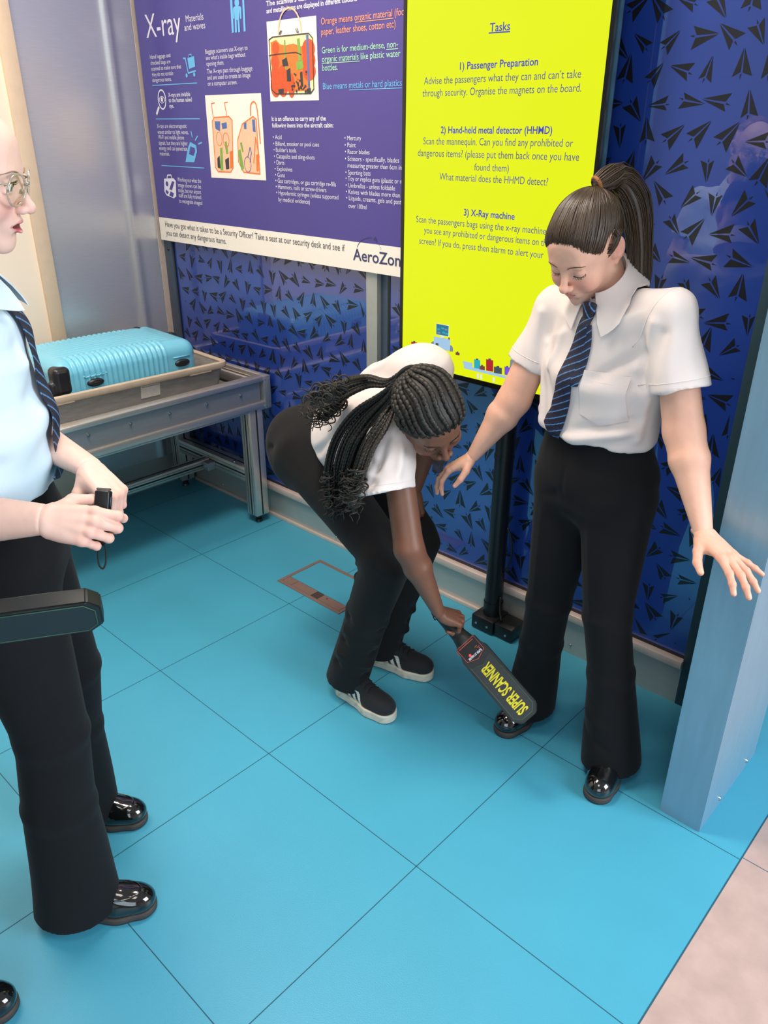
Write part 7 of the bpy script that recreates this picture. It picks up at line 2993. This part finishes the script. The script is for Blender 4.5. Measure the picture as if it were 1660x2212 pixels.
nt.links.new(mx_.outputs[0], o_.inputs[0])
gl = None
for s in (-1, 1):
    ringp = []
    for k in range(33):
        t = k / 32 * math.tau
        q = Vector((s * (0.0365 + 0.0275 * math.cos(t)), 0.1000 - 0.013 * (math.cos(t) * 0.5 + 0.5), -0.003 + 0.0240 * math.sin(t)))
        ringp.append(L_HM @ q)
    fr = tube('glasses_rim', ringp, 0.0017, M_frame, L if gl is None else gl, 6)
    if gl is None:
        fr.name = 'glasses'
        gl = fr
    c_ = L_HM @ Vector((s * 0.0335, 0.0965, -0.004))
    bm = bmesh.new()
    vs_ = [bm.verts.new(q) for q in ringp[:-1]]
    bm.faces.new(vs_)
    finish(bm, 'lens', M_lens, gl)
    tube('temple_arm', [L_HM @ Vector(q) for q in ((s * 0.0635, 0.0870, 0.006), (s * 0.0735, 0.074, 0.007), (s * 0.079, 0.02, 0.006), (s * 0.080, -0.022, 0.006))], 0.0019, M_frame, gl, 6)
    tube('nose_pad', [L_HM @ Vector(q) for q in ((s * 0.0105, 0.0965, -0.004), (s * 0.0085, 0.0930, -0.010))], 0.0020, M_frame, gl, 6)
tube('bridge', [L_HM @ Vector(q) for q in ((-0.0095, 0.1000, 0.004), (0, 0.1025, 0.0075), (0.0095, 0.1000, 0.004))], 0.0021, M_frame, gl, 6)

# ---- small black handset in the hands
hs_c = npv(CAM + ray(222, 1098) / FPX * 1.318)
hs = thing('handset', 'small black handset with wrist strap in the left girl’s hands', 'handset', tuple(hs_c))
hz = Vector(c_up) * 0.985 + Vector(c_right) * 0.06
hz.normalize()
hx = Vector(c_right) - hz * Vector(c_right).dot(hz)
hx.normalize()
hy = hz.cross(hx)
HSM = Matrix(((hx.x, hy.x, hz.x, hs_c[0]), (hx.y, hy.y, hz.y, hs_c[1]), (hx.z, hy.z, hz.z, hs_c[2]), (0, 0, 0, 1)))
box('body', (-0.0125, -0.009, -0.06), (0.0125, 0.009, 0.030), M_black, hs, 0.003, 3, HSM)
box('cap', (-0.0108, -0.0075, 0.0302), (0.0108, 0.0075, 0.0345), mat('grey_plastic_cap', (92, 88, 84), rough=0.45), hs, 0.002, 2, HSM)
box('side_button', (0.0126, -0.004, 0.004), (0.0140, 0.004, 0.020), mat('slate_plastic', (60, 64, 74), rough=0.4), hs, 0.0006, 1, HSM)
p0 = HSM @ Vector((0.0, 0, -0.060))
tube('wrist_strap', smooth_path([p0, p0 + c_up * -0.012 + c_right * -0.004, p0 + c_up * -0.034 + c_right * -0.003, p0 + c_up * -0.042 + c_right * 0.004, p0 + c_up * -0.030 + c_right * 0.009, p0 + c_up * -0.006 + c_right * 0.008, p0], 6), 0.0016, M_lace, hs, 6)

# ================================================================== fourth person, almost wholly outside the frame on the left
D_SKIN = (222, 178, 156)
dF = V3(0.66, 0.75, 0) / np.linalg.norm(V3(0.66, 0.75, 0))
dL = np.cross(sU, dF)
d_toe = npv(on_floor(46, 2182, 0.0))
d_ann = d_toe - dF * 0.200 + V3(0, 0, 0.09)
d_anf = d_ann + dL * 0.17 - dF * 0.20
d_pel = (d_ann + d_anf) / 2 - dF * 0.06 + V3(0, 0, 0.86)
d_chs = d_pel + V3(0, 0, 0.30)
d_nk = d_pel + V3(0, 0, 0.50)
d_hc = d_nk + V3(0, 0, 0.135) + dF * 0.03
dd = dF * 0.96 - V3(0, 0, 0.25)
r_, f_, u_ = frame(dd, (0, 0, 1))
D_HM = mat4(r_, f_, u_, d_hc)
dp = dict(skin=D_SKIN, lip=(190, 112, 106), smile=0.2, eye='open', iris=(92, 70, 52), neck=to_local(np.array(D_HM.inverted()), d_nk - V3(0, 0, 0.03)), res=0.0024)
g = head_parts(dp)
V, Q = g.mesh()
Mn = np.array(D_HM)
pieces = [(V @ Mn[:3, :3].T + Mn[:3, 3], Q, head_paint(V, dp))]
d_shr, d_shl = d_nk - dL * 0.15 - V3(0, 0, .06), d_nk + dL * 0.15 - V3(0, 0, .06)
d2_tip = npv(CAM + ray(221, 1313) / FPX * 1.30)
d2_ax = npv(c_right) * 0.95 + npv(c_up) * 0.11 + npv(c_fwd) * 0.28
d2_ax = d2_ax / np.linalg.norm(d2_ax)
d2_n = npv(-c_fwd) * 0.66 - npv(c_up) * 0.74
d2_n = d2_n - d2_ax * (d2_n @ d2_ax)
d2_n = d2_n / np.linalg.norm(d2_n)
d2_o = d2_tip - d2_ax * 0.405
d_wrl = d2_o + d2_ax * 0.02 - d2_n * 0.045
d_ell = (d_shl + d_wrl) / 2 - V3(0, 0, 0.14) - dF * 0.05
d_elr, d_wrr = d_shr - V3(0, 0, 0.28) - dL * 0.03, d_shr - V3(0, 0, 0.50) - dL * 0.03 + dF * 0.05
g = Grid(np.minimum(d_anf, d_ann) - 0.35, np.maximum(d_nk, d_ann) + 0.35, 0.010)
g.u(oval(d_pel, d_chs, dL, (0.125, 0.09), (0.125, 0.085)))
g.u(oval(d_chs, d_nk - V3(0, 0, .04), dL, (0.12, 0.085), (0.05, 0.045)), 0.04)
for s_, an in ((-1, d_ann), (1, d_anf)):
    hp_ = d_pel + dL * 0.085 * s_
    kn = (hp_ + an) / 2 + dF * 0.03
    g.u(cone(hp_, kn, 0.07, 0.045), 0.03)
    g.u(cone(kn, an, 0.045, 0.032), 0.01)
V, Q = g.mesh()
pieces.append((V, Q, np.tile(np.array(D_SKIN, float), (len(V), 1))))
for sd_, sh, el, wr, f0, u0, fx in ((1, d_shl, d_ell, d_wrl, d2_ax, -d2_n, 1.1), (-1, d_shr, d_elr, d_wrr, -sU, -dL, 0.3)):
    hp, hm_, _j = hand_piece(sd_, wr, f0, u0, D_SKIN, [(fx, fx, fx * 0.5)] * 4, [-0.05, 0, 0.05, 0.1], [(-0.7, 0.6, -0.4), (-0.2, 0.85, -0.5), (0.1, 0.9, -0.4)], 1.0)
    pieces += [hp, arm_piece(sh, el, wr, npv(hm_.col[0])[:3], D_SKIN, (0.040, 0.042, 0.040, 0.027), res=0.004)]
D = person_mesh('person', 'person mostly out of frame, only one black patent shoe at the lower left corner', pieces, M_skin)
g = Grid(np.array((min(d_ann[0], d_anf[0]) - 0.3, min(d_ann[1], d_anf[1]) - 0.3, 0)), np.array((max(d_ann[0], d_anf[0]) + 0.3, max(d_ann[1], d_anf[1]) + 0.3, d_pel[2] + 0.15)), 0.008)
g.u(oval(d_pel - V3(0, 0, 0.06), d_pel + V3(0, 0, 0.10), dL, (0.160, 0.122), (0.150, 0.112), 0.4))
for s_, an in ((-1, d_ann), (1, d_anf)):
    hp_ = d_pel + dL * 0.085 * s_ - V3(0, 0, 0.05)
    kn = (hp_ + an) / 2 + dF * 0.03
    g.u(oval(hp_, kn, dL, (0.092, 0.10), (0.068, 0.070)), 0.03)
    g.u(oval(kn, V3(an[0], an[1], 0), dL, (0.068, 0.070), (0.070, 0.085), 0.3), 0.02)
g.cut((0, 0, 0.045), (0, 0, -1))
V, Q = g.mesh()
sdf_object('trousers', relax(V, Q, 2), Q, M_trou, D)
g = Grid(d_chs - 0.42, d_nk + 0.30, 0.007)
g.u(oval(d_pel + V3(0, 0, 0.08), d_chs, dL, (0.165, 0.125), (0.165, 0.118), 0.4))
g.u(oval(d_chs, d_nk - V3(0, 0, .055), dL, (0.155, 0.108), (0.062, 0.062)), 0.03)
for sh, el in ((d_shl, d_ell), (d_shr, d_elr)):
    g.u(cone(d_nk - V3(0, 0, .058), sh, 0.042, 0.050), 0.03)
    g.u(cone(sh, sh + (el - sh) * 0.7, 0.056, 0.070), 0.02)
V, Q = g.mesh()
sdf_object('shirt', relax(V, Q, 2), Q, M_shirt, D)
CV, CQ = cap_mesh(s_hairline, 0.004, 0.004)
sdf_object('hair', CV, CQ, M_hair, D, M=D_HM)
for an, rt in ((d_ann, True), (d_anf, False)):
    r_, f_, u_ = frame(dF, (0, 0, 1))
    h_ = V3(an[0], an[1], 0) - dF * 0.055
    shoe(D, 'loafer', mat4(r_, f_, u_, h_), 1.07, rt, PATENT)
scanner('plain black hand-held scanner poking in at the left edge', None, d2_o, d2_ax, d2_n, lit=False)
# ================================================================== separate look-alike small pieces into parts of their own
SPLIT = {'rivet', 'screw', 'bolt', 'divider_line', 'grip_lug', 'cable_flap', 'trim_20'}


def split_islands(o):
    bm_ = bmesh.new()
    bm_.from_mesh(o.data)
    seen, isl = set(), []
    for f in bm_.faces:
        if f in seen:
            continue
        st, grp = [f], []
        seen.add(f)
        while st:
            q = st.pop()
            grp.append(q)
            for e in q.edges:
                for n in e.link_faces:
                    if n not in seen:
                        seen.add(n)
                        st.append(n)
        isl.append(grp)
    if len(isl) < 2:
        bm_.free()
        return
    datas = []
    for grp in isl:
        idx = {}
        vs, fs, mi = [], [], []
        for f in grp:
            fs.append(tuple(idx.setdefault(v.index, len(idx)) for v in f.verts))
            mi.append(f.material_index)
        order = sorted(idx, key=idx.get)
        bm_.verts.ensure_lookup_table()
        vs = [tuple(bm_.verts[i].co) for i in order]
        datas.append((vs, fs, mi))
    bm_.free()
    sm = o.data.polygons[0].use_smooth
    for k, (vs, fs, mi) in enumerate(datas):
        me = bpy.data.meshes.new(o.name)
        me.from_pydata(vs, [], fs)
        for m in o.data.materials:
            me.materials.append(m)
        me.polygons.foreach_set('use_smooth', [sm] * len(me.polygons))
        me.polygons.foreach_set('material_index', mi)
        if sm:
            me.set_sharp_from_angle(angle=math.radians(40))
        if k == 0:
            first = me
            continue
        c = o.copy()
        c.data = me
        COL.objects.link(c)
    o.data = first


for o in list(scene.objects):
    if o.type == 'MESH' and o.parent is not None and o.name.split('.')[0] in SPLIT:
        split_islands(o)
